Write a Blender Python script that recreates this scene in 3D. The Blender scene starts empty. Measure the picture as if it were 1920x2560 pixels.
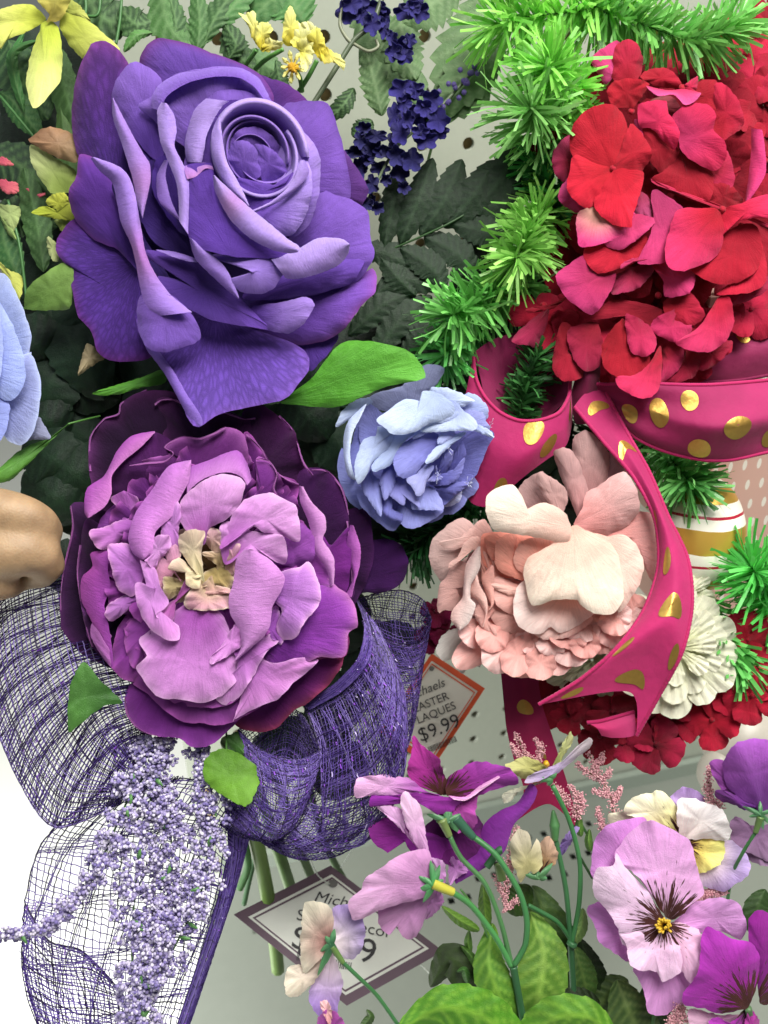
import bpy, math, random
import numpy as np
from mathutils import Vector, Matrix
R = math.radians
sc = bpy.context.scene
COL = sc.collection
rng = np.random.RandomState(7)

# ---------------------------------------------------------------- camera
PITCH = 30.0
LENS = 36 / (2 * math.tan(R(23)))
cd = bpy.data.cameras.new('camera'); cd.sensor_fit = 'HORIZONTAL'; cd.sensor_width = 36; cd.lens = LENS
cd.clip_start = 0.01; cd.clip_end = 20
cam = bpy.data.objects.new('camera', cd); COL.objects.link(cam)
cam.location = (0, 0, 1.5); cam.rotation_euler = (R(90 - PITCH), 0, 0)
sc.camera = cam
cd.dof.use_dof = True; cd.dof.focus_distance = 0.43; cd.dof.aperture_fstop = 14
sc.render.resolution_x = 768; sc.render.resolution_y = 1024

# ---------------------------------------------------------------- light of the shop
w = bpy.data.worlds.new('World'); sc.world = w; w.use_nodes = True
bg = w.node_tree.nodes['Background']; bg.inputs[0].default_value = (0.93, 1.0, 0.95, 1); bg.inputs[1].default_value = 0.17
def area(name, loc, target, sx, sy, power, col):
    l = bpy.data.lights.new(name, 'AREA'); l.shape = 'RECTANGLE'; l.size = sx; l.size_y = sy; l.energy = power; l.color = col
    o = bpy.data.objects.new(name, l); COL.objects.link(o); o.location = loc
    o.rotation_euler = (Vector(target) - Vector(loc)).to_track_quat('-Z', 'Y').to_euler()
    return o
area('ceiling_light', (0.34, 0.10, 2.42), (0.03, 0.36, 1.27), 1.0, 0.5, 35.5, (1.0, 0.985, 0.93))
area('ceiling_light', (-0.9, 0.15, 2.5), (0.0, 0.36, 1.2), 0.8, 0.3, 3.5, (0.92, 0.97, 1.0))
vs = sc.view_settings; vs.view_transform = 'Standard'; vs.look = 'None'; vs.exposure = 0.0; vs.gamma = 1.0
sc.render.engine = 'CYCLES'
sc.cycles.max_bounces = 6; sc.cycles.transparent_max_bounces = 6

# ---------------------------------------------------------------- places
D0 = 0.42
FPX = 960 / math.tan(R(23))
UN = D0 / FPX                       # one photo pixel at the flowers' distance, in metres
cR = np.array(cam.rotation_euler.to_matrix()); cL = np.array(cam.location)
def P(a):
    a = np.asarray(a, float)
    d = D0 - a[..., 2] * UN
    v = np.stack([(a[..., 0] - 960) / FPX * d, -(a[..., 1] - 1280) / FPX * d, -d], -1)
    return v @ cR.T + cL

TINT = np.ones(3)
def lin(h):
    h = h.lstrip('#')
    c = [int(h[i:i + 2], 16) / 255 for i in (0, 2, 4)]
    return np.array([x / 12.92 if x <= 0.04045 else ((x + 0.055) / 1.055) ** 2.4 for x in c]) * TINT

# ---------------------------------------------------------------- materials
def newmat(name):
    m = bpy.data.materials.new(name); m.use_nodes = True
    nt = m.node_tree; nt.nodes.clear()
    return m, nt, nt.nodes.new, nt.links.new
def cloth(name, rough=0.85, trans=0.34, bump=0.55, sheen=0.12, spec=0.25, scale=2600, mottled=0.12, veins=None, fine=False):
    """dyed fabric: colour from the dye attribute, weave relief, a little light coming through"""
    m, nt, N, L = newmat(name)
    out = N('ShaderNodeOutputMaterial'); pr = N('ShaderNodeBsdfPrincipled')
    at = N('ShaderNodeVertexColor'); at.layer_name = 'dye'
    tc = N('ShaderNodeTexCoord')
    nz = N('ShaderNodeTexNoise'); nz.inputs['Scale'].default_value = 55; nz.inputs['Detail'].default_value = 5
    L(tc.outputs['Object'], nz.inputs['Vector'])
    mr = N('ShaderNodeMapRange'); mr.inputs['From Min'].default_value = 0.3; mr.inputs['From Max'].default_value = 0.7
    mr.inputs['To Min'].default_value = 1 - mottled; mr.inputs['To Max'].default_value = 1 + mottled
    L(nz.outputs[0], mr.inputs['Value'])
    mul = N('ShaderNodeMix'); mul.data_type = 'RGBA'; mul.blend_type = 'MULTIPLY'; mul.inputs['Factor'].default_value = 1
    L(at.outputs['Color'], mul.inputs[6]); L(mr.outputs[0], mul.inputs[7])
    colr = mul.outputs[2]
    if veins == 'rose':
        uv = N('ShaderNodeUVMap'); mp = N('ShaderNodeMapping'); mp.inputs['Scale'].default_value = (55, 9, 1)
        L(uv.outputs[0], mp.inputs[0])
        vo = N('ShaderNodeTexVoronoi'); vo.feature = 'DISTANCE_TO_EDGE'; vo.inputs['Scale'].default_value = 1.0
        L(mp.outputs[0], vo.inputs['Vector'])
        r1 = N('ShaderNodeMapRange'); r1.inputs['From Min'].default_value = 0.05; r1.inputs['From Max'].default_value = 0.3
        r1.inputs['To Min'].default_value = 0.78; r1.inputs['To Max'].default_value = 1.12; L(vo.outputs[0], r1.inputs[0])
        m2 = N('ShaderNodeMix'); m2.data_type = 'RGBA'; m2.blend_type = 'MULTIPLY'; m2.inputs['Factor'].default_value = 1
        L(colr, m2.inputs[6]); L(r1.outputs[0], m2.inputs[7]); colr = m2.outputs[2]
    if veins == 'streak':
        # flat print of brown streaks fanning from the throat: uv = (angle, distance from the throat)
        uv = N('ShaderNodeUVMap'); sp = N('ShaderNodeSeparateXYZ'); L(uv.outputs[0], sp.inputs[0])
        mp = N('ShaderNodeMapping'); mp.inputs['Scale'].default_value = (13, 1.0, 1); L(uv.outputs[0], mp.inputs[0])
        n1 = N('ShaderNodeTexNoise'); n1.inputs['Scale'].default_value = 2.2; n1.inputs['Detail'].default_value = 3
        n1.inputs['Roughness'].default_value = 0.75; L(mp.outputs[0], n1.inputs['Vector'])
        n2 = N('ShaderNodeMath'); n2.operation = 'MULTIPLY_ADD'; n2.inputs[1].default_value = -0.74; n2.inputs[2].default_value = 0.735
        L(sp.outputs['Y'], n2.inputs[0])
        ad = N('ShaderNodeMath'); ad.operation = 'ADD'; L(n1.outputs[0], ad.inputs[0]); L(n2.outputs[0], ad.inputs[1])
        rg = N('ShaderNodeMapRange'); rg.inputs['From Min'].default_value = 0.985; rg.inputs['From Max'].default_value = 1.03
        L(ad.outputs[0], rg.inputs[0])
        m2 = N('ShaderNodeMix'); m2.data_type = 'RGBA'; L(rg.outputs[0], m2.inputs['Factor'])
        L(colr, m2.inputs[6]); m2.inputs[7].default_value = (0.075, 0.018, 0.016, 1); colr = m2.outputs[2]
    if veins == 'leaf':
        uv = N('ShaderNodeUVMap'); sp = N('ShaderNodeSeparateXYZ'); L(uv.outputs[0], sp.inputs[0])
        n1 = N('ShaderNodeTexNoise'); n1.inputs['Scale'].default_value = 9; L(uv.outputs[0], n1.inputs['Vector'])
        r1 = N('ShaderNodeMapRange'); r1.inputs['To Min'].default_value = 0.8; r1.inputs['To Max'].default_value = 1.25; L(n1.outputs[0], r1.inputs[0])
        m2 = N('ShaderNodeMix'); m2.data_type = 'RGBA'; m2.blend_type = 'MULTIPLY'; m2.inputs['Factor'].default_value = 1
        L(colr, m2.inputs[6]); L(r1.outputs[0], m2.inputs[7]); colr = m2.outputs[2]
    vein = None
    if fine:
        uv = N('ShaderNodeUVMap'); mp = N('ShaderNodeMapping'); mp.inputs['Scale'].default_value = (34, 2.2, 1); L(uv.outputs[0], mp.inputs[0])
        vn = N('ShaderNodeTexNoise'); vn.inputs['Scale'].default_value = 1.6; vn.inputs['Detail'].default_value = 6; vn.inputs['Roughness'].default_value = .65; vn.inputs['Distortion'].default_value = .6
        L(mp.outputs[0], vn.inputs['Vector']); vein = vn.outputs[0]
        r2 = N('ShaderNodeMapRange'); r2.inputs['From Min'].default_value = .3; r2.inputs['From Max'].default_value = .7; r2.inputs['To Min'].default_value = .92; r2.inputs['To Max'].default_value = 1.12; L(vein, r2.inputs[0])
        m3 = N('ShaderNodeMix'); m3.data_type = 'RGBA'; m3.blend_type = 'MULTIPLY'; m3.inputs['Factor'].default_value = 1
        L(colr, m3.inputs[6]); L(r2.outputs[0], m3.inputs[7]); colr = m3.outputs[2]
    L(colr, pr.inputs['Base Color'])
    pr.inputs['Roughness'].default_value = rough; pr.inputs['Specular IOR Level'].default_value = spec
    pr.inputs['Sheen Weight'].default_value = sheen; pr.inputs['Sheen Roughness'].default_value = 0.5
    if bump:
        b1 = N('ShaderNodeTexNoise'); b1.inputs['Scale'].default_value = scale; b1.inputs['Detail'].default_value = 2
        L(tc.outputs['Object'], b1.inputs['Vector'])
        b2 = N('ShaderNodeTexNoise'); b2.inputs['Scale'].default_value = 160; b2.inputs['Detail'].default_value = 4
        L(tc.outputs['Object'], b2.inputs['Vector'])
        ad = N('ShaderNodeMath'); ad.operation = 'MULTIPLY_ADD'; ad.inputs[1].default_value = 3.0
        L(b2.outputs[0], ad.inputs[0]); L(b1.outputs[0], ad.inputs[2])
        if vein is not None:
            a2 = N('ShaderNodeMath'); a2.operation = 'MULTIPLY_ADD'; a2.inputs[1].default_value = 2.0; L(vein, a2.inputs[0]); L(ad.outputs[0], a2.inputs[2]); ad = a2
        bp = N('ShaderNodeBump'); bp.inputs['Strength'].default_value = bump; bp.inputs['Distance'].default_value = 0.0006
        L(ad.outputs[0], bp.inputs['Height']); L(bp.outputs[0], pr.inputs['Normal'])
    if trans:
        tr = N('ShaderNodeBsdfTranslucent'); L(colr, tr.inputs['Color'])
        mx = N('ShaderNodeMixShader'); mx.inputs[0].default_value = trans
        L(pr.outputs[0], mx.inputs[1]); L(tr.outputs[0], mx.inputs[2]); L(mx.outputs[0], out.inputs[0])
    else:
        L(pr.outputs[0], out.inputs[0])
    return m
PETAL = cloth('petal_cloth', fine=True)
ROSEV = cloth('rose_petal_cloth_with_veins', veins='rose', fine=True)
PANSY = cloth('pansy_cloth_with_printed_streaks', veins='streak', trans=0.3, fine=True)
LEAF = cloth('leaf_cloth', rough=0.5, trans=0.18, sheen=0.0, spec=0.4, veins='leaf', mottled=0.2)
LEAFS = cloth('smooth_leaf_cloth', rough=0.45, trans=0.2, sheen=0.0, spec=0.4, fine=True)
SATIN = cloth('satin_ribbon', rough=0.6, trans=0.3, sheen=0.2, spec=0.25, mottled=0.1, bump=0.4, scale=3600)
TINSEL = cloth('tinsel_film', rough=0.35, trans=0.3, bump=0.0, sheen=0, spec=0.5, mottled=0.2)
WIRE = cloth('mesh_thread', rough=0.5, trans=0.1, bump=0.0, sheen=0, spec=0.3, mottled=0.25)
FOAM = cloth('foam_bead', rough=0.8, trans=0.0, bump=0.0, sheen=0.1, spec=0.2, mottled=0.0)
PLAST = cloth('moulded_plastic', rough=0.45, trans=0.05, bump=0.1, sheen=0, spec=0.5, scale=900)
def plain(name, col, rough=0.6, metal=0.0, bump=0.0, bscale=300, spec=0.4, mott=0.06):
    m, nt, N, L = newmat(name)
    out = N('ShaderNodeOutputMaterial'); pr = N('ShaderNodeBsdfPrincipled'); L(pr.outputs[0], out.inputs[0])
    tc = N('ShaderNodeTexCoord'); nz = N('ShaderNodeTexNoise'); nz.inputs['Scale'].default_value = bscale; nz.inputs['Detail'].default_value = 5
    L(tc.outputs['Object'], nz.inputs['Vector'])
    c = lin(col)
    mx = N('ShaderNodeMix'); mx.data_type = 'RGBA'; L(nz.outputs[0], mx.inputs['Factor'])
    mx.inputs[6].default_value = (*(c * (1 - mott)), 1); mx.inputs[7].default_value = (*np.minimum(c * (1 + mott), 1), 1)
    L(mx.outputs[2], pr.inputs['Base Color'])
    pr.inputs['Roughness'].default_value = rough; pr.inputs['Metallic'].default_value = metal; pr.inputs['Specular IOR Level'].default_value = spec
    if bump:
        bp = N('ShaderNodeBump'); bp.inputs['Strength'].default_value = bump; bp.inputs['Distance'].default_value = 0.001
        L(nz.outputs[0], bp.inputs['Height']); L(bp.outputs[0], pr.inputs['Normal'])
    return m
GOLD = plain('gold_foil', '#b8924a', rough=0.38, metal=0.8, bump=0.15, bscale=500, mott=0.15)
BOARD = plain('painted_pegboard', '#a8ad9f', rough=0.55, bump=0.08, bscale=200, mott=0.05)
TAN = plain('raw_board', '#dcbc8c', rough=0.8, mott=0.3, bscale=60)
DECK = plain('painted_shelf_metal', '#7d8279', rough=0.5, bump=0.05, mott=0.05, bscale=90)

# ---------------------------------------------------------------- object helpers
def tag(o, label=None, cat=None, group=None, kind=None):
    if label: o['label'] = label
    if cat: o['category'] = cat
    if group: o['group'] = group
    if kind: o['kind'] = kind
    return o
def thing(name, label, cat, at, group=None):
    o = bpy.data.objects.new(name, None); COL.objects.link(o); o.empty_display_size = 0.01
    o.location = P(at)
    o['wl'] = [float(v) for v in P(at)]
    return tag(o, label, cat, group)
def wloc(o):
    return np.array(o['wl']) if o is not None and 'wl' in o.keys() else np.zeros(3)
def thicken(V, F, uv, dye, h):
    F = [tuple(int(i) for i in f) for f in (F.tolist() if isinstance(F, np.ndarray) else F)]
    T = np.array([(f[0], f[1], f[2]) for f in F] + [(f[0], f[2], f[3]) for f in F if len(f) > 3])
    fn = np.cross(V[T[:, 1]] - V[T[:, 0]], V[T[:, 2]] - V[T[:, 0]])
    N = np.zeros_like(V)
    for k in range(3): np.add.at(N, T[:, k], fn)
    N /= np.linalg.norm(N, axis=1)[:, None] + 1e-15
    cnt = {}
    for f in F:
        for a, b in zip(f, f[1:] + f[:1]): cnt[(a, b)] = 1
    be = [(a, b) for (a, b) in cnt if (b, a) not in cnt]
    n = len(V); A = V + N * h / 2; B = V - N * h / 2
    F2 = F + [tuple(i + n for i in f[::-1]) for f in F]
    bv = sorted({a for e in be for a in e}); ix = {v: i for i, v in enumerate(bv)}; m = len(bv)
    F2 += [(2 * n + ix[b], 2 * n + ix[a], 2 * n + m + ix[a], 2 * n + m + ix[b]) for a, b in be]
    dup = lambda q: None if q is None else (q if np.asarray(q).ndim == 1 else np.concatenate([q, q, np.asarray(q)[bv], np.asarray(q)[bv]]))
    return np.concatenate([A, B, A[bv], B[bv]]), F2, dup(uv), dup(dye)
def mesh(name, V, F, mat, parent=None, uv=None, dye=None, solid=0.0, smooth=True, kind=None, label=None, origin=None):
    """V in world metres"""
    V = np.asarray(V, float)
    org = V.mean(0) if origin is None else np.asarray(origin)
    if solid:
        V, F, uv, dye = thicken(V, F, uv, dye, solid)
    me = bpy.data.meshes.new(name)
    F = [tuple(int(i) for i in f) for f in F] if not isinstance(F, np.ndarray) else F.tolist()
    me.from_pydata((V - org).tolist(), [], F)
    if smooth: me.polygons.foreach_set('use_smooth', [True] * len(me.polygons))
    if uv is not None:
        ul = me.uv_layers.new(name='UVMap')
        li = np.empty(len(me.loops), int); me.loops.foreach_get('vertex_index', li)
        ul.data.foreach_set('uv', np.asarray(uv, float)[li].ravel())
    if dye is not None:
        d = np.asarray(dye, float)
        if d.ndim == 1: d = np.tile(d, (len(V), 1))
        ca = me.color_attributes.new('dye', 'FLOAT_COLOR', 'POINT')
        ca.data.foreach_set('color', np.concatenate([np.clip(d, 0, 1), np.ones((len(V), 1))], 1).ravel())
    me.materials.append(mat)
    o = bpy.data.objects.new(name, me); COL.objects.link(o)
    o['wl'] = [float(v) for v in org]
    if parent is not None:
        o.parent = parent; o.location = org - wloc(parent)
    else:
        o.location = org
    if kind: o['kind'] = kind
    if label: o['label'] = label
    return o

def crom(pts, n, closed=False):
    p = np.asarray(pts, float); m = len(p)
    if m == 1: return np.repeat(p, n, 0)
    if m == 2 and not closed:
        t = np.linspace(0, 1, n)[:, None]; return p[0] * (1 - t) + p[1] * t
    seg = np.linalg.norm(np.diff(np.vstack([p, p[:1]]) if closed else p, axis=0), axis=1) + 1e-6
    if closed:
        cum = np.concatenate([[0], np.cumsum(seg)]); s = np.linspace(0, cum[-1], n, endpoint=False)
    else:
        cum = np.concatenate([[0], np.cumsum(seg)]); s = np.linspace(0, cum[-1], n)
    k = np.clip(np.searchsorted(cum, s, side='right') - 1, 0, len(seg) - 1)
    t = ((s - cum[k]) / seg[k])[:, None]
    g = (lambda i: p[i % m]) if closed else (lambda i: p[np.clip(i, 0, m - 1)])
    p0, p1, p2, p3 = g(k - 1), g(k), g(k + 1), g(k + 2)
    a = 0.42
    m1 = (p2 - p0) * a; m2 = (p3 - p1) * a
    t2, t3 = t * t, t * t * t
    return (2 * t3 - 3 * t2 + 1) * p1 + (t3 - 2 * t2 + t) * m1 + (-2 * t3 + 3 * t2) * p2 + (t3 - t2) * m2

def gridfaces(nr, nc, closed=False):
    i = np.arange(nr - 1)[:, None]; j = np.arange(nc if closed else nc - 1)[None, :]
    a = i * nc + j; b = i * nc + (j + 1) % nc
    return np.stack([a, b, b + nc, a + nc], -1).reshape(-1, 4)

class Fr:
    """coordinates measured on an enlarged piece of the photo -> photo pixels"""
    def __init__(s, ox, oy, k): s.o = np.array([ox, oy], float); s.k = k
    def __call__(s, pts): return s.o + np.asarray(pts, float)[..., :2] * s.k
SRC = Fr(0, 0, 1)
RO = Fr(130, 80, .5003); PE = Fr(150, 950, .5425); PK = Fr(1060, 1040, .4219); HY = Fr(1220, 80, .4219)
PA = Fr(1420, 1840, .3255); PB = Fr(700, 1800, .4702); BL = Fr(820, 840, .2652); LT = Fr(0, 0, .3436)
LM = Fr(0, 640, .4158); TM = Fr(400, 0, .5304); BF = Fr(0, 1440, .5063); BM = Fr(520, 1440, .5063); RB = Fr(1200, 960, .4703)

def patch(par, fr, c0, c1, pts, zr, zt, b=14, curl=10, pleat=0, pf=9, wav=4, mat=None, name='petal', ctr=None, nth=72, nr=9,
          root=None, solid=0.00016, z0=0, pw=1.0, label=None, edge=None, fray=0.7, ridge=0, serr=0, ruf=1.0, crease=2.2):
    """a petal or leaf: outline starts at its root; depth runs from zr at the root to zt at the tip, bulging b, rim bent back by curl"""
    o2 = fr(pts)
    rim = crom(o2, nth, True)
    if serr:
        k = np.arange(nth); rc = rim.mean(0)
        rim = rc + (rim - rc) * (1 + serr * ((k % 4) / 3.0 - 0.5))[:, None]
    rt = o2[0] if root is None else fr([root])[0]
    if ctr is None:
        x, y = rim[:, 0], rim[:, 1]; x2, y2 = np.roll(x, -1), np.roll(y, -1)
        cr = x * y2 - x2 * y; A = cr.sum() / 2
        c = np.array([((x + x2) * cr).sum(), ((y + y2) * cr).sum()]) / (6 * A)
    else: c = fr([ctr])[0]
    if fray:
        kk = np.linspace(0, 2 * math.pi, nth, endpoint=False); pf2 = rng.uniform(0, 6.28, 3)
        dr = np.sin(9 * kk + pf2[0]) + .8 * np.sin(16 * kk + pf2[1]) + .5 * np.sin(23 * kk + pf2[2])
        dd = rim - rim.mean(0); rim = rim + dd / (np.linalg.norm(dd, axis=1)[:, None] + 1e-6) * (dr * fray * 1.0)[:, None]
    if fray: rim = rim + rng.uniform(-fray, fray, rim.shape)
    rs = (np.arange(1, nr + 1) / nr) ** 0.8
    G = c + (rim[None] - c) * rs[:, None, None]
    G = np.vstack([c[None], G.reshape(-1, 2)])
    rr = np.concatenate([[0], np.repeat(rs, nth)])
    dv = G - rt; dist = np.linalg.norm(dv, axis=1)
    Lm = np.linalg.norm(rim - rt, axis=1).max(); t = np.clip(dist / Lm, 0, 1.2)
    ax = c - rt; ax = ax / (np.linalg.norm(ax) + 1e-6)
    ang = np.arctan2(dv[:, 0] * ax[1] - dv[:, 1] * ax[0], dv @ ax + 1e-9)
    th = np.concatenate([[0], np.tile(np.linspace(0, 2 * math.pi, nth, endpoint=False), nr)])
    ph = rng.uniform(0, 6.28, 6)
    sx = dv[:, 0] * ax[1] - dv[:, 1] * ax[0]; sx = sx / (np.abs(sx).max() + 1e-6)
    z = z0 + zr + (zt - zr) * t ** pw + b * (0.2 * (1 - rr ** 2) + 0.9 * (1 - np.abs(sx) ** 2.4)) - 0.35 * b - 0.4 * curl * rr ** 6 * np.clip(t * 1.6, 0, 1)
    z += wav * rr ** 2 * (np.sin(2 * th + ph[0]) + 0.6 * np.sin(3 * th + ph[1]) + 0.5 * np.sin(5 * th + ph[2]) + 0.35 * np.sin(9 * th + ph[3]))
    big = Lm / 130.0
    if wav: z += ruf * big * wav * .22 * rr ** 5 * (np.sin(7 * th + ph[4] + 1.5 * np.sin(2 * th)) + .7 * np.sin(13 * th + ph[5]))
    if wav: z += crease * (np.abs(np.sin(6.5 * ang + ph[0] + 1.2 * np.sin(3 * t + ph[1]))) ** .5 - .6) * t * (1 - .5 * t) * min(big, 1.6)
    if pleat: z += pleat * np.sin(pf * ang + ph[4]) * t
    if ridge: z += ridge * (1 - np.abs(np.sin(ang)) ** 0.6) * (1 - rr ** 3)
    V = P(np.column_stack([G, z]))
    F = [(0, 1 + j, 1 + (j + 1) % nth) for j in range(nth)]
    gf = gridfaces(nr, nth, True)[:, ::-1] + 1
    F = F + [tuple(f) for f in gf.tolist()]
    C0, C1 = lin(c0), lin(c1)
    s = np.clip((t - 0.08) / 0.85, 0, 1); s = s * s * (3 - 2 * s)
    D = C0 + (C1 - C0) * s[:, None]
    if edge is not None:
        e = (rr ** 9 * np.clip(t * 1.4, 0, 1))[:, None]; D = D + (lin(edge) - D) * e
    D = D * rng.uniform(0.94, 1.06)
    return mesh(name, V, F, mat or PETAL, par, uv=np.column_stack([ang / math.pi + 0.5, t]), dye=D, solid=solid, label=label)

def sheet(par, rows, c0, c1, nu=40, nv=14, mat=None, name='petal', solid=0.00016, wav=0, dyeu=None, label=None, fray=0.0, ret=False, smooth_rows=True):
    """rows: polylines of (x, y, z) in photo pixels, lofted one after another"""
    R_ = np.stack([crom(r, nu) for r in rows])                # rows x nu x 3
    G = np.stack([crom(R_[:, j], nv) for j in range(nu)], 1)   # nv x nu x 3
    if wav:
        ph = rng.uniform(0, 6.28, 4); u = np.linspace(0, 1, nu)[None]; v = np.linspace(0, 1, nv)[:, None]
        G[..., 2] += wav * (np.sin(7 * u + 3 * v + ph[0]) + 0.6 * np.sin(15 * u - 5 * v + ph[1])) 
    if fray: G[-1, :, :2] += rng.uniform(-fray, fray, (nu, 2)); G[0, :, :2] += rng.uniform(-fray, fray, (nu, 2))
    if ret: return G
    V = P(G.reshape(-1, 3))
    vv = np.repeat(np.linspace(0, 1, nv), nu)[:, None]; uu = np.tile(np.linspace(0, 1, nu), nv)[:, None]
    D = lin(c0) + (lin(c1) - lin(c0)) * vv
    if dyeu is not None:
        hx, a, bb = dyeu; e = np.exp(-((uu - a) / bb) ** 2); D = D + (lin(hx) - D) * e
    D = D * rng.uniform(0.95, 1.05)
    return mesh(name, V, gridfaces(nv, nu), mat or PETAL, par, uv=np.column_stack([uu, vv]), dye=D, solid=solid, label=label)

def band(par, fr, c0, c1, A, B, za, zb, b=10, nu=44, nv=9, wav=1.5, z0=0, **k):
    """a rolled lip between two edges; za and zb may run from start to end"""
    za = za if isinstance(za, tuple) else (za, za); zb = zb if isinstance(zb, tuple) else (zb, zb)
    a = crom(fr(A), nu); c = crom(fr(B), nu); t = np.linspace(0, 1, nu)
    rows = []
    for s in (0, .2, .5, .8, 1):
        xy = a * (1 - s) + c * s
        z = z0 + (za[0] + (za[1] - za[0]) * t) * (1 - s) + (zb[0] + (zb[1] - zb[0]) * t) * s + .65 * b * 4 * s * (1 - s)
        rows.append(np.column_stack([xy, z]))
    return sheet(par, rows, c0, c1, nu=nu, nv=nv, wav=wav, fray=0.5, **k)

def tube(path, rad, n=8, taper=1.0, caps=True):
    """path in world metres -> V, F"""
    p = np.asarray(path); m = len(p)
    T = np.gradient(p, axis=0); T /= np.linalg.norm(T, axis=1)[:, None] + 1e-12
    ref = np.array([0.31, 0.11, 0.94]); a = np.cross(T, ref); a /= np.linalg.norm(a, axis=1)[:, None] + 1e-12
    b = np.cross(T, a)
    r = np.full(m, rad) if np.isscalar(rad) else np.asarray(rad)
    r = r * np.linspace(1, taper, m)
    th = np.linspace(0, 2 * math.pi, n, endpoint=False)
    V = p[:, None] + r[:, None, None] * (np.cos(th)[None, :, None] * a[:, None] + np.sin(th)[None, :, None] * b[:, None])
    V = V.reshape(-1, 3); F = gridfaces(m, n, True).tolist()
    if caps: F += [list(range(n))[::-1], [(m - 1) * n + i for i in range(n)]]
    return V, F
def stem(par, pts, rpx, col, name='stem', n=24, taper=1.0, mat=None, label=None, sides=8, fr=None):
    q = np.asarray(pts, float)
    if fr is not None: q = np.column_stack([fr(q), q[:, 2]])
    V, F = tube(P(crom(q, n)), rpx * UN, sides, taper)
    return mesh(name, V, F, mat or PLAST, par, dye=lin(col), label=label)
def joinm(parts):
    Vs, Fs, Ds, k = [], [], [], 0
    for V, F, D in parts:
        Vs.append(V); Fs += [[i + k for i in f] for f in (F.tolist() if isinstance(F, np.ndarray) else F)]
        D = np.asarray(D); Ds.append(np.tile(D, (len(V), 1)) if D.ndim == 1 else D); k += len(V)
    return np.vstack(Vs), Fs, np.vstack(Ds)
# ================================================================ back wall, shelf, white floor
PC = P((1420, 1986, -2750.0))       # a point of the line where pegboard and shelf meet
wd = np.array([math.cos(R(15)), math.sin(R(15)), 0.0]); wn = np.array([wd[1], -wd[0], 0.0])
up = np.array([0, 0, 1.0])
def hit_deck(x, y, h=0.0):
    o = cL; d = P((x, y, 0.0)) - cL
    t = (PC[2] + h - o[2]) / d[2]
    return o + d * t
def hit_wall(x, y, off=0.0):
    d = P((x, y, 0.0)) - cL
    t = ((PC + wn * off - cL) @ wn) / (d @ wn)
    return cL + d * t
def pegboard():
    XL = int(round(((hit_wall(470, 2100) - PC) @ wd) / 0.031))
    cell = 0.031; rh = 0.0040; n = 12
    x0, x1, nz = XL, 20, 34
    V, F = [], []
    for ix in range(x0, x1):
        for iz in range(nz):
            cx, cz = (ix + 0.5) * cell, (iz + 0.35) * cell
            base = len(V)
            for k in range(n):
                a = 2 * math.pi * k / n + math.pi / 4
                c, s = math.cos(a), math.sin(a); m = max(abs(c), abs(s))
                V.append(PC + wd * (cx + cell / 2 * c / m) + up * (cz + cell / 2 * s / m))
            for dy in (0, 0.004):
                for k in range(n):
                    a = 2 * math.pi * k / n + math.pi / 4
                    V.append(PC + wd * (cx + rh * math.cos(a)) + up * (cz + rh * math.sin(a)) - wn * dy)
            for k in range(n):
                j = (k + 1) % n
                F.append((base + k, base + j, base + n + j, base + n + k))
                F.append((base + n + k, base + n + j, base + 2 * n + j, base + 2 * n + k))
    o = mesh('wall_pegboard', V, F, BOARD, smooth=False, kind='structure')
    q = [PC - wn * 0.008 + wd * a + up * b for a, b in ((XL*.031, .0), (.62, .0), (.62, 1.0), (XL*.031, 1.0))]
    o2 = mesh('board_behind', q, [(0, 1, 2, 3)], TAN, parent=o, smooth=False)
pegboard()
def boxm(c, ax, ay, az, bev=0):
    c, ax, ay, az = map(np.asarray, (c, ax, ay, az))
    V = [c + sx * ax + sy * ay + sz * az for sz in (-1, 1) for sy in (-1, 1) for sx in (-1, 1)]
    F = [(0, 2, 3, 1), (4, 5, 7, 6), (0, 1, 5, 4), (2, 6, 7, 3), (0, 4, 6, 2), (1, 3, 7, 5)]
    return V, F
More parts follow.
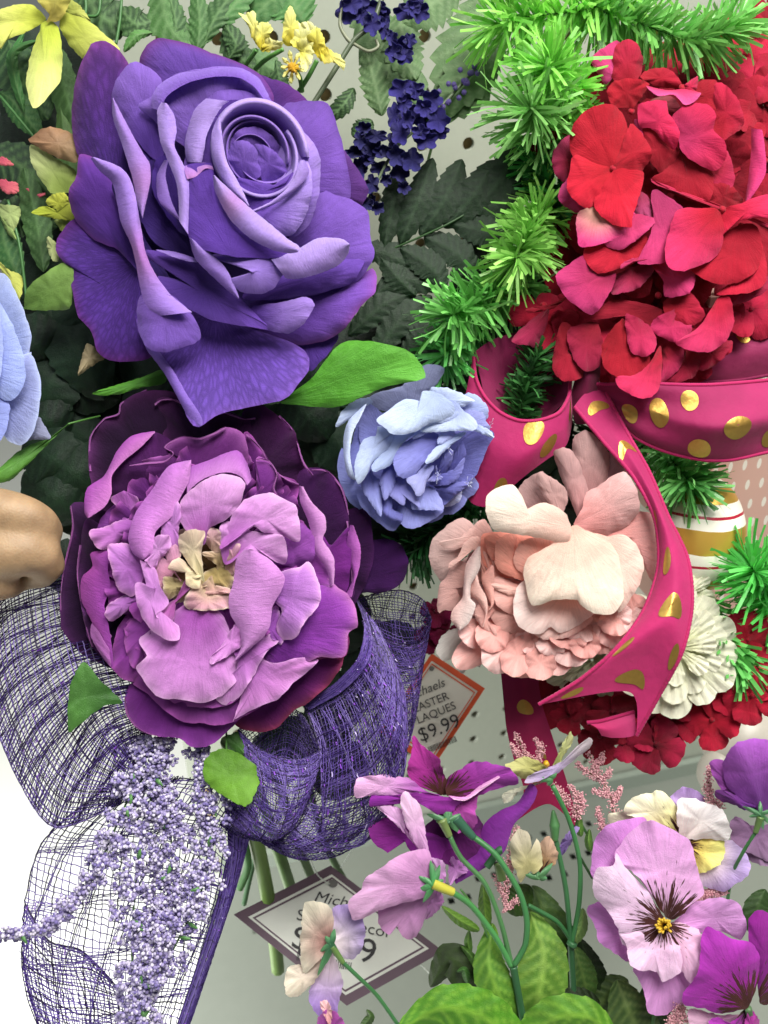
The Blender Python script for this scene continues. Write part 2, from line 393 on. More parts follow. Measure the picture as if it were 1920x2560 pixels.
# shelf deck: rows of square holes; ends left where the bright floor shows
fwd = wn
edge_pt = P((545, 2430, -1000.0))
e0 = hit_deck(455, 2560); e1 = hit_deck(600, 1990)
def deck():
    cell = 0.016
    ed = (e1 - e0) / np.linalg.norm(e1 - e0)
    def xedge(f):     # wd-coordinate of the left edge at distance f from the wall
        a0 = (e0 - PC) @ wd; f0 = (e0 - PC) @ wn; a1 = (e1 - PC) @ wd; f1 = (e1 - PC) @ wn
        return a0 + (a1 - a0) * (f - f0) / (f1 - f0)
    V, F = [], []
    nf = 34
    for i in range(nf):
        f0, f1 = i * cell, (i + 1) * cell
        holes = i in (7, 9, 10, 16, 17, 18) 
        xa, xb = xedge(f0), xedge(f1)
        nx = int((0.62 - max(xa, xb)) / cell)
        for j in range(nx):
            a0 = 0.62 - (j + 1) * cell; a1 = 0.62 - j * cell
            q = lambda a, f, h=0.0: PC + wd * a + wn * f + up * h
            b = len(V)
            hc = PC + wd * (a0 + a1) / 2 + wn * (f0 + f1) / 2; v = (hc - cL) @ cR; hx, hy_ = 960 - v[0] / v[2] * FPX, 1280 + v[1] / v[2] * FPX
            holes = (530 < hx < 640 and 2200 < hy_ < 2350) or (i in (2, 4, 5) and 900 < hx < 1560 and (j * 7 + i) % 3)
            if holes and j < nx - 2:
                m = cell * 0.3
                V += [q(a0, f0), q(a1, f0), q(a1, f1), q(a0, f1), q(a0 + m, f0 + m), q(a1 - m, f0 + m), q(a1 - m, f1 - m), q(a0 + m, f1 - m)]
                V += [v - up * 0.0015 for v in V[-4:]]
                for k in range(4):
                    n_ = (k + 1) % 4
                    F.append((b + k, b + n_, b + 4 + n_, b + 4 + k)); F.append((b + 4 + k, b + 4 + n_, b + 8 + n_, b + 8 + k))
            else:
                V += [q(a0 if j < nx - 1 else xa, f0), q(a1, f0), q(a1, f1), q(a0 if j < nx - 1 else xb, f1)]; F.append((b, b + 1, b + 2, b + 3))
    o = mesh('shelf', V, F, DECK, smooth=False, kind='structure')
    # underside, seen dark through the holes
    a = xedge(0.0) + 0.02; q = [PC + wd * s + wn * f - up * 0.03 for s, f in ((xedge(0) + .02, 0), (.62, 0), (.62, nf * cell), (xedge(nf * cell) + .02, nf * cell))]
    mesh('shelf_tray', q, [(0, 1, 2, 3)], plain('dark_shelf_underside', '#5b6157'), parent=o, smooth=False)
    V2, F2 = [], []
    for i in range(nf):
        pass
    # upright lip where the deck meets the board
    lip = plain('shelf_lip_metal', '#8d968b', rough=.5)
    Vb, Fb = boxm(PC + wd * (xedge(0) + .62) / 2 + wn * 0.006 + up * 0.009, wd * (.62 - xedge(0)) / 2, wn * 0.0035, up * 0.009)
    mesh('shelf_lip', Vb, Fb, lip, parent=o, smooth=False)
deck()
# bright white vinyl floor far below, made bright by an added lamp of its own
fl = cL[2] - 1.45
q = [(-3, -2, fl), (3, -2, fl), (3, 4, fl), (-3, 4, fl)]
mesh('floor', q, [(0, 1, 2, 3)], plain('white_vinyl_floor', '#f4f5ee', rough=.4, mott=.02), smooth=False, kind='structure')
area('floor_fill_light', (-0.75, 0.15, 1.0), (-0.62, 0.5, 0.05), 0.5, 0.5, 40, (1, 1, .97))  # added lamp, there only to brighten the floor
# ================================================================ big purple rose
rose = thing('rose', 'huge violet silk rose with rolled petal lips, upper left of the display', 'rose', (560, 560, -120))
r_ = dict(par=rose, fr=RO)
DK, MD, LT_, VL = '#4a2a8e', '#6a45b4', '#9c7cdc', '#b394ec'  # pale lips and dark faces: light and shade put into the violets
def rp(pts, zr, zt, c0=MD, c1=MD, **k): return patch(rose, RO, c0, c1, pts, zr, zt, **k)
def rb(A, B, za, zb, c0=LT_, c1=VL, **k): return band(rose, RO, c0, c1, A, B, za, zb, **k)
# green calyx and stem behind
V, F = tube(P(crom([(620, 600, -420), (600, 590, -260), (580, 570, -190), (570, 560, -150)], 14)), np.r_[np.full(6, 14), np.linspace(14, 120, 8)] * UN, 16)
mesh('stem', V, F, PLAST, rose, dye=lin('#3c6b2a'))
# tucked inner petals behind the visible ones, coloured dark as the bloom's shaded depth
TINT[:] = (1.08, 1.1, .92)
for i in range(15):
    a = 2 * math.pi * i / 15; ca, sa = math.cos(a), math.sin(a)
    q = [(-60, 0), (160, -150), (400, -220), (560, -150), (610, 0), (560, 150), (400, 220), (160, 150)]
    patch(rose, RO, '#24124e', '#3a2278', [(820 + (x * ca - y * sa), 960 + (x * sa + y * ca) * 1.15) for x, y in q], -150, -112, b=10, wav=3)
# outer petals
rp([(330, 860), (190, 650), (122, 600), (100, 450), (108, 300), (148, 150), (200, 60), (262, 44), (330, 85), (388, 175), (470, 400), (450, 700)], -80, -50, DK, '#552a86', b=25, curl=30, edge='#7a3a96', pleat=6, pf=14, mat=ROSEV)
rp([(800, 420), (560, 300), (440, 160), (470, 70), (530, 33), (640, 46), (780, 96), (950, 160), (1050, 225), (1110, 330), (1050, 420)], -60, -50, DK, '#6f4ab8', b=30, curl=30, edge='#6a2f86')
rp([(1000, 420), (1020, 225), (1090, 232), (1180, 262), (1280, 345), (1320, 420), (1200, 500)], -130, -110, DK, '#5c2a80', b=10, curl=20)
rp([(1200, 800), (1430, 600), (1475, 612), (1535, 700), (1580, 785), (1550, 862), (1480, 885)], -120, -110, DK, '#5a2f86', b=10, curl=25)
rp([(1000, 760), (1140, 395), (1215, 352), (1325, 343), (1392, 376), (1440, 520), (1480, 690), (1490, 830), (1400, 905), (1200, 930)], -60, -30, '#5a35a0', '#7a52c0', b=24, curl=38, edge='#6a45aa')
rp([(450, 1150), (330, 1030), (200, 960), (108, 935), (38, 1010), (20, 1090), (62, 1155), (95, 1165), (100, 1275), (130, 1420), (192, 1485), (230, 1600), (310, 1645), (450, 1640), (530, 1580), (520, 1330)], -90, -60, DK, '#54309a', b=26, curl=30, edge='#6c2e94', pleat=6, pf=12, mat=ROSEV, ctr=(310, 1300))
rp([(450, 1200), (330, 1090), (200, 1030), (110, 920), (84, 810), (124, 710), (140, 612), (230, 640), (330, 760), (410, 950)], -70, -24, DK, '#5a2f98', b=24, curl=24, edge='#7a3aa0', ctr=(240, 850))
rp([(1200, 1400), (1420, 1500), (1400, 1580), (1330, 1660), (1285, 1690), (1180, 1560)], -80, -70, DK, '#5a38a4', b=8)
rp([(960, 1380), (1120, 1300), (1320, 1280), (1490, 1250), (1600, 1180), (1622, 1225), (1616, 1300), (1560, 1352), (1470, 1470), (1385, 1535), (1220, 1565), (1040, 1520), (930, 1450)], -70, -20, '#4d2b92', '#7c50c4', b=30, curl=36, edge='#8e4cb4')
rp([(820, 1380), (560, 1400), (430, 1420), (432, 1490), (470, 1580), (560, 1700), (640, 1850), (700, 1962), (745, 1972), (830, 1912), (1000, 1872), (1170, 1832), (1230, 1760), (1282, 1690), (1272, 1600), (1180, 1545), (1000, 1480)], -90, 50, '#52309c', '#6c4aba', b=34, curl=26, mat=ROSEV, pleat=4, pf=10, edge='#7f56c8', ctr=(820, 1640))
rb([(436, 1500), (476, 1590), (565, 1710), (640, 1850), (705, 1962), (735, 1974)], [(480, 1500), (540, 1600), (610, 1700), (680, 1820), (745, 1920), (752, 1965)], (-4, 58), (6, 66), c0='#7a58c4', c1='#8a68d0', b=10)
# right hand mid petal, shade of its broad face put in as darker colour
rp([(1050, 1200), (1230, 960), (1330, 800), (1420, 815), (1500, 840), (1580, 905), (1592, 1040), (1612, 1095), (1590, 1165), (1500, 1262), (1300, 1318), (1080, 1340), (950, 1325)], -50, 0, '#5633a0', '#8058ca', b=34, curl=34)
rp([(960, 1330), (1100, 1220), (1300, 1180), (1480, 1100), (1560, 1130), (1500, 1250), (1300, 1312), (1080, 1338)], 14, 4, '#55339c', '#6a45b4', b=18, curl=20)
# upper left petals
rp([(520, 640), (340, 430), (298, 320), (340, 210), (400, 152), (470, 168), (545, 235), (560, 330), (600, 480)], -40, 0, '#5a38a6', '#8560cc', b=22, curl=24)
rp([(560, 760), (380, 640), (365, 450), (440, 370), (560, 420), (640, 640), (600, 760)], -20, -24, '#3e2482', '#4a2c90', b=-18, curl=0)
rp([(860, 640), (640, 560), (520, 450), (430, 372), (500, 320), (548, 255), (645, 203), (800, 176), (940, 178), (1040, 240), (1088, 330), (1150, 420), (1165, 520)], -30, 40, '#553299', '#8b68d2', b=26, curl=30, pleat=5, pf=9)
rb([(500, 380), (500, 320), (545, 256), (645, 206), (800, 180), (940, 180), (1030, 232), (1085, 320)], [(560, 400), (560, 345), (600, 300), (680, 255), (800, 225), (930, 228), (1010, 275), (1060, 340)], 42, 66, c0='#8d6cd4', c1='#7a56c2', b=8)
rp([(900, 700), (700, 560), (700, 400), (820, 300), (940, 290), (1060, 340), (1150, 420), (1180, 600)], -10, 44, '#5b3ba8', '#7d59c4', b=20, curl=20)
rb([(300, 330), (306, 430), (350, 560), (372, 628), (405, 740), (425, 850), (450, 920)], [(306, 330), (395, 500), (452, 600), (488, 660), (492, 740), (470, 850), (452, 930)], (20, 70), (34, 84), c0='#a283de', c1='#a07ad8', b=22, dyeu=('#a878cc', .72, .17))
# inner left lips
rb([(562, 640), (524, 720), (530, 830), (572, 890), (640, 945)], [(582, 640), (568, 720), (592, 830), (622, 900), (645, 945)], (40, 66), (58, 74), c0='#8863cc', c1='#9a78da', b=10)
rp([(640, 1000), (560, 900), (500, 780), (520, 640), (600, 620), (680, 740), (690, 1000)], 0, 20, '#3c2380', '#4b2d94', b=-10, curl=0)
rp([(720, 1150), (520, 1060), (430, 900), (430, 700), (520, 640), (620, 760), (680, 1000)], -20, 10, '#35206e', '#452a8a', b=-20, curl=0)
rb([(548, 352), (526, 400), (540, 540), (568, 615), (618, 740), (632, 830), (636, 945)], [(572, 356), (612, 420), (622, 500), (612, 570), (655, 660), (684, 740), (680, 1010)], (74, 110), (92, 120), c0='#b294ec', c1='#a888e6', b=18)
rb([(770, 332), (712, 390), (674, 500), (664, 560), (668, 610), (676, 650)], [(884, 345), (850, 372), (812, 430), (775, 510), (760, 590), (748, 652)], 66, (104, 96), c0='#a585e4', c1='#b598ee', b=26)
rp([(880, 860), (700, 760), (660, 660), (700, 560), (800, 430), (860, 470), (900, 700)], 30, 74, '#5a38a6', '#7b57c4', b=10)
# big front petal face and its little turned tip
rp([(900, 1120), (700, 1060), (678, 900), (676, 720), (682, 662), (790, 655), (806, 700), (830, 830), (920, 960), (1030, 1050), (1225, 1105), (1100, 1130)], 110, 100, '#5c38a8', '#5a36a4', b=24, curl=10, ctr=(800, 960))
rb([(655, 672), (700, 660), (760, 654), (798, 660)], [(675, 735), (720, 722), (768, 682), (808, 690)], 104, 116, c0='#9a70d4', c1='#c487dc', b=6)
rb([(804, 716), (818, 800), (890, 935), (990, 1030), (1100, 1088), (1180, 1105), (1225, 1100)], [(812, 716), (885, 785), (1000, 888), (1085, 955), (1180, 1036), (1232, 1068), (1240, 1090)], (128, 150), (142, 156), c0='#a484e4', c1='#b79bf0', b=24, dyeu=('#bb8ce0', .28, .13))
# heart of the rose
def cup(cx, cy, rx, ry, rot, a0, a1, zrim, dep, c_in, c_lip, lipw=.1, inner=.62, outer=1.08, off=(0, 0), n=56):
    a = np.radians(np.linspace(a0, a1, n)); rr = R(rot)
    def ring(k, z, ox=0, oy=0, lift=0):
        x = rx * k * np.cos(a); y = ry * k * np.sin(a)
        X = cx + ox + x * math.cos(rr) - y * math.sin(rr); Y = cy + oy + x * math.sin(rr) + y * math.cos(rr)
        q = RO(np.column_stack([X, Y])); e = np.sin(np.linspace(0, math.pi, n)) ** .35
        return np.column_stack([q, z * np.ones(n) - (1 - e) * 22])
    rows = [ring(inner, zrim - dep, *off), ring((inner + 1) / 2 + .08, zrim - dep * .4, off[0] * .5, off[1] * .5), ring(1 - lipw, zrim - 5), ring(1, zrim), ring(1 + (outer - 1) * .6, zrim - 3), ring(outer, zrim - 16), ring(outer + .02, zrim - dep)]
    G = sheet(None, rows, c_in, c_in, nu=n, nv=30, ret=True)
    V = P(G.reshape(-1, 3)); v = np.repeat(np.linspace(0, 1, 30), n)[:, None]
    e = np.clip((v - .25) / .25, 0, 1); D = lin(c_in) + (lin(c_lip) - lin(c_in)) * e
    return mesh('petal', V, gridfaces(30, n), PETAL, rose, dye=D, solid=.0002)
rp([(1010, 700), (700, 500), (760, 380), (900, 340), (1100, 380), (1240, 540), (1300, 700), (1200, 880), (1000, 900), (850, 760)], 20, 50, '#4a2a90', '#55339c', b=0)
rp([(1060, 900), (1110, 640), (1175, 470), (1235, 482), (1312, 562), (1340, 640), (1335, 800), (1290, 950), (1215, 1022), (1140, 1000)], 60, 84, '#6a45b4', '#a183e0', b=18, curl=30)
rp([(1000, 892), (1180, 700), (1262, 640), (1296, 700), (1294, 830), (1245, 960), (1170, 1022), (1060, 930)], 96, 110, '#6a45b6', '#a78ae6', b=16, curl=22)
rp([(990, 880), (925, 735), (1040, 752), (1150, 765), (1205, 700), (1215, 760), (1120, 840), (1015, 895)], 100, 124, '#5b38a6', '#6e49ba', b=8)
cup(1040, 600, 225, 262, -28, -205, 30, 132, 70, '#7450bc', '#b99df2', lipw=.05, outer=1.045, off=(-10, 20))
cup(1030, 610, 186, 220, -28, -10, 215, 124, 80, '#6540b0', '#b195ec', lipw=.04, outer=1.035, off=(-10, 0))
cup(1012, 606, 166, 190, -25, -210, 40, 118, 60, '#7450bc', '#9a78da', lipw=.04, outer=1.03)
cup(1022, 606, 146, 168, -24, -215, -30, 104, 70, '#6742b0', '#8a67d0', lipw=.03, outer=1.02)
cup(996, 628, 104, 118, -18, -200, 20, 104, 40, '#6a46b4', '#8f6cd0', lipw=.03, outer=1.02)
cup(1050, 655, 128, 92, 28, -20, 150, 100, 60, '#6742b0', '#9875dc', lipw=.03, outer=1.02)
rp([(960, 760), (880, 640), (900, 560), (950, 540), (1010, 570), (1040, 650), (1040, 720)], 78, 112, '#6240ac', '#7f5cc8', b=10)
rp([(1060, 760), (1020, 640), (1010, 560), (1090, 580), (1150, 640), (1175, 700), (1120, 740)], 72, 106, '#6240ac', '#7c58c6', b=10)
rp([(1040, 740), (900, 600), (905, 520), (960, 478), (1040, 480), (1110, 530), (1150, 600), (1120, 680)], 40, 100, '#5c3aa6', '#7c58c4', b=10)
rb([(832, 425), (800, 500), (805, 610), (850, 720), (905, 805), (978, 865)], [(840, 428), (850, 520), (875, 650), (925, 740), (955, 800), (985, 868)], (140, 136), (150, 140), c0='#a989e8', c1='#b79bf0', b=10)
rb([(1262, 640), (1285, 700), (1230, 780), (1130, 850), (1010, 905)], [(1240, 640), (1215, 720), (1165, 790), (1090, 850), (1000, 892)], 130, 138, c0='#9b7bdc', c1='#b79bf0', b=8)
# lower front
rp([(1000, 1200), (790, 1120), (1000, 1106), (1180, 1112), (1290, 1130), (1160, 1205), (1110, 1280), (1040, 1308), (950, 1300), (880, 1240)], 118, 60, '#9a7ade', '#8662cc', b=16, curl=12)
rb([(1095, 1135), (1170, 1110), (1245, 1075), (1330, 1030), (1440, 1032), (1484, 1056)], [(1165, 1228), (1215, 1234), (1320, 1212), (1430, 1165), (1478, 1110), (1488, 1066)], (110, 90), (92, 60), c0='#b79cf0', c1='#a887e4', b=30)
rp([(760, 1260), (480, 1130), (470, 1090), (540, 1095), (700, 1130), (860, 1260), (960, 1350), (1060, 1450), (1150, 1502), (1000, 1475), (800, 1440), (620, 1340), (530, 1220)], 20, 66, '#41267f', '#6a45b4', b=22, curl=10, ctr=(740, 1300))
rb([(520, 1088), (600, 1096), (680, 1118), (745, 1145)], [(525, 1092), (600, 1122), (680, 1146), (745, 1152)], 70, 78, c0='#8d6bd2', c1='#9f80e0', b=5)
rb([(686, 1026), (715, 1130), (790, 1210), (860, 1275), (932, 1335)], [(700, 1034), (790, 1105), (860, 1170), (905, 1250), (934, 1325)], (104, 84), (118, 92), c0='#8b66d0', c1='#a283e2', b=14)
rp([(990, 1420), (1010, 1370), (1150, 1350), (1262, 1325), (1312, 1358), (1268, 1445), (1200, 1500), (1130, 1502), (1040, 1470)], 30, 96, '#55329c', '#a582e6', b=14, curl=16)
# big folded lip running down the left
rb([(192, 628), (235, 690), (300, 750), (325, 850), (345, 950), (395, 1060), (420, 1160), (440, 1270), (470, 1380), (525, 1420)], [(210, 626), (330, 670), (385, 725), (420, 830), (440, 950), (470, 1110), (520, 1215), (590, 1310), (660, 1370), (700, 1400)], (20, 90), (44, 104), c0='#8660cc', c1='#a583e2', b=26, nu=64, dyeu=('#a870c8', .62, .15))
rp([(560, 1310), (440, 1320), (428, 1460), (470, 1570), (560, 1600), (735, 1540), (722, 1450), (690, 1400), (620, 1330)], 80, 74, '#7a54c0', '#7c58c6', b=24, curl=20)
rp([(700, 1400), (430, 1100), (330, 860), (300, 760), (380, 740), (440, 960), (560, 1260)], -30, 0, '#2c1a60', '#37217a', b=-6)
TINT[:] = 1
# ================================================================ purple peony
peony = thing('peony', 'wide magenta purple peony with ruffled petals and cream heart, below the violet rose', 'peony', (520, 1430, -120))
def pp(pts, zr, zt, c0='#5c1c70', c1='#b565bd', **k):  # darker roots, paler edges: shaded gaps and lit rims put into the colour
    k.setdefault('b', 16); k.setdefault('wav', 7); k.setdefault('pleat', 3); k.setdefault('crease', 3.6); k.setdefault('ruf', 1.4); k.setdefault('edge', c1 if c1[1] < '9' else '#dcaedc')
    return patch(peony, PE, c0, c1, pts, zr, zt, **k)
def pb(A, B, za, zb, c0='#a54fb2', c1='#cf8bcf', **k): return band(peony, PE, c0, c1, A, B, za, zb, **k)
TINT[:] = (1.15, .86, .9)
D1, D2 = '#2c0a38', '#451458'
V, F = tube(P(crom([(560, 1500, -420), (540, 1470, -300), (530, 1440, -210), (520, 1430, -150)], 14)), np.r_[np.full(6, 14), np.linspace(14, 150, 8)] * UN, 16)
mesh('stem', V, F, PLAST, peony, dye=lin('#3c6b2a'))
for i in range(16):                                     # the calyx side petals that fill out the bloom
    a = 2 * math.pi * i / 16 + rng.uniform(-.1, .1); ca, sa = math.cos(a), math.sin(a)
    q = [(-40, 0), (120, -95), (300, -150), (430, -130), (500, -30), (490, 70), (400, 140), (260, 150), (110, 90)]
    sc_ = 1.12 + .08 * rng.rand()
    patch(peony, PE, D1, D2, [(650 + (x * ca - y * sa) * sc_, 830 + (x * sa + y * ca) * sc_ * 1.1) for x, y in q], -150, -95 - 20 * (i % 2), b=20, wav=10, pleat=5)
# outer petals, tint lowered to stand for the shade under the rose
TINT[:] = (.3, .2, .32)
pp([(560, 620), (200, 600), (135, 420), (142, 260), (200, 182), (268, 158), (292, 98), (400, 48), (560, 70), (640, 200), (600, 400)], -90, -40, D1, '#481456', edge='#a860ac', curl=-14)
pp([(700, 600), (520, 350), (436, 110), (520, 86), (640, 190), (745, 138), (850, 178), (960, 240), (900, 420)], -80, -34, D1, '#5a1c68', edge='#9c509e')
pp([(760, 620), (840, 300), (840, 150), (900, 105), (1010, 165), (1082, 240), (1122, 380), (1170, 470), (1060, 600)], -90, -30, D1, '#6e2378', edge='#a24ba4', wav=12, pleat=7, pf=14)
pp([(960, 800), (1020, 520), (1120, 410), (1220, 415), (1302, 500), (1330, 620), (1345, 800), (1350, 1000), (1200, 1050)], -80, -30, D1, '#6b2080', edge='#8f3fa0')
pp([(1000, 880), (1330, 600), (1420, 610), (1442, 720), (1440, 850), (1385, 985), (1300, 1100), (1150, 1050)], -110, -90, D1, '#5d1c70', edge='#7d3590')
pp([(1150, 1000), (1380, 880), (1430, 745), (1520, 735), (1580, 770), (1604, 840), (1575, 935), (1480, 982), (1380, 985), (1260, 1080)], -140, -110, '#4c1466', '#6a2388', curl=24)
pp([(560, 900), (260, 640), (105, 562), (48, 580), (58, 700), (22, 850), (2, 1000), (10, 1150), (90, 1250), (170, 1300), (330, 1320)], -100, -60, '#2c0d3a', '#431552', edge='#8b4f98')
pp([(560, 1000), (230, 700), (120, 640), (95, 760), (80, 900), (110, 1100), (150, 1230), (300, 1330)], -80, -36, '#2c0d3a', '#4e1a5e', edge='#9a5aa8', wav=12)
TINT[:] = (1.0, .8, .95)
pp([(600, 1150), (330, 1400), (300, 1460), (312, 1540), (370, 1612), (462, 1642), (550, 1650), (600, 1690), (690, 1684), (780, 1612), (850, 1500), (760, 1300)], -90, -20, '#4d1262', '#7a3390', edge='#9a4fae', curl=20)
pp([(700, 1200), (760, 1500), (810, 1592), (900, 1622), (1000, 1602), (1080, 1522), (1150, 1482), (1240, 1402), (1310, 1282), (1290, 1150), (1050, 1100)], -100, -50, '#47105a', '#6a2072', edge='#a04668', curl=22)
pp([(600, 1100), (330, 1360), (410, 1450), (470, 1512), (560, 1572), (650, 1582), (720, 1592), (830, 1562), (960, 1460), (900, 1250)], -50, 0, '#5c1a72', '#8c469e', edge='#b565bb', curl=14)
pp([(620, 1080), (440, 1380), (480, 1462), (560, 1500), (660, 1510), (770, 1500), (850, 1440), (900, 1300)], -30, 14, '#5c1a72', '#9a50a8', edge='#b76cbf')
pp([(760, 1150), (950, 1330), (1050, 1352), (1180, 1290), (1312, 1272), (1330, 1180), (1250, 1050), (1050, 1000)], -60, -26, '#5c1a72', '#6f2480', edge='#a7508c')
# left side group
TINT[:] = (1.14, .96, 1.08)
pp([(520, 800), (300, 600), (210, 480), (270, 380), (340, 300), (430, 236), (560, 330), (620, 560)], -50, -10, '#32103e', '#4d1a5c')
pb([(436, 236), (330, 258), (262, 330), (205, 440), (125, 500), (112, 600), (128, 636)], [(438, 242), (370, 312), (296, 372), (240, 440), (238, 520), (208, 582), (134, 634)], (-6, 20), (14, 34), b=10)
pp([(520, 720), (420, 560), (340, 470), (320, 395), (420, 360), (520, 330), (478, 308), (560, 262), (640, 268), (700, 250), (765, 215), (850, 260), (860, 420), (700, 640)], -50, 10, '#3f1450', '#6a2a7a', edge='#b06ab8', wav=10, ctr=(640, 430))
pp([(720, 640), (780, 450), (850, 240), (930, 320), (990, 420), (1100, 480), (1060, 600), (900, 680)], -40, -4, '#3f1450', '#5e2070', edge='#a352a8', wav=12)
pp([(800, 660), (900, 520), (905, 360), (960, 372), (1000, 430), (985, 500), (1000, 540), (1040, 600)], -20, 30, '#441456', '#7b3690', edge='#b169bc', wav=8)
pp([(380, 700), (240, 560), (262, 528), (352, 538), (362, 580), (322, 625), (262, 652)], -20, 0, '#8a46a0', '#a864b4', b=10)
pp([(430, 700), (260, 820), (170, 700), (220, 600), (300, 560), (400, 620)], -30, -14, '#5c2472', '#7c3f92')
pp([(400, 690), (330, 632), (262, 652), (200, 680), (142, 690), (138, 722), (180, 778), (242, 772), (312, 712)], -10, 20, '#9a55ae', '#c486cc', curl=14)
pp([(480, 900), (300, 1000), (220, 1120), (180, 1060), (150, 880), (210, 790), (330, 830)], -30, -30, '#3a1048', '#4c175c')
pb([(204, 786), (140, 798), (150, 860), (100, 912), (98, 1010), (150, 1120), (212, 1290)], [(232, 790), (220, 870), (232, 950), (205, 1040), (222, 1120), (242, 1250), (246, 1330)], (0, -10), (16, 6), c0='#a04aa0', c1='#a450b4', b=8)
pb([(212, 1150), (150, 1120), (142, 1180), (185, 1260), (222, 1310)], [(240, 1180), (232, 1200), (235, 1250), (240, 1300), (238, 1326)], -8, 4, c0='#b574bc', c1='#b574bc')
pp([(500, 1000), (300, 1090), (240, 1240), (240, 1330), (340, 1390), (450, 1250)], -24, -14, '#55196a', '#8a3f9a', edge='#b060b4', wav=10, pleat=8)
pp([(520, 1000), (380, 1060), (300, 1150), (310, 1270), (350, 1330), (440, 1230)], -10, 4, '#6a2480', '#9a50aa', edge='#b468b8', wav=10)
pp([(390, 960), (302, 990), (222, 1035), (208, 1088), (242, 1112), (312, 1060), (372, 1010)], -4, 22, '#9a5ab0', '#b684c4')
pp([(400, 880), (342, 765), (222, 762), (240, 880), (268, 962), (330, 998), (362, 960), (390, 900)], 10, 46, '#a868bc', '#c08ad0', b=14)
# ruffles packed between the outer and the inner petals
for i in range(34):
    a = 2 * math.pi * i / 34 + rng.uniform(-.08, .08); ca, sa = math.cos(a), math.sin(a); kx = 1.0 if i % 2 else .84
    q = [(120, 0), (260, -60), (400, -88), (470, -60), (488, 0), (470, 66), (400, 84), (260, 60)]
    dark = sa < -.1  # upper ruffles coloured darker, as shade from the rose above
    patch(peony, PE, '#3a1248' if dark else '#66247a', '#5c2270' if dark else '#9a4aa8', [(680 + (x * ca - y * sa) * kx, 840 + (x * sa + y * ca) * kx * 1.12) for x, y in q], -50, 16 - 22 * (i % 2), b=14, wav=13, ruf=1.8, pleat=6, pf=10, edge='#a85cb0', fray=1.3)
# thin pale wavy bands, lit rims put in as colour on the outer petals
for q, z in [([(138, 420), (138, 270), (200, 182), (268, 158), (280, 110), (330, 80), (400, 46)], -36), ([(436, 112), (470, 92), (530, 92), (600, 130)], -30), ([(740, 140), (790, 160), (850, 180), (900, 175)], -20), ([(1010, 165), (1078, 240), (1118, 370), (1165, 440)], -24),
             ([(320, 395), (400, 382), (490, 372), (522, 335), (480, 312), (520, 280), (570, 260), (640, 270), (700, 250), (765, 218)], 22), ([(905, 362), (960, 372), (1000, 430), (986, 500), (1010, 540)], 30), ([(50, 580), (60, 690), (24, 850), (4, 1000), (12, 1150)], -60),
             ([(860, 250), (930, 320), (990, 420), (1098, 482)], 8), ([(96, 760), (82, 900), (112, 1100), (152, 1230)], -36), ([(1160, 415), (1230, 420), (1300, 500), (1330, 620)], -28), ([(1325, 650), (1340, 800), (1352, 960)], -18), ([(300, 1460), (312, 1540), (370, 1612), (462, 1642)], -16)]:
    q = np.array(q, float); d = np.gradient(q, axis=0); n_ = np.column_stack([-d[:, 1], d[:, 0]]); n_ /= np.linalg.norm(n_, axis=1)[:, None]
    w_ = 2.5 + 6 * np.abs(np.sin(np.arange(len(q)) * 2.1 + z))[:, None]
    patch_ = band(peony, PE, '#7a3c84', '#a468a8', q - n_ * w_ * .4, q + n_ * w_ * .7, z, z + 5, b=4, wav=3)
# big inner petals round the heart
TINT[:] = (1.26, 1.2, 1.25)  # raised tint puts the stronger light on the inner petals into colour
pb([(604, 368), (500, 398), (425, 505), (348, 612), (316, 720), (334, 795), (384, 828)], [(604, 374), (592, 470), (545, 560), (522, 622), (440, 702), (432, 790), (392, 822)], (40, 50), (66, 62), c0='#b069bc', c1='#cf90d2', b=30)
pb([(588, 405), (690, 368), (760, 338), (822, 326), (862, 385), (884, 458)], [(585, 520), (650, 462), (740, 428), (800, 430), (842, 452), (862, 486)], (30, 34), (56, 60), c0='#a45ab4', c1='#c88ace', b=14)
pp([(660, 760), (570, 680), (545, 600), (570, 540), (650, 470), (740, 434), (830, 450), (852, 490), (822, 590), (762, 645), (692, 682)], 40, 76, '#b064b8', '#d8a4da', b=26, curl=18)
pp([(560, 800), (470, 720), (480, 640), (540, 560), (562, 620), (545, 700)], 40, 60, '#b878c2', '#c084ca')
pp([(740, 780), (780, 660), (800, 610), (860, 548), (962, 520), (1052, 558), (1092, 592), (1104, 742), (1010, 712), (940, 702), (880, 676)], 52, 78, '#b064b8', '#d8a4da', b=20, curl=16)
pp([(760, 850), (736, 690), (762, 652), (802, 660), (900, 700), (1030, 722), (1044, 842), (1000, 840), (950, 812), (870, 782)], 40, 66, '#b064b8', '#d8a4da', b=14)
pp([(900, 900), (1020, 740), (1105, 660), (1170, 720), (1165, 830), (1080, 860), (1000, 850)], 10, 34, '#6a2a80', '#8f4aa2', b=8)
pb([(1104, 488), (1106, 560), (1140, 640), (1162, 722), (1172, 785), (1232, 880), (1246, 945)], [(1120, 492), (1160, 562), (1218, 624), (1226, 690), (1212, 735), (1262, 822), (1262, 942)], (36, 26), (44, 34), c0='#b46cbc', c1='#d09ad0', b=10)
pb([(1338, 668), (1320, 760), (1340, 850), (1350, 920), (1310, 1000)], [(1352, 670), (1385, 770), (1380, 860), (1360, 930), (1345, 1000)], -10, 0, c0='#8f3c9c', c1='#b668b8', b=6)
pp([(900, 950), (1160, 700), (1250, 760), (1330, 680), (1340, 850), (1300, 1000), (1100, 1000)], -30, -14, '#4a1458', '#6a2078', wav=10)
pp([(930, 900), (1050, 850), (1150, 770), (1230, 830), (1260, 940), (1200, 960), (1080, 960)], -10, 6, '#541868', '#8a3c98', edge='#c080c4')
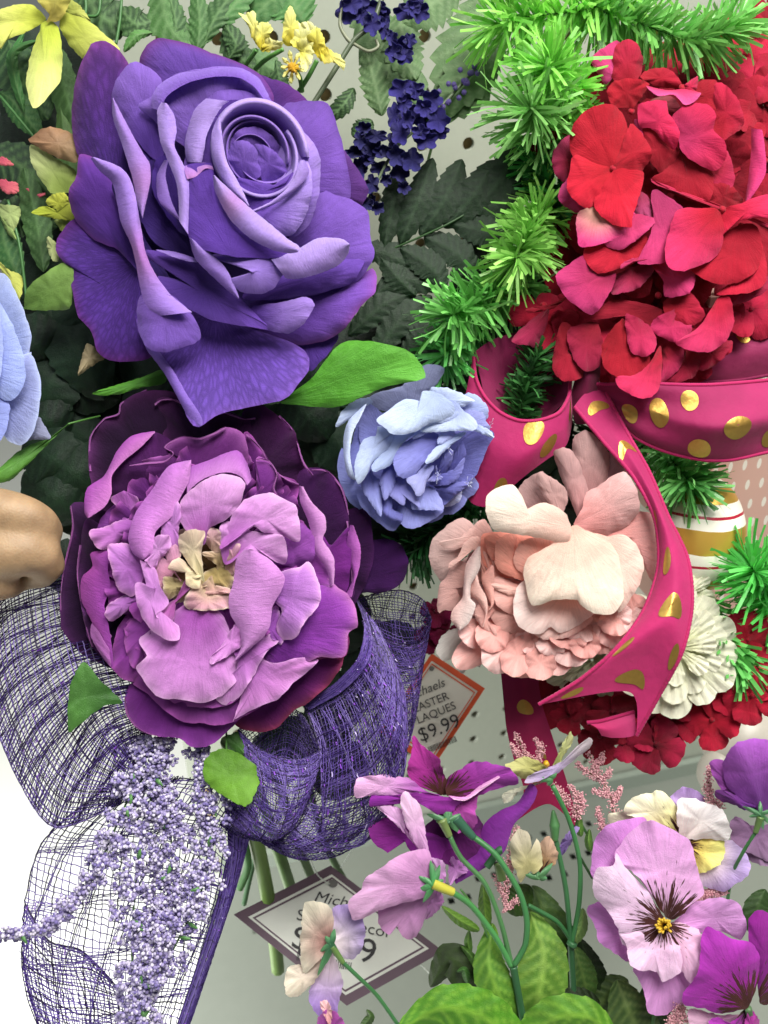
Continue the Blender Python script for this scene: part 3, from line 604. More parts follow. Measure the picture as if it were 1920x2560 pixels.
pp([(860, 1150), (1020, 960), (1180, 885), (1262, 940), (1352, 1022), (1372, 1132), (1332, 1162), (1312, 1272), (1180, 1282), (1052, 1352), (945, 1362), (930, 1280)], -10, 24, '#6a2488', '#8f3fa8', b=24, curl=16, edge='#b873b4', ctr=(1130, 1130))
pp([(880, 940), (1010, 885), (1100, 862), (1150, 840), (1192, 930), (1200, 1022), (1132, 1112), (1080, 1192), (1022, 1192), (998, 1130), (1020, 1050)], 24, 64, '#8a4aa4', '#b47cc4', b=20, curl=16)
pp([(860, 1200), (960, 1080), (1000, 1040), (1030, 1160), (1020, 1220), (960, 1190)], 10, 30, '#8440a0', '#9a55b0')
pp([(760, 1180), (860, 1330), (800, 1568), (792, 1572), (900, 1512), (1000, 1472), (1082, 1392), (1192, 1292), (1100, 1280), (960, 1300)], 0, 22, '#7a3390', '#c484c4', b=16, edge='#cf9ad0', ctr=(920, 1380))
pp([(780, 1180), (820, 1320), (750, 1390), (716, 1462), (765, 1498), (832, 1452), (892, 1362), (952, 1252), (1010, 1200), (930, 1160)], 30, 40, '#8c429c', '#c88ccc', b=14, pleat=6)
pp([(640, 1000), (450, 1130), (362, 1200), (402, 1270), (350, 1322), (400, 1402), (452, 1462), (560, 1472), (642, 1490), (732, 1462), (802, 1402), (830, 1320), (800, 1240), (760, 1100)], 20, 48, '#96489f', '#c88ccc', b=30, curl=18, ctr=(600, 1300), pleat=5, pf=8)
pb([(850, 782), (812, 830), (800, 930), (778, 1000), (786, 1080), (826, 1150), (836, 1230), (802, 1292)], [(900, 786), (972, 832), (1034, 905), (1022, 965), (980, 1042), (968, 1130), (930, 1190), (812, 1292)], (70, 56), (88, 62), c0='#c890ce', c1='#cb8fd0', b=34)
pp([(840, 1080), (790, 1150), (740, 1230), (692, 1278), (700, 1310), (790, 1260), (850, 1200)], 50, 64, '#b874bc', '#cb92ce', b=6)
pp([(440, 960), (368, 832), (440, 872), (462, 950), (502, 1032), (440, 1086), (492, 1112), (545, 1132), (552, 1192), (510, 1202), (420, 1152), (358, 1042), (352, 930)], 60, 74, '#c288ca', '#cb8ccc', b=14, ctr=(420, 1030))
pp([(400, 840), (430, 730), (500, 715), (510, 770), (460, 830), (430, 872), (390, 830)], 60, 72, '#cc95d0', '#c890cc', b=8)
pp([(540, 1010), (600, 960), (590, 900), (540, 1000), (500, 1030), (450, 1090), (520, 1110)], 40, 46, '#a05098', '#b870b4')
# cream heart
pp_old = pp
def pp(*a, **k): k.setdefault('edge', '#e8d4bc'); return pp_old(a[0], a[1] + 16, a[2] + 18, *a[3:], **k)
TINT[:] = (1.12, 1.14, 1.2)
pp([(680, 860), (500, 740), (560, 690), (700, 680), (830, 760), (830, 900), (780, 1040), (640, 1060), (500, 1010), (470, 900)], -30, -20, '#6a5030', '#8a6a48', b=-10)
pp([(560, 930), (480, 800), (500, 720), (545, 720), (560, 800), (520, 900), (462, 962), (430, 880), (450, 800)], 20, 40, '#d690a8', '#d9a0c0', b=8)
pp([(660, 930), (556, 790), (550, 720), (600, 690), (668, 700), (652, 780), (660, 880)], 30, 56, '#dccfa0', '#e0cbb0', b=14)
pp([(700, 790), (640, 700), (690, 680), (740, 700), (745, 780), (700, 800)], 10, 34, '#c8a590', '#dbaeb6', b=8)
pp([(650, 900), (500, 872), (545, 818), (600, 862), (645, 895), (640, 962), (580, 940)], 34, 60, '#e3d6ac', '#dec4b0', b=10)
pp([(640, 960), (490, 900), (475, 960), (500, 1012), (580, 962)], 0, 30, '#c0ac78', '#c8b684', b=8)
pp([(730, 860), (652, 800), (700, 790), (785, 795), (760, 850), (720, 880)], 0, 22, '#c2a878', '#d4b598', b=8)
pp([(720, 860), (650, 900), (640, 960), (700, 942), (780, 962), (802, 900), (770, 860)], -6, 24, '#a8935c', '#b59c68', b=8)
pp([(700, 900), (640, 960), (700, 945), (780, 960), (790, 980), (700, 990), (640, 975)], 20, 34, '#c9aa88', '#dba8a8', b=5)
pp([(690, 930), (600, 968), (570, 1030), (600, 1056), (690, 1062), (778, 1050), (782, 1000), (700, 985)], 14, 40, '#d0b890', '#d9a0b0', b=8)
pp([(760, 860), (790, 760), (830, 760), (830, 840), (790, 900)], 10, 40, '#c59a90', '#d49ab8')
for i in range(14):
    x, y = 760 + rng.normal(0, 14), 790 + rng.normal(0, 18); q = PE([(x, y)])[0]
    stem(peony, [(PE([(740, 830)])[0][0], PE([(740, 830)])[0][1], -20), (q[0], q[1], 10 + rng.uniform(-8, 10))], 1.6, '#8a6a20', name='stamen', n=4, sides=5)
TINT[:] = 1
# ================================================================ pale pink peony
TINT[:] = (1.05, 1.06, 1.12)
pink = thing('peony', 'pale pink silk peony with blown open cream petals behind the dotted ribbon', 'peony', (1340, 1440, -160))
def kp(pts, zr, zt, c0='#f0b8ac', c1='#f4d8ce', **k):
    k.setdefault('b', 14); k.setdefault('wav', 3); k.setdefault('crease', .7)
    return patch(pink, PK, c0, c1, pts, zr, zt, **k)
V, F = tube(P(crom([(1380, 1480, -460), (1370, 1470, -340), (1350, 1450, -250), (1340, 1440, -190)], 14)), np.r_[np.full(6, 14), np.linspace(14, 110, 8)] * UN, 16)
mesh('stem', V, F, PLAST, pink, dye=lin('#3c6b2a'))
for i in range(30):
    a = math.pi * 2 * i / 30 + rng.uniform(-.1, .1); ca, sa = math.cos(a), math.sin(a)
    k = 1.0 if i % 2 else .86
    q = [(30, 0), (120, -55), (250, -95), (330, -80), (350, -10), (335, 60), (250, 95), (120, 60)]
    if -2.2 < ((a + math.pi) % (2 * math.pi)) - math.pi < -.6: k *= .62
    patch(pink, PK, '#e9a79c', '#eec6be', [(690 + (x * ca - y * sa) * 1.55 * k, 1060 + (x * sa + y * ca) * 1.12 * k) for x, y in q], -130, -90 - 20 * (i % 2), b=16, wav=12, pleat=5)
# back petals standing up
kp([(930, 620), (860, 480), (800, 330), (768, 212), (825, 188), (880, 212), (945, 330), (975, 470)], -90, -60, '#d29a98', '#c9a09c', curl=14, b=20)
kp([(960, 560), (900, 350), (880, 210), (888, 130), (955, 84), (1030, 135), (1095, 230), (1080, 400), (1020, 470)], -110, -70, '#c08a88', '#c7a09b', curl=14, b=20, pleat=5)
kp([(1020, 500), (1050, 380), (1070, 225), (1150, 235), (1215, 340), (1160, 440)], -120, -90, '#a8747c', '#b08a8c', b=10)
kp([(890, 650), (930, 560), (965, 455), (1050, 405), (1120, 352), (1200, 338), (1262, 440), (1275, 560), (1200, 650), (1085, 712), (1000, 690)], -50, -10, '#eda9a4', '#e6bab4', b=26, curl=18)
kp([(1000, 700), (1100, 640), (1190, 582), (1345, 576), (1372, 700), (1392, 880), (1360, 990), (1290, 860), (1220, 730), (1100, 712)], -60, -40, '#eea49c', '#e0aca6', b=16)
kp([(800, 660), (690, 590), (600, 540), (560, 430), (640, 350), (700, 330), (730, 352), (842, 440), (850, 500), (822, 580)], -60, -50, '#8d6462', '#b08c88', b=-10)
kp([(830, 640), (740, 520), (690, 440), (665, 370), (682, 330), (735, 352), (800, 395), (842, 440), (850, 505), (826, 575)], -40, -20, '#c39a94', '#c6a09a', b=12)
# salmon heart
kp([(900, 900), (560, 960), (420, 940), (345, 860), (335, 760), (360, 695), (560, 690), (800, 740)], -40, -10, '#ee9a86', '#ec9c88', b=10)
for q, a, c in [([(700, 900), (420, 860), (360, 720), (470, 700), (600, 720), (700, 780)], 0, '#f0a48f'),
                ([(700, 1000), (540, 960), (430, 900), (430, 740), (540, 700), (560, 850), (640, 920)], 14, '#f2aa96'),
                ([(760, 960), (610, 940), (545, 900), (530, 850), (560, 760), (640, 720), (800, 730), (860, 820)], 30, '#f4b8a6')]:
    kp(q, a - 10, a + 8, '#e58f7c', c)
kp([(700, 1040), (560, 1000), (440, 950), (400, 1000), (420, 1100), (480, 1160), (600, 1180)], -20, 6, '#f0ad9c', '#eab8ac')
kp([(640, 1040), (420, 990), (400, 1010), (450, 1040), (540, 1070)], 10, 16, '#f4c4b4', '#f4c8ba', b=4)
kp([(740, 1080), (500, 1060), (400, 1110), (400, 1200), (470, 1270), (600, 1300), (700, 1280)], -40, -10, '#e6a192', '#e8b4a8')
# left ruffle
kp([(420, 800), (250, 610), (150, 640), (52, 730), (30, 830), (62, 930), (135, 1000), (170, 940), (200, 860), (300, 760)], -80, -60, '#c79a92', '#c8a8a0', b=22, curl=16)
kp([(440, 760), (372, 625), (330, 618), (250, 690), (150, 770), (90, 745), (120, 785), (190, 790), (300, 740), (380, 700)], -40, -26, '#e6b0a4', '#e2beb4', b=8, curl=6)
kp([(420, 860), (330, 720), (250, 740), (200, 830), (150, 870), (150, 900), (200, 870), (290, 790)], -20, -20, '#e2a898', '#e6beb2', b=8)
kp([(420, 980), (300, 900), (210, 900), (170, 900), (190, 990), (210, 1080), (180, 1150), (120, 1150), (80, 1160), (90, 1000), (130, 960), (200, 850)], -60, -50, '#c99488', '#d0a59c', b=10)
for j, (dx, dz) in enumerate([(0, 0), (34, 6), (66, 10)]):
    kp([(440 + dx, 1050), (360 + dx, 900), (300 + dx, 760), (330 + dx, 780), (340 + dx, 900), (350 + dx, 1010), (410 + dx, 1110)], -30 + dz, -10 + dz, '#e39c8a', '#efb8a8', b=8)
band(pink, PK, '#e4bcb2', '#e9dad2', [(322, 770), (250, 880), (235, 1000), (225, 1080), (168, 1150), (162, 1210), (208, 1268)], [(335, 775), (330, 900), (280, 1000), (275, 1080), (305, 1120), (270, 1220), (214, 1270)], 14, 20, b=14)
band(pink, PK, '#e7b0a2', '#efc8bc', [(300, 925), (272, 1040), (330, 1110), (362, 1175), (345, 1250)], [(312, 925), (330, 1000), (368, 1070), (376, 1150), (350, 1252)], 10, 20, b=8)
band(pink, PK, '#e9a696', '#efb8aa', [(400, 880), (345, 960), (370, 1060), (395, 1120), (382, 1150)], [(412, 890), (418, 970), (412, 1050), (415, 1110), (388, 1150)], 10, 16, b=10)
kp([(420, 1150), (330, 1110), (300, 1180), (350, 1260), (420, 1310), (430, 1280), (380, 1210)], 0, 6, '#e0a296', '#e6b9ae', b=6)
# bright open petals in front
kp([(860, 1010), (640, 960), (560, 1005), (528, 1110), (550, 1232), (622, 1282), (692, 1292), (750, 1250), (800, 1286), (852, 1272), (960, 1210), (1010, 1150), (960, 1060)], 10, 40, '#eebdb0', '#f3ded4', b=18, curl=16, ctr=(760, 1120))
kp([(900, 1130), (640, 1250), (700, 1320), (800, 1322), (900, 1290), (1000, 1200)], 10, 14, '#eeb8aa', '#f0cfc4')
kp([(1000, 700), (1100, 712), (1182, 702), (1262, 770), (1302, 880), (1282, 985), (1222, 1085), (1150, 1165), (1120, 1020), (1080, 860)], 20, 50, '#f6c4b2', '#f2d8c8', b=20, curl=18)
kp([(880, 650), (960, 676), (1080, 732), (1150, 820), (1176, 930), (1180, 1080), (1130, 1168), (1080, 1177), (1000, 1166), (922, 1112), (900, 1086), (780, 1088), (640, 1120), (602, 1000), (590, 920), (620, 835), (740, 770)], 36, 86, '#f6cdb8', '#f6e8d4', b=44, curl=20, ctr=(890, 920))
kp([(872, 660), (862, 735), (800, 748), (700, 726), (560, 702), (430, 680), (382, 622), (364, 545), (380, 460), (450, 420), (530, 410), (582, 480), (604, 552), (650, 530), (720, 515), (790, 540), (842, 585)], 60, 96, '#f4d0be', '#f0e2d0', b=34, curl=20, ctr=(640, 620))
# lower ruffles
LOW = [(430, 1300, 230, 1440), (330, 1250, 240, 1330), (520, 1330, 400, 1470), (600, 1330, 520, 1500), (690, 1340, 640, 1500), (800, 1330, 760, 1500), (880, 1310, 860, 1460), (960, 1290, 950, 1420),
       (1040, 1250, 1060, 1390), (1120, 1220, 1150, 1350), (1180, 1160, 1230, 1260), (450, 1240, 360, 1360), (560, 1290, 500, 1400), (660, 1320, 600, 1400), (760, 1330, 730, 1420), (860, 1290, 840, 1380), (960, 1240, 960, 1330),
       (1050, 1200, 1080, 1300), (1120, 1150, 1190, 1240), (700, 1400, 670, 1540), (820, 1400, 560, 1480), (1000, 1180, 1010, 1260), (930, 1220, 880, 1320), (1140, 1180, 1110, 1290), (1230, 1090, 1260, 1200)]
for i, (x0, y0, x1, y1) in enumerate(LOW):
    d = np.array([x1 - x0, y1 - y0], float); Ln = np.hypot(*d) * 1.15; d /= np.hypot(*d); n = np.array([-d[1], d[0]]); wd_ = rng.uniform(84, 120); r0 = np.array([x0, y0]) - d * 40
    q = [r0, r0 + d * Ln * .35 + n * wd_ * .75, r0 + d * Ln * .8 + n * wd_, r0 + d * Ln * 1.18 + n * wd_ * .5, r0 + d * Ln * 1.24 - n * wd_ * .1, r0 + d * Ln * 1.15 - n * wd_ * .6, r0 + d * Ln * .75 - n * wd_, r0 + d * Ln * .3 - n * wd_ * .7]
    c = ['#efbcb2', '#f0c6be', '#f2d0c8', '#ecb4aa'][i % 4]
    kp(q, -44 + (i % 5) * 9, -20 + (i % 4) * 14, '#e8a89c', c, wav=8, pleat=3, pf=7, b=12, fray=.5, ruf=.5)
for q in ([(280, 1250), (180, 1260), (110, 1300), (70, 1390), (110, 1448), (160, 1440), (205, 1370)], [(300, 1260), (215, 1340), (190, 1440), (215, 1520), (245, 1510), (272, 1400)], [(320, 1260), (270, 1360), (290, 1440), (330, 1490), (330, 1400)]):
    kp(q, -120, -100, '#c8b8ae', '#d8d2c8')

TINT[:] = (1.2, 1.2, 1.12)
# ================================================================ blue ranunculus
def ranunculus(fr, patches, bands, label, at, st, z0=0, cupc=None):
    t = thing('ranunculus', label, 'ranunculus', at, 'periwinkle ranunculus blooms')
    V, F = tube(P(crom(st, 14)), np.r_[np.full(8, 9), np.linspace(9, 55, 6)] * UN, 14)
    mesh('stem', V, F, PLAST, t, dye=lin('#3c6b2a'))
    for q, zr, zt, c0, c1, kw in patches:
        kw = dict(dict(b=10, curl=8, wav=1.5, crease=.8, z0=z0), **kw); patch(t, fr, c0, c1, q, zr, zt, **kw)
    for A, B, za, zb, c0, c1 in bands: band(t, fr, c0, c1, A, B, za, zb, b=8, z0=z0)
    return t
W1, W2, B1, B2, B3 = '#c3cfee', '#aab6e6', '#8f92d6', '#7d7ecb', '#5f5fae'
pt = []
cx, cy = 900, 1180
for i in range(14):
    a = 2 * math.pi * i / 14; ca, sa = math.cos(a), math.sin(a)
    q = [(-40, 0), (150, -130), (400, -190), (560, -120), (600, 0), (560, 120), (400, 190), (150, 130)]
    pt.append(([(cx - 60 + (x * ca - y * sa) * 1.05, cy + 20 + (x * sa + y * ca) * .95) for x, y in q], -110, -80, '#4f5096', '#7f82c4', {}))
pt += [
 ([(760, 760), (500, 700), (345, 640), (450, 540), (690, 470), (880, 290), (1000, 268), (1098, 300), (1060, 400), (1010, 470), (900, 560)], -110, -70, '#7f83b0', '#8c90ba', {}),
 ([(420, 640), (300, 720), (180, 800), (75, 862), (90, 790), (140, 700), (250, 612), (380, 580)], -60, -40, W2, W1, {}),
 ([(600, 900), (380, 700), (330, 720), (250, 900), (200, 1150), (230, 1340), (300, 1250), (480, 1000)], -70, -40, '#5f63a8', '#6a6db0', {'b': -8}),
 ([(560, 1000), (520, 740), (360, 640), (300, 800), (300, 1000), (400, 1100)], -60, -46, '#6568ac', '#787bbc', {'b': -6}),
 ([(700, 1400), (300, 1150), (150, 1080), (125, 1060), (85, 1230), (120, 1400), (200, 1560), (360, 1680), (500, 1700)], -90, -60, B3, '#8a8fd0', {}),
 ([(760, 1400), (420, 1500), (260, 1380), (270, 1500), (330, 1625), (480, 1765), (600, 1838), (672, 1790), (760, 1650)], -70, -40, B3, B1, {}),
 ([(820, 1400), (640, 1660), (690, 1780), (800, 1816), (900, 1780), (1020, 1712), (1088, 1640), (1000, 1500)], -40, -10, B3, B1, {}),
 ([(1000, 1380), (1080, 1600), (1160, 1600), (1235, 1560), (1262, 1480), (1200, 1350)], -60, -50, B2, '#b9bce4', {}),
 ([(1000, 700), (960, 500), (1030, 484), (1130, 492), (1260, 540), (1385, 612), (1340, 632), (1200, 700)], -40, -24, W2, W1, {}),
 ([(1100, 760), (1300, 545), (1400, 560), (1460, 610), (1512, 690), (1490, 790), (1350, 800)], -60, -40, B2, W2, {}),
 ([(1100, 900), (1350, 640), (1450, 700), (1490, 800), (1530, 860), (1480, 910), (1300, 920)], -50, -40, B2, '#9ca0dc', {}),
 ([(960, 1200), (1150, 1000), (1270, 910), (1400, 900), (1530, 886), (1562, 945), (1500, 1060), (1452, 1180), (1400, 1305), (1300, 1400), (1200, 1500), (1090, 1595), (980, 1460), (930, 1380)], -60, -6, '#4b4a9a', B2, {'b': -14, 'curl': 0}),
 ([(1120, 1300), (1250, 1000), (1300, 1080), (1280, 1200), (1230, 1300), (1150, 1350)], -20, 10, '#5250a0', '#6a69b6', {}),
 ([(1040, 1300), (1100, 1090), (1180, 1080), (1160, 1200), (1100, 1290)], -10, 20, '#5250a0', '#7a7ac0', {}),
 ([(1010, 1330), (1200, 1250), (1250, 1180), (1290, 1150), (1260, 1290), (1180, 1380), (1080, 1410), (960, 1400)], 0, 16, '#5b5aaa', '#8080ca', {}),
 ([(1000, 1300), (1020, 1220), (1040, 1290), (1080, 1340), (1000, 1370), (930, 1370)], 6, 30, '#6a69b4', '#8f8fcc', {}),
 ([(1000, 1420), (1060, 1390), (1300, 1370), (1320, 1400), (1200, 1500), (1120, 1480)], -10, 4, '#5b5aaa', '#7a7ac6', {}),
 ([(900, 1300), (780, 1600), (860, 1640), (900, 1640), (1080, 1640), (1088, 1590), (1030, 1470), (950, 1400)], -20, 14, B3, '#9a9edc', {}),
 ([(760, 1300), (720, 1590), (620, 1532), (578, 1480), (640, 1330), (740, 1360), (850, 1540), (852, 1612)], -10, 24, '#6765b2', '#9494d4', {'root': (700, 1300)}),
 ([(640, 1200), (520, 1560), (620, 1640), (705, 1680), (700, 1745), (620, 1735), (540, 1690), (500, 1600)], -30, -6, B3, B2, {}),
 ([(560, 1180), (632, 1250), (634, 1380), (575, 1500), (530, 1545), (490, 1400), (500, 1330)], 0, 20, B3, '#9294d6', {}),
 ([(420, 1240), (400, 1280), (480, 1360), (508, 1560), (500, 1700), (420, 1600), (320, 1440), (330, 1370)], -20, 10, B3, '#9a9fdc', {}),
 ([(990, 1140), (940, 1210), (1000, 1232), (930, 1370), (900, 1480), (842, 1512), (800, 1440), (735, 1340), (840, 1290)], 10, 36, '#8a8ccc', '#a6a8dc', {}),
 ([(1080, 960), (960, 900), (800, 962), (690, 1020), (620, 1150), (640, 1290), (722, 1342), (822, 1300), (900, 1200), (1000, 1080)], 10, 40, '#7474c2', '#9092d8', {'b': 16}),
 ([(640, 880), (470, 850), (560, 900), (622, 932), (570, 1060), (432, 1170), (352, 1330), (280, 1396), (248, 1250), (275, 1120), (350, 970)], 30, 44, W2, W1, {'b': 14, 'ctr': (430, 1050)}),
 ([(860, 880), (700, 1015), (650, 1152), (562, 1232), (440, 1278), (408, 1232), (470, 1130), (570, 1060), (620, 932)], 26, 40, '#a6b2e4', '#b9c6ee', {'b': 10}),
 ([(1290, 900), (1290, 930), (1150, 1040), (1010, 1172), (915, 1202), (960, 1110), (1060, 1010), (1180, 940)], 20, 44, W2, W1, {'b': 8}),
 ([(1180, 880), (1190, 940), (1100, 1010), (1030, 1012), (1060, 910)], 24, 40, '#a2a6e2', '#b4bcea', {'b': 6}),
 ([(1000, 880), (960, 900), (850, 960), (790, 962), (860, 870)], 30, 44, '#9a9ee0', '#aab2e8', {'b': 6}),
 ([(1380, 820), (1380, 890), (1560, 960), (1525, 890), (1410, 830)], 10, 10, W2, W1, {'b': 4}),
 ([(1200, 640), (870, 880), (960, 905), (1080, 902), (1270, 892), (1372, 892), (1412, 832), (1350, 752), (1250, 680)], 36, 56, W2, '#cdd8f2', {'b': 12}),
 ([(1150, 600), (1250, 690), (1230, 760), (1130, 805), (980, 825), (880, 872), (870, 800)], 46, 62, W2, '#c3cef0', {'b': 8}),
 ([(980, 660), (750, 590), (600, 680), (458, 790), (530, 862), (612, 926), (740, 926), (862, 882), (960, 822), (1080, 802), (1190, 742), (1182, 650), (1100, 570), (980, 520), (880, 530)], 56, 76, '#b8c6ec', '#c9d4f2', {'root': (1000, 560), 'b': 26, 'curl': 14, 'ctr': (830, 740)}),
]
bd = [([(360, 640), (200, 790), (148, 950), (150, 1150), (190, 1320), (250, 1358)], [(362, 645), (310, 760), (232, 920), (208, 1100), (228, 1250), (262, 1352)], 0, 14, '#b3bfe6', '#c9d2ec')]
r1 = ranunculus(BL, pt, bd, 'periwinkle blue ranunculus turned to the right, beside the pink dotted ribbon loop', (1060, 1150, -120),
           [(900, 1300, -420), (960, 1250, -300), (1010, 1190, -210), (1050, 1160, -150)], z0=-20)
for i in range(26):
    x, y = BL([(rng.choice([1110, 1040, 1530, 1330, 200]) + rng.normal(0, 22), 0)])[0][0], 0
    j = rng.randint(0, 4); bx, by = [(1120, 1070), (1040, 1300), (1520, 860), (1320, 1390)][j]
    p0 = BL([(bx + rng.normal(0, 14), by + rng.normal(0, 14))])[0]; p1 = BL([(bx + rng.normal(12, 40), by + rng.normal(-8, 30))])[0]
    stem(r1, [(p0[0], p0[1], 0), (p1[0], p1[1], 16)], .5, '#c9cdea', name='loose_thread', n=3, sides=3)
pt2 = [
 ([(-250, 600), (-100, 200), (0, 100), (60, 150), (132, 300), (184, 450), (182, 540), (150, 640), (-100, 700)], -60, -30, '#6d78b4', '#9aa6d8', {'edge': '#b8c2ea'}),
 ([(-250, 700), (150, 590), (190, 592), (240, 720), (245, 850), (205, 1050), (150, 1125), (100, 1135), (30, 1090), (-100, 900)], -40, -20, '#6a72ae', '#9298cc', {'edge': '#b8c2ea'}),
 ([(60, 1000), (228, 968), (262, 1010), (305, 1095), (200, 1105), (120, 1110)], -60, -50, '#7d80a8', '#8f92b4', {}),
 ([(-300, 600), (-60, 260), (0, 280), (82, 430), (142, 600), (152, 740), (105, 845), (30, 868), (-60, 800)], 0, 20, '#7f8ad0', '#a3b0e8', {'b': 20}),
 ([(-250, 900), (-40, 780), (20, 860), (60, 900), (40, 1040), (0, 1110), (-100, 1150)], -10, 10, '#7078c4', '#98a2e0', {}),
 ([(-300, 500), (-100, 180), (-20, 240), (10, 420), (16, 640), (-40, 860), (-200, 900)], 30, 40, '#7480ca', '#b0bcee', {}),
]
ranunculus(LM, pt2, [], 'periwinkle blue ranunculus cut off by the left edge of the photo', (-60, 950, -120), [(-30, 1100, -420), (-40, 1040, -300), (-50, 980, -210), (-55, 950, -150)])
TINT[:] = 1
# ================================================================ red hydrangeas
def hydrangea(label, at, group='red hydrangea heads'):
    return thing('hydrangea', label, 'hydrangea', at, group)
def floret(head, x, y, z, rad, c0, c1, fr=None, tilt=(0, 0), rot=0, name='floret', cup_=8, seed=None):
    """centre bead with four cupped petals under it"""
    if fr is not None: x, y = fr([(x, y)])[0]
    th = np.linspace(0, 2 * math.pi, 10, endpoint=False)
    rr = np.array([0.02, .7, 1, .8])[:, None] * 7; zz = np.array([7, 5, 0, -5])[:, None]
    g = np.stack([x + rr * np.cos(th), y + rr * np.sin(th), z + 6 + zz + 0 * th], -1).reshape(-1, 3)
    Ff = gridfaces(4, 10, True)
    o = mesh(name, P(g), Ff, PETAL, head, dye=lin(c0) * .8)
    for k in range(4):
        a = rot + k * math.pi / 2 + rng.uniform(-.15, .15); ca, sa = math.cos(a), math.sin(a); s = rad * rng.uniform(.85, 1.12)
        q = [(.02, 0), (.3, -.34), (.68, -.56), (.95, -.42), (1.04, -.02), (.95, .42), (.66, .55), (.3, .33)]
        pts = []
        for u, v in q:
            X, Y = (u * ca - v * sa) * s, (u * sa + v * ca) * s
            pts.append((x + X * math.cos(tilt[0]), y + Y * math.cos(tilt[1])))
        cz = math.sin(tilt[0]) * ca * s * .9 + math.sin(tilt[1]) * sa * s * .9
        patch(o, SRC, c0, c1, pts, z, z + cz + cup_ * rng.uniform(-1, 1.5), b=9, curl=6, wav=4, pleat=3, pf=6, nth=40, nr=6)
    return o
TINT[:] = (1.1, .8, 1.65)
hy = hydrangea('large red silk hydrangea head under the bright green tinsel pine', (1600, 500, -200))
RC = ['#a01420', '#b81a2a', '#c8283c', '#8c101a']
# body of florets wrapped round the ball, seen in the gaps
for i in range(34):
    a = i * 2.39996; r = math.sqrt((i + .5) / 34)
    x, y = 1650 + 255 * r * math.cos(a), 500 + 350 * r * math.sin(a)
    floret(hy, x, y, -140 - 130 * r * r, 116, '#7a0c16', '#9c1622', tilt=(rng.uniform(-.7, .7), rng.uniform(-.7, .7)), rot=rng.uniform(0, 1.5))
fx = [(520, 1700), (620, 1850), (760, 1960), (1000, 1980), (1180, 1900), (330, 1700), (640, 1680), (900, 1850), (1300, 1780), (1380, 1650), (1560, 1640)]
for x, y in fx:
    floret(hy, x, y, -150 + rng.uniform(-30, 20), 78, RC[rng.randint(0, 4)], '#a81c2c', fr=HY, tilt=(rng.uniform(-.9, .9), rng.uniform(.2, 1.0)), rot=rng.uniform(0, 1.5))
def hb(x, y, z):      # a floret's bead that carries hand-laid petals
    px, py = HY([(x, y)])[0]; th = np.linspace(0, 2 * math.pi, 10, endpoint=False)
    rr = np.array([0.02, .7, 1, .8])[:, None] * 9; zz = np.array([8, 6, 0, -6])[:, None]
    g = np.stack([px + rr * np.cos(th), py + rr * np.sin(th), z + zz + 0 * th], -1).reshape(-1, 3)
    return mesh('floret', P(g), gridfaces(4, 10, True), PETAL, hy, dye=lin('#b02028'))
def hq(par, q, zr, zt, c0='#a81520', c1='#c02030', **k):
    k.setdefault('b', 14); k.setdefault('wav', 5); k.setdefault('pleat', 2); k.setdefault('nth', 56)
    m_ = np.mean(np.array(q), 0); q = [tuple(m_ + (np.array(p_) - m_) * (1.09 if j_ else 1)) for j_, p_ in enumerate(q)]
    return patch(par, HY, c0, c1, q, zr, zt, **k)
PKR, PKL = '#c83048', '#d8506c'
f = hb(742, 808, -24)
hq(f, [(740, 805), (620, 795), (520, 740), (498, 630), (540, 520), (640, 452), (745, 452), (812, 560), (800, 690)], -36, -20, '#a8141c', '#ae1a22')
hq(f, [(745, 805), (790, 700), (850, 560), (925, 640), (962, 720), (930, 790), (880, 832), (800, 820)], -30, -30, '#a0141c', '#ae1a24')
hq(f, [(735, 812), (640, 790), (520, 742), (488, 850), (476, 920), (520, 990), (600, 1032), (662, 960), (702, 880)], -28, 0, '#b5161e', '#c4202a')
hq(f, [(745, 818), (830, 826), (912, 850), (885, 980), (852, 1080), (842, 1142), (760, 1132), (680, 1082), (638, 1005), (700, 900)], -24, 16, '#bb1822', '#cc222e')
f = hb(850, 470, -66)
hq(f, [(830, 450), (745, 432), (715, 350), (755, 300), (852, 282), (942, 310), (905, 380), (860, 440)], -70, -50, '#961018', '#b01822')
hq(f, [(840, 300), (745, 270), (760, 100), (830, 54), (885, 85), (912, 175), (890, 262)], -90, -80, '#9c1420', '#b42434')
hq(f, [(800, 280), (750, 255), (700, 300), (650, 230), (618, 160), (720, 82), (780, 76)], -100, -96, '#c05068', '#c84460')
hq(f, [(960, 300), (910, 270), (950, 230), (1050, 218), (1112, 262), (1132, 322), (1000, 322)], -80, -70, '#a81420', '#b81c2c')
hq(f, [(900, 440), (1040, 380), (1100, 400), (1130, 460), (1070, 500), (960, 470)], -84, -80, '#6e5230', '#8a3a34')
f = hb(1150, 330, -50)
band(f, HY, PKR, '#e06a84', [(935, 318), (1060, 345), (1150, 338), (1200, 345), (1262, 360)], [(955, 345), (1010, 380), (1100, 372), (1165, 432), (1225, 412), (1262, 368)], -36, -22, b=6)
hq(f, [(1180, 380), (1140, 340), (1200, 290), (1240, 270), (1230, 340)], -60, -50, '#b81c30', '#c83048')
hq(f, [(1180, 400), (1250, 300), (1350, 300), (1380, 400), (1350, 480), (1240, 450)], -86, -70, '#941018', '#a01420')
hq(f, [(1330, 560), (1350, 330), (1410, 330), (1482, 420), (1508, 540), (1440, 602), (1380, 632)], -80, -56, '#a41420', '#c02438')
f = hb(980, 700, -60)
hq(f, [(900, 560), (905, 440), (1045, 418), (1064, 482), (1124, 580), (1102, 685), (1040, 640), (975, 570)], -50, -20, PKR, '#cc2a44', b=18)
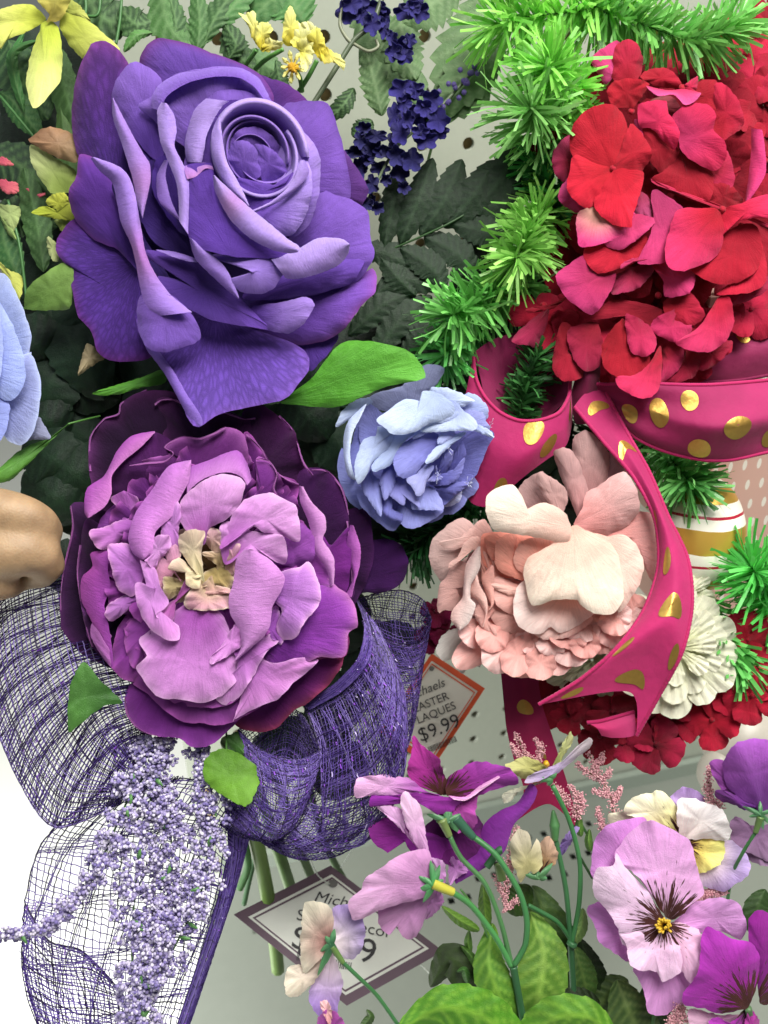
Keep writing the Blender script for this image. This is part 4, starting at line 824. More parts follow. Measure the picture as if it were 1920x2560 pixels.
hq(f, [(1020, 840), (930, 700), (915, 580), (1010, 595), (1100, 680), (1112, 765), (1060, 822)], -56, -50, '#8a0e18', '#a01420')
hq(f, [(950, 780), (870, 540), (920, 560), (925, 660), (960, 720)], -56, -50, PKR, PKL, b=4)
f = hb(1150, 660, -50)
hq(f, [(1130, 640), (1108, 510), (1200, 440), (1300, 448), (1345, 502), (1330, 582), (1392, 650), (1402, 722), (1350, 804), (1290, 792), (1200, 742), (1150, 690)], -44, -14, '#b4304c', '#c62a42', b=18, ctr=(1240, 620))
hq(f, [(1150, 680), (1140, 720), (1290, 790), (1322, 850), (1312, 972), (1250, 1002), (1130, 962), (990, 872), (1040, 832), (1110, 770)], -60, -40, '#8a0e18', '#a01420')
hq(f, [(1300, 800), (1320, 850), (1310, 990), (1380, 990), (1440, 930), (1452, 840), (1410, 720)], -66, -54, '#9c1824', '#b22a40')
f = hb(1390, 1050, -10)
hq(f, [(1370, 1058), (1250, 1058), (1130, 1070), (1080, 1200), (1060, 1300), (1090, 1388), (1180, 1396), (1340, 1322), (1382, 1200)], -20, 22, '#b81824', '#d03c58', b=20)
hq(f, [(1385, 1060), (1500, 1020), (1650, 975), (1680, 1090), (1560, 1102), (1450, 1132), (1392, 1200)], -20, -6, '#c01c2a', '#cc3048')
hq(f, [(1380, 1050), (1300, 1000), (1200, 982), (1000, 905), (990, 880), (1120, 952), (1250, 1000)], -30, -34, '#b42030', '#b82c40', b=4)
hq(f, [(1400, 1040), (1300, 1000), (1320, 900), (1440, 920), (1500, 1000)], -60, -50, '#8a0e18', '#a01420')
f = hb(1500, 1150, -50)
hq(f, [(1480, 1150), (1560, 1150), (1604, 1230), (1592, 1382), (1500, 1462), (1380, 1482), (1270, 1442), (1225, 1392), (1342, 1332), (1385, 1210)], -50, -10, '#a01420', '#b01a26', ctr=(1430, 1330))
hq(f, [(1500, 1250), (1600, 1240), (1642, 1380), (1632, 1482), (1550, 1532), (1370, 1545), (1450, 1480), (1570, 1400)], -60, -30, '#b01824', '#c02430')
hq(f, [(1500, 1450), (1400, 1550), (1450, 1612), (1600, 1560), (1690, 1480), (1640, 1450)], -80, -60, '#8a1620', '#a02838')
f = hb(700, 1100, -40)
hq(f, [(650, 1040), (840, 1068), (852, 1122), (790, 1202), (690, 1242), (560, 1262), (538, 1180), (538, 1092), (590, 1050)], -30, 0, '#c8b070', '#cf4468', b=12)
hq(f, [(840, 1080), (975, 1108), (972, 1142), (872, 1232), (780, 1284), (700, 1242), (800, 1180)], -20, -4, '#c84058', '#d04c68')
hq(f, [(900, 940), (960, 1000), (974, 1090), (900, 1094), (850, 1050), (870, 960)], -50, -40, '#9c3040', '#b05060')
hq(f, [(820, 1240), (922, 1218), (922, 1312), (862, 1362), (752, 1402), (660, 1422), (590, 1352), (590, 1280), (690, 1262)], -36, -14, '#b01822', '#c4242e')
hq(f, [(600, 1000), (580, 1052), (520, 1064), (440, 1012), (424, 960), (475, 880), (520, 960)], -70, -60, '#b03850', '#c04864')
hq(f, [(520, 780), (490, 620), (400, 700), (384, 790), (420, 860), (470, 880)], -80, -80, '#801820', '#9c3044')
f = hb(1000, 1000, -50)
hq(f, [(990, 930), (1142, 1050), (1130, 1130), (1075, 1330), (900, 1350), (960, 1210), (985, 1100), (970, 1000)], -40, -10, '#a83850', '#cc4662', b=14)
hq(f, [(960, 1350), (890, 1350), (800, 1400), (800, 1370), (900, 1330)], -20, -14, '#a82838', '#b83850', b=3)
f = hb(1010, 1560, -70)
hq(f, [(700, 1420), (745, 1440), (720, 1525), (640, 1645), (590, 1652), (470, 1562), (416, 1452), (470, 1400), (560, 1340), (640, 1380)], -40, -10, '#b03048', '#c04060', b=16)
hq(f, [(860, 1390), (962, 1380), (972, 1422), (890, 1512), (800, 1540), (740, 1542), (762, 1450)], -60, -40, '#8e1c2a', '#a83448')
hq(f, [(980, 1350), (1100, 1392), (1212, 1432), (1192, 1532), (1100, 1562), (1048, 1554), (1040, 1470), (985, 1400)], -40, -16, '#b02838', '#c4405c', b=10)
hq(f, [(1040, 1600), (1180, 1540), (1262, 1640), (1272, 1690), (1182, 1742), (1080, 1702)], -60, -36, '#96121c', '#b02030')
hq(f, [(1020, 1640), (900, 1610), (740, 1600), (590, 1712), (700, 1692), (830, 1690), (960, 1752), (1060, 1780), (1080, 1700)], -70, -60, '#8a101c', '#981824')
f = hb(1390, 1580, -60)
hq(f, [(1370, 1570), (1425, 1590), (1446, 1720), (1402, 1822), (1312, 1884), (1200, 1872), (1130, 1832), (1250, 1752), (1320, 1650)], -50, -10, '#b81c2c', '#d04058', b=18, pleat=5)
hq(f, [(1120, 1640), (1000, 1700), (980, 1770), (1100, 1830), (1160, 1830), (1200, 1740), (1100, 1700)], -50, -34, '#a82438', '#c03450')
f = hb(930, 1700, -80)
hq(f, [(900, 1700), (822, 1690), (850, 1880), (940, 1912), (992, 1852), (972, 1772)], -50, -20, '#a82438', '#c0344c')
hq(f, [(800, 1700), (690, 1850), (690, 1960), (740, 2022), (850, 2052), (930, 2000), (940, 1900), (850, 1860)], -60, -30, '#960f18', '#a81822')
hq(f, [(1020, 1860), (1022, 1960), (1004, 2110), (922, 2162), (800, 2110), (770, 2040), (880, 2030), (960, 1960)], -60, -10, '#b01c28', '#d03a50')
hq(f, [(640, 1720), (480, 1780), (520, 1940), (590, 2002), (662, 1960), (672, 1850)], -70, -50, '#8c1420', '#a02438')
hq(f, [(500, 1750), (432, 1750), (390, 1970), (440, 2052), (542, 2042), (566, 1960), (480, 1900)], -80, -60, '#8a101a', '#a01826')
hq(f, [(1040, 1860), (1150, 1880), (1130, 1990), (1020, 2075), (1040, 1960)], -70, -50, '#981420', '#c03850')
hq(f, [(1180, 1880), (1252, 1920), (1222, 2032), (1120, 2072), (1060, 2062), (1150, 1960)], -80, -60, '#8a101a', '#a42434')
hq(f, [(1300, 1860), (1440, 1840), (1380, 1940), (1280, 2000), (1230, 1960)], -90, -70, '#8a101a', '#a02030')
f = hb(330, 1620, -120)
hq(f, [(360, 1640), (300, 1850), (240, 1852), (150, 1832), (200, 1760)], -110, -90, '#7a1020', '#a02c40')
hq(f, [(430, 1600), (480, 1560), (380, 1640), (260, 1660), (240, 1640)], -120, -100, '#8a101a', '#981824', b=6)
f = hb(1640, 760, -50)
band(f, HY, '#b82c48', '#d4486a', [(1560, 570), (1560, 700), (1545, 850), (1520, 1025)], [(1625, 580), (1642, 700), (1640, 850), (1525, 1030)], -40, -24, b=12)
# second head behind, upper right corner
h2 = hydrangea('darker red hydrangea head cut off by the right edge, behind the large one', (1880, 260, -330))
for i in range(26):
    a = i * 2.39996; r = math.sqrt((i + .5) / 26)
    floret(h2, 1880 + 190 * r * math.cos(a), 270 + 230 * r * math.sin(a), -210 - 110 * r * r, 78, RC[i % 4], ['#b01c2a', '#a81824', '#981220'][i % 3], tilt=(rng.uniform(-.7, .5), rng.uniform(-.6, .7)), rot=rng.uniform(0, 1.5))
h3 = hydrangea('small dark red hydrangea head hanging below the pink ribbon ends', (1560, 1760, -330))
for x, y in [(1390, 1755), (1440, 1790), (1480, 1760), (1540, 1800), (1590, 1770), (1620, 1820), (1660, 1770), (1690, 1820), (1740, 1790), (1570, 1850), (1640, 1860), (1530, 1780), (1710, 1745), (1420, 1730), (1500, 1840)]:
    floret(h3, x, y, -250 + rng.uniform(-40, 30), 68, '#7a101c', ['#9c1826', '#84121e', '#a82034'][rng.randint(0, 3)], tilt=(rng.uniform(-.8, .8), rng.uniform(-.4, .9)), rot=rng.uniform(0, 1.5))
h4 = hydrangea('bright red hydrangea scrap at the right edge between tinsel pine and white blooms', (1880, 1660, -330))
for x, y in [(1850, 1660), (1900, 1690), (1840, 1720), (1910, 1620), (1780, 1800), (1870, 1600), (1880, 1740)]:
    floret(h4, x, y, -230 + rng.uniform(-30, 30), 80, '#b01824', '#c42432', tilt=(rng.uniform(-.8, .8), rng.uniform(-.4, .9)), rot=rng.uniform(0, 1.5))
h5 = hydrangea('dark red hydrangea scrap in shade between blue ranunculus and pink peony', (1130, 1560, -380))
for x, y in [(1090, 1530), (1120, 1580), (1080, 1600)]:
    floret(h5, x, y, -330, 44, '#6a1024', '#84183a', tilt=(rng.uniform(-.8, .8), .5), rot=rng.uniform(0, 1.5))
TINT[:] = 1
# ================================================================ pink ribbon bow with gold dots
TINT[:] = (1.1, 1.5, 1.1)
RIB, RIBD = '#c4246e', '#8e1450'
bow = thing('ribbon_bow', 'hot pink satin ribbon bow with gold foil dots and corded edges', 'ribbon', (1460, 950, -120))
def geval(G, u, v):
    nv, nu = G.shape[:2]; a = np.clip(u, 0, 1) * (nu - 1); b = np.clip(v, 0, 1) * (nv - 1)
    i = np.minimum(a.astype(int), nu - 2); j = np.minimum(b.astype(int), nv - 2); fu = (a - i)[..., None]; fv = (b - j)[..., None]
    return (G[j, i] * (1 - fu) + G[j, i + 1] * fu) * (1 - fv) + (G[j + 1, i] * (1 - fu) + G[j + 1, i + 1] * fu) * fv
def ribbon(par, fr, A, M, B, zA, zM, zB, c0=RIB, c1=RIB, dots=(), cords=(0, 1), name='ribbon_loop', n=90, st=9, label=None, flip=1, cordc='#c02068', fold=0):
    """three rails run along the ribbon: one edge, the middle, the other edge. dots = (along, across, radius px, stretch)"""
    def rail(r, z):
        q = crom(np.asarray(r, float), st); zz = crom(np.asarray(z, float)[:, None], st)
        return np.column_stack([fr(q), zz[:, 0]])
    ra, rm, rb_ = rail(A, zA), rail(M, zM), rail(B, zB)
    rows = [np.array([ra[i], rm[i], rb_[i]]) for i in range(st)]
    G = sheet(None, rows, RIB, RIB, nu=30, nv=n, ret=True)
    if fold:
        u = np.linspace(0, 1, 30)[None]; v = np.linspace(0, 1, n)[:, None]
        G[..., 2] += fold * (np.sin(9 * u + 4 * v) + .6 * np.sin(17 * u - 3 * v + 1))
    V = P(G.reshape(-1, 3)); v = np.repeat(np.linspace(0, 1, n), 30)[:, None]
    D = lin(c0) + (lin(c1) - lin(c0)) * v
    o = mesh(name, V, gridfaces(n, 30), SATIN, par, uv=np.column_stack([np.tile(np.linspace(0, 1, 30), n), v[:, 0]]), dye=D, solid=.0002, label=label)
    for e in cords:
        m = n * 3
        t = np.linspace(0, 1, m); c = geval(G, np.full(m, float(e)), t)
        rad = (4.2 + 1.5 * np.abs(np.sin(np.arange(m) * 1.15))) * UN
        Vc, Fc = tube(P(c), rad, 7)
        mesh('edge_cord', Vc, Fc, SATIN, o, dye=lin(cordc))
    for (dv_, du_, r, k) in dots:
        du = 1e-3; p0 = geval(G, np.array([du_]), np.array([dv_]))[0]
        gu = (geval(G, np.array([du_ + .02]), np.array([dv_]))[0] - p0) / .02; gv = (geval(G, np.array([du_]), np.array([dv_ + .02]))[0] - p0) / .02
        th = np.linspace(0, 2 * math.pi, 28, endpoint=False); rs = np.array([0.001, .5, 1])
        U = du_ + (rs[:, None] * np.cos(th)) * r / (np.linalg.norm(gu) + 1e-6); W = dv_ + (rs[:, None] * np.sin(th)) * r * k / (np.linalg.norm(gv) + 1e-6)
        q = geval(G, U, W).reshape(-1, 3); q[:, 2] += 2.2 * flip
        mesh('gold_dot', P(q), gridfaces(3, 28, True), GOLD, o)
    return o
# long streamer that falls over the pink peony and ends in a notch
ribbon(bow, RB, [(500, 120), (560, 200), (640, 290), (740, 400), (840, 530), (910, 650), (945, 800), (950, 950), (918, 1080), (840, 1260), (700, 1430), (520, 1580), (400, 1650), (312, 1704)],
       [(560, 50), (640, 160), (740, 290), (810, 400), (885, 520), (950, 680), (1000, 820), (1030, 960), (1030, 1110), (980, 1290), (880, 1430), (780, 1540), (780, 1600), (792, 1636)],
       [(660, 30), (700, 140), (790, 270), (855, 370), (905, 480), (968, 640), (1052, 800), (1110, 950), (1128, 1130), (1110, 1320), (1062, 1450), (960, 1640), (890, 1790), (832, 1868)],
       [-60, 20, 70, 90, 90, 70, 50], [-90, 20, 84, 120, 124, 96, 50], [-110, -10, 50, 90, 110, 80, 20], c0='#a81a5e', c1='#d02a78',
       dots=[(.055, .55, 30, .5), (.19, .5, 24, .6), (.39, .12, 20, 1), (.555, .42, 17, 2.0), (.705, .62, 28, 1.15), (.775, .2, 25, 1.2), (.79, .9, 20, 1.7), (.945, .62, 34, .6), (.965, .22, 24, .8)])
ribbon(bow, RB, [(568, 1800), (640, 1792), (740, 1765), (822, 1742)], [(620, 1828), (680, 1835), (760, 1810), (826, 1790)], [(645, 1868), (700, 1880), (780, 1878), (832, 1866)],
       [-10, -6, 2], [0, 4, 12], [-8, -4, 10], c0='#c02468', c1='#d03a80', cords=(0,), name='ribbon_end')
# left loop: inside wall, then the outer face with two rows of dots
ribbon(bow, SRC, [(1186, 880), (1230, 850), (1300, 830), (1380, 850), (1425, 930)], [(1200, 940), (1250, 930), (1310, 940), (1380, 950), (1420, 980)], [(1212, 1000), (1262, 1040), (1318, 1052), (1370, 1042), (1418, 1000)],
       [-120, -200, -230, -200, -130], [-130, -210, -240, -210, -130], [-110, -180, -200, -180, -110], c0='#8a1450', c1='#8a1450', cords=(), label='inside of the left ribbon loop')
ribbon(bow, SRC, [(1184, 890), (1191, 951), (1212, 992), (1262, 1040), (1318, 1054), (1370, 1045), (1405, 1025), (1422, 990), (1426, 935)],
       [(1160, 1010), (1172, 1060), (1192, 1100), (1240, 1135), (1300, 1140), (1360, 1108), (1400, 1080), (1424, 1050), (1430, 1010)],
       [(1140, 1150), (1150, 1200), (1165, 1240), (1212, 1274), (1292, 1206), (1350, 1160), (1392, 1132), (1426, 1100), (1430, 1060)],
       [-130, -90, -60, -50, -60, -100], [-120, -80, -44, -34, -50, -100], [-150, -110, -80, -70, -80, -110], c0='#b01e62', c1='#b8206a', cords=(0,),
       dots=[(.6, .2, 34, .75), (.73, .64, 30, .8), (.42, .88, 33, .8), (.93, .5, 22, .7)])
# big right loop
ribbon(bow, RB, [(560, -10), (640, 10), (760, -10), (960, 0), (1180, 6), (1400, -8), (1620, -30)], [(600, 60), (720, 100), (860, 120), (1060, 190), (1240, 220), (1420, 200), (1620, 160)],
       [(640, 100), (720, 180), (820, 280), (960, 350), (1110, 390), (1300, 408), (1600, 345)], [-110, -80, -50, -40, -50, -90], [-120, -60, -10, 10, 0, -50], [-120, -100, -80, -70, -70, -100], c0='#8c144c', c1='#b02468',
       dots=[(.2, .62, 24, 1), (.36, .45, 29, .9), (.52, .22, 27, .9), (.76, .55, 36, .95), (.58, .82, 32, .95), (.93, .78, 28, .8)], cords=(0, 1), fold=5)
ribbon(bow, SRC, [(1600, 930), (1700, 880), (1800, 800), (1960, 780)], [(1640, 940), (1740, 930), (1830, 890), (1960, 860)], [(1670, 955), (1760, 955), (1850, 950), (1960, 930)], [-220, -180, -160, -160], [-200, -160, -140, -140], [-210, -190, -180, -180],
       c0='#9c2058', c1='#a02a62', cords=(1,), name='ribbon_loop', dots=[(.72, .3, 24, .8)], cordc='#8a1a50')
# knot
ribbon(bow, SRC, [(1420, 880), (1440, 930), (1425, 1000), (1440, 1060)], [(1460, 880), (1470, 930), (1460, 1000), (1465, 1060)], [(1500, 900), (1500, 940), (1490, 1000), (1490, 1050)], [-120, -100, -120, -140], [-90, -70, -90, -120], [-120, -100, -120, -140],
       c0='#6a0e3a', c1='#7a1244', cords=(), name='ribbon_knot')
# dark streamer hanging further back, with a forked end
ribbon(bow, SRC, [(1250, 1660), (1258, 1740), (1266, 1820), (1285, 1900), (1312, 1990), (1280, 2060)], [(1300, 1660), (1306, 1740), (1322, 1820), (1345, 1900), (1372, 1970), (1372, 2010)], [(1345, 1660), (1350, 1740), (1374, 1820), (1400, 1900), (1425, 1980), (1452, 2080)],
       [-260, -250, -230, -220, -220], [-250, -234, -214, -204, -200], [-262, -250, -236, -226, -220], c0='#84104a', c1='#b01c58', cords=(), name='ribbon_tail', label='dark magenta streamer hanging behind the pink peony',
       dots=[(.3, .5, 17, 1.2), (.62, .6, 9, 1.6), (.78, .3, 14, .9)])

TINT[:] = 1
# ================================================================ striped egg
egg = thing('striped_egg', 'shiny egg ornament striped in gold, white and thin crimson lines', 'egg ornament', (1755, 1335, -330))
def eggmat():
    m, nt, N, L = newmat('striped_egg_paint')
    out = N('ShaderNodeOutputMaterial'); pr = N('ShaderNodeBsdfPrincipled'); L(pr.outputs[0], out.inputs[0])
    uv = N('ShaderNodeUVMap'); sp = N('ShaderNodeSeparateXYZ'); L(uv.outputs[0], sp.inputs[0])
    nz = N('ShaderNodeTexNoise'); nz.inputs['Scale'].default_value = 3; L(uv.outputs[0], nz.inputs['Vector'])
    ma = N('ShaderNodeMath'); ma.operation = 'MULTIPLY_ADD'; ma.inputs[1].default_value = .03; L(nz.outputs[0], ma.inputs[0]); L(sp.outputs['Y'], ma.inputs[2])
    cr = N('ShaderNodeValToRGB'); cr.color_ramp.interpolation = 'CONSTANT'; E = cr.color_ramp.elements
    W_, G_, C_ = (*lin('#f3efe2'), 1), (*lin('#dcb050'), 0.0), (*lin('#b0203c'), 1)
    st = [(0, W_), (.10, C_), (.115, W_), (.20, G_), (.31, W_), (.395, C_), (.412, W_), (.475, G_), (.60, W_), (.66, C_), (.675, W_), (.74, G_), (.86, W_)]
    E[0].position = 0; E[0].color = st[0][1]; E[1].position = st[1][0]; E[1].color = st[1][1]
    for p_, c_ in st[2:]:
        e = E.new(p_); e.color = c_
    L(ma.outputs[0], cr.inputs[0]); L(cr.outputs[0], pr.inputs['Base Color'])
    inv = N('ShaderNodeMath'); inv.operation = 'SUBTRACT'; inv.inputs[0].default_value = 1; L(cr.outputs[1], inv.inputs[1])
    k = N('ShaderNodeMath'); k.operation = 'MULTIPLY'; k.inputs[1].default_value = .55; L(inv.outputs[0], k.inputs[0]); L(k.outputs[0], pr.inputs['Metallic'])
    pr.inputs['Roughness'].default_value = .3
    return m
def eggshape():
    n, m = 32, 40; V, U = [], []
    for i in range(n):
        v = i / (n - 1); a = math.pi * v
        for j in range(m):
            b = 2 * math.pi * j / m; r = math.sin(a) * (1 + .13 * -math.cos(a))
            V.append((r * math.cos(b), r * math.sin(b), -math.cos(a) * 1.27)); U.append((math.cos(b) * .3, 1 - v + .035 * math.cos(b)))
    V = np.array(V) * np.array([-1, 1, -1])
    Rm = np.array(Matrix.Rotation(R(-14), 3, 'X')) ; Rz = np.array(Matrix.Rotation(R(9), 3, 'Y'))
    s = 104 * UN * 1.3
    Vw = (V * s) @ Rm.T @ Rz.T + P((1742, 1335, -330.0))
    mesh('shell', Vw, gridfaces(n, m, True), eggmat(), egg, uv=np.array(U))
    p = P((1742, 1205, -330.0)); th = np.linspace(0, 2 * math.pi, 20)
    Vc, Fc = tube(P(crom([(1742, 1215, -330), (1735, 1180, -330), (1742, 1150, -330), (1750, 1180, -330), (1744, 1215, -330)], 20)), 1.2 * UN, 5)
    mesh('hanging_loop', Vc, Fc, GOLD, egg)
eggshape()

# ================================================================ polka dot gift box behind, right
def dotmat():
    m, nt, N, L = newmat('polka_dot_paper')
    out = N('ShaderNodeOutputMaterial'); pr = N('ShaderNodeBsdfPrincipled'); L(pr.outputs[0], out.inputs[0])
    uv = N('ShaderNodeUVMap'); sp = N('ShaderNodeSeparateXYZ'); L(uv.outputs[0], sp.inputs[0])
    def mth(op, a, b=None):
        x = N('ShaderNodeMath'); x.operation = op
        for i, q in enumerate((a, b)):
            if q is None: continue
            if isinstance(q, (int, float)): x.inputs[i].default_value = q
            else: L(q, x.inputs[i])
        return x.outputs[0]
    u, v = sp.outputs['X'], sp.outputs['Y']
    row = mth('FLOOR', v); off = mth('MULTIPLY', mth('MODULO', row, 2.0), .5)
    fu = mth('SUBTRACT', mth('FRACT', mth('ADD', u, off)), .5); fv = mth('MULTIPLY', mth('SUBTRACT', mth('FRACT', v), .5), .6)
    d = mth('SQRT', mth('ADD', mth('MULTIPLY', fu, fu), mth('MULTIPLY', fv, fv)))
    k = mth('LESS_THAN', d, .15)
    mx = N('ShaderNodeMix'); mx.data_type = 'RGBA'; L(k, mx.inputs['Factor']); mx.inputs[6].default_value = (*lin('#d8aca0'), 1); mx.inputs[7].default_value = (*lin('#f0e6dc'), 1)
    L(mx.outputs[2], pr.inputs['Base Color']); pr.inputs['Roughness'].default_value = .6
    return m
gb = thing('gift_box', 'pale pink polka dot box standing behind the egg at the right edge', 'gift box', (1800, 1200, -600))
gx = wd; c0_ = P((1960, 1130, -620.0))
Vb, Fb = boxm(c0_, wd * .083, wn * .02, up * .105)
me_ = mesh('box', Vb, Fb, dotmat(), gb, smooth=False)
ul = me_.data.uv_layers.new(name='UVMap')
for lp in me_.data.loops:
    p_ = np.array(me_.data.vertices[lp.vertex_index].co) 
    ul.data[lp.index].uv = ((p_ @ wd) / .0092, (p_ @ up) / .0078 * .6)
# white plush-like ceramic ornament low on the right
wo = thing('ceramic_bunny', 'blurred white rounded ceramic figure standing behind the purple pansy', 'figurine', (1800, 1900, -800))
def blob(cx, cy, z, rx, ry, par, mat, name, n=20, m=26):
    c = P((cx, cy, z)); d = D0 - z * UN; s = d / FPX; V = []
    for i in range(n):
        a = math.pi * i / (n - 1)
        for j in range(m):
            b = 2 * math.pi * j / m; V.append((rx * s * math.sin(a) * math.cos(b), min(rx, ry) * s * math.sin(a) * math.sin(b), ry * s * math.cos(a)))
    mesh(name, np.array(V) + c, gridfaces(n, m, True)[:, ::-1], mat, par)
CER = plain('white_ceramic', '#b5afa4', rough=.35)
blob(1860, 1850, -900, 110, 90, wo, CER, 'body'); blob(1790, 1930, -860, 46, 62, wo, CER, 'head'); blob(1815, 1850, -850, 26, 60, wo, CER, 'ear')
# ================================================================ tinsel pine
def pine(label, path, n, ln, col, cols2, wd_=9.5, fwdk=.45, seed=0, z_squash=.8, spread=1.0):
    r = np.random.RandomState(seed + 11)
    t = thing('pine_branch', label, 'tinsel pine branch', path[0], 'green tinsel pine branches')
    pw_ = P(crom(path, 30)); V, F = tube(pw_, 2.2 * UN, 6)
    mesh('wire_stem', V, F, PLAST, t, dye=lin('#2c5a20'))
    Vs, Fs, Ds = [], [], []; k = 0
    T = np.gradient(pw_, axis=0); T /= np.linalg.norm(T, axis=1)[:, None]
    ca, cb = lin(col) * [1.7, 1.1, 1.3], np.minimum(lin(cols2) * [1.3, 1.25, 1.5], 1)
    for i in range(int(n * 1.35)):
        u = r.uniform(0, 1) ** .8; j = min(int(u * 29), 28); p = pw_[j] + (pw_[j + 1] - pw_[j]) * (u * 29 - j)
        tt = T[j]; q = r.normal(size=3); q -= tt * (q @ tt); q /= np.linalg.norm(q)
        d = q * spread + tt * (fwdk + r.uniform(-.15, .35) + (u > .93) * r.uniform(0, 1.2)); d /= np.linalg.norm(d)
        Ln = ln * UN * r.uniform(.65, 1.1); side = np.cross(d, r.normal(size=3)); side /= np.linalg.norm(side); w_ = wd_ * UN * r.uniform(.7, 1.15) / 2
        bend = np.cross(d, side) * Ln * r.normal(0, .26) + np.array([0, 0, -1]) * Ln * r.uniform(0, .12)
        s = np.linspace(0, 1, 5)[:, None]; c = p + d * Ln * s + bend * s ** 2
        tw = r.uniform(-.6, .6); nn = np.cross(d, side)
        sd = side * np.cos(tw * s) + nn * np.sin(tw * s)
        ww = w_ * np.array([.7, 1, 1, 1, .9])[:, None]
        Vs.append(np.concatenate([c - sd * ww, c + sd * ww])); Fs += [(k + a, k + a + 1, k + a + 6, k + a + 5) for a in range(4)]; k += 10
        Ds.append(np.tile(ca + (cb - ca) * r.uniform(0, 1), (10, 1)) * r.uniform(.8, 1.15))
    mesh('needles', np.vstack(Vs), Fs, TINSEL, t, dye=np.vstack(Ds), kind='stuff', smooth=False)
    return t
G1, G2, G3, G4 = '#52b848', '#8fd060', '#2f8a3c', '#2c6a2c'
pine('tinsel pine branch running in from the top edge above the red hydrangea', [(1620, -60, -200), (1480, 20, -150), (1330, 40, -110), (1240, 60, -90)], 330, 130, '#4fae3c', '#a0de62', seed=1)
pine('tinsel pine branch with drooping needles over the top of the red hydrangea', [(1450, 10, -190), (1600, 60, -130), (1740, 100, -90), (1860, 50, -90)], 380, 105, '#5aa848', '#7cc060', seed=2)
pine('tinsel pine tip burst just left of the red hydrangea top', [(1450, 330, -330), (1410, 240, -180), (1370, 165, -50)], 330, 130, '#58b840', '#9ae060', seed=3)
pine('tinsel pine burst with long pale needles beside the hydrangea left edge', [(1420, 400, -330), (1370, 320, -180), (1325, 270, -70)], 260, 150, '#58a848', '#a0d87c', seed=4)
pine('tinsel pine branch coloured dark as shade, deep beside the hydrangea', [(1420, 620, -330), (1380, 500, -220), (1350, 400, -190)], 280, 95, '#1f6a2c', '#3a8a3a', seed=5)  # shade at this depth is put into the needle greens
pine('lime green tinsel pine tip pointing out at the middle of the photo', [(1400, 480, -300), (1340, 560, -160), (1290, 650, -50)], 320, 120, '#58a840', '#98d062', seed=6)
pine('tinsel pine tip left of the ribbon loop, above the blue ranunculus', [(1330, 700, -330), (1230, 740, -180), (1130, 790, -70)], 330, 120, '#4ca444', '#84cc66', seed=7)
pine('small tinsel pine tuft drooping behind the bright smooth leaf', [(1200, 800, -250), (1140, 850, -160), (1110, 890, -120)], 150, 100, '#44a84a', '#74cc68', seed=77)
pine('tinsel pine sprig coloured dark as shade inside the pink ribbon loop', [(1290, 1080, -190), (1310, 990, -150), (1345, 890, -120)], 230, 75, '#23562a', '#44803c', wd_=7.5, seed=8)  # needle greens darkened to stand for shade inside the loop
pine('tinsel pine tip beside the pink streamer above the striped egg', [(1610, 1080, -350), (1680, 1150, -250), (1725, 1210, -190)], 300, 115, '#3f9a44', '#84cc6c', seed=9)
pine('bright tinsel pine branch entering from the right edge beside the egg', [(1990, 1600, -330), (1930, 1490, -240), (1880, 1420, -190)], 340, 130, '#3eae48', '#6cd860', seed=10)
pine('tinsel pine strips hanging below the egg past the white blooms', [(1740, 1480, -330), (1800, 1590, -260), (1850, 1660, -220)], 210, 110, '#4aa84c', '#7cd06a', wd_=11, fwdk=1.2, seed=12)
pine('tinsel pine coloured dark as shade between the blue ranunculus and the pink peony', [(1240, 1240, -330), (1130, 1300, -270), (1020, 1370, -250)], 330, 110, '#1a4a24', '#2f6c34', seed=13)  # shade between the blooms is put into the needle colour
pine('tinsel pine coloured dark as shade behind the top of the pink peony', [(1640, 1040, -420), (1540, 1080, -360), (1440, 1150, -330)], 280, 100, '#173a1c', '#2c5a2a', seed=14)  # needles coloured near black green to stand for shade

# ================================================================ leaves
def leafp(par, pts, W, c0, c1, serr=.0, teeth=9, ridge=8, mat=None, name='leaf', n=46, shape=1.0, curl=0, fr=None, wave=3, label=None):
    q = np.asarray(pts, float)
    if fr is not None: q = np.column_stack([fr(q), q[:, 2]])
    c = crom(q, n); t = np.linspace(0, 1, n)
    T = np.gradient(c[:, :2], axis=0); T /= np.linalg.norm(T, axis=1)[:, None] + 1e-9; Nn = np.column_stack([-T[:, 1], T[:, 0]])
    w_ = W * np.sin(math.pi * np.clip(t, 0, 1) ** shape) ** .8
    saw = 1 + serr * (((t * teeth) % 1) * -1 + .5) * 2
    cols = np.linspace(-1, 1, 11); G = np.zeros((n, 11, 3))
    for k, s in enumerate(cols):
        ww = w_ * (saw if abs(s) > .99 else 1) * s
        G[:, k, :2] = c[:, :2] + Nn * ww[:, None]
        G[:, k, 2] = c[:, 2] - ridge * abs(s) ** 1.0 + curl * s * s + wave * np.sin(t * teeth * 6.28 + abs(s) * 5) * abs(s) * .5
    D = np.zeros((n, 11, 3)); D[:] = lin(c0); D += (lin(c1) - lin(c0)) * (np.abs(np.sin((t[:, None] * teeth + np.abs(cols)[None] * 1.5) * math.pi)) ** 6)[..., None] * .6
    D[:, 5] = D[:, 5] * .4 + lin(c1) * .6
    uv = np.column_stack([np.tile(cols * .5 + .5, n), np.repeat(t, 11)])
    return mesh(name, P(G.reshape(-1, 3)), gridfaces(n, 11), mat or LEAF, par, uv=uv, dye=D.reshape(-1, 3), solid=.0002, label=label)
DG, DG2, MG, LG = '#16301a', '#24441f', '#3f6a30', '#6f9a48'
sp = thing('leaf_spray', 'tall dark serrated leaf spray behind the blue lavender, top centre', 'leaf spray', (1080, 330, -230))
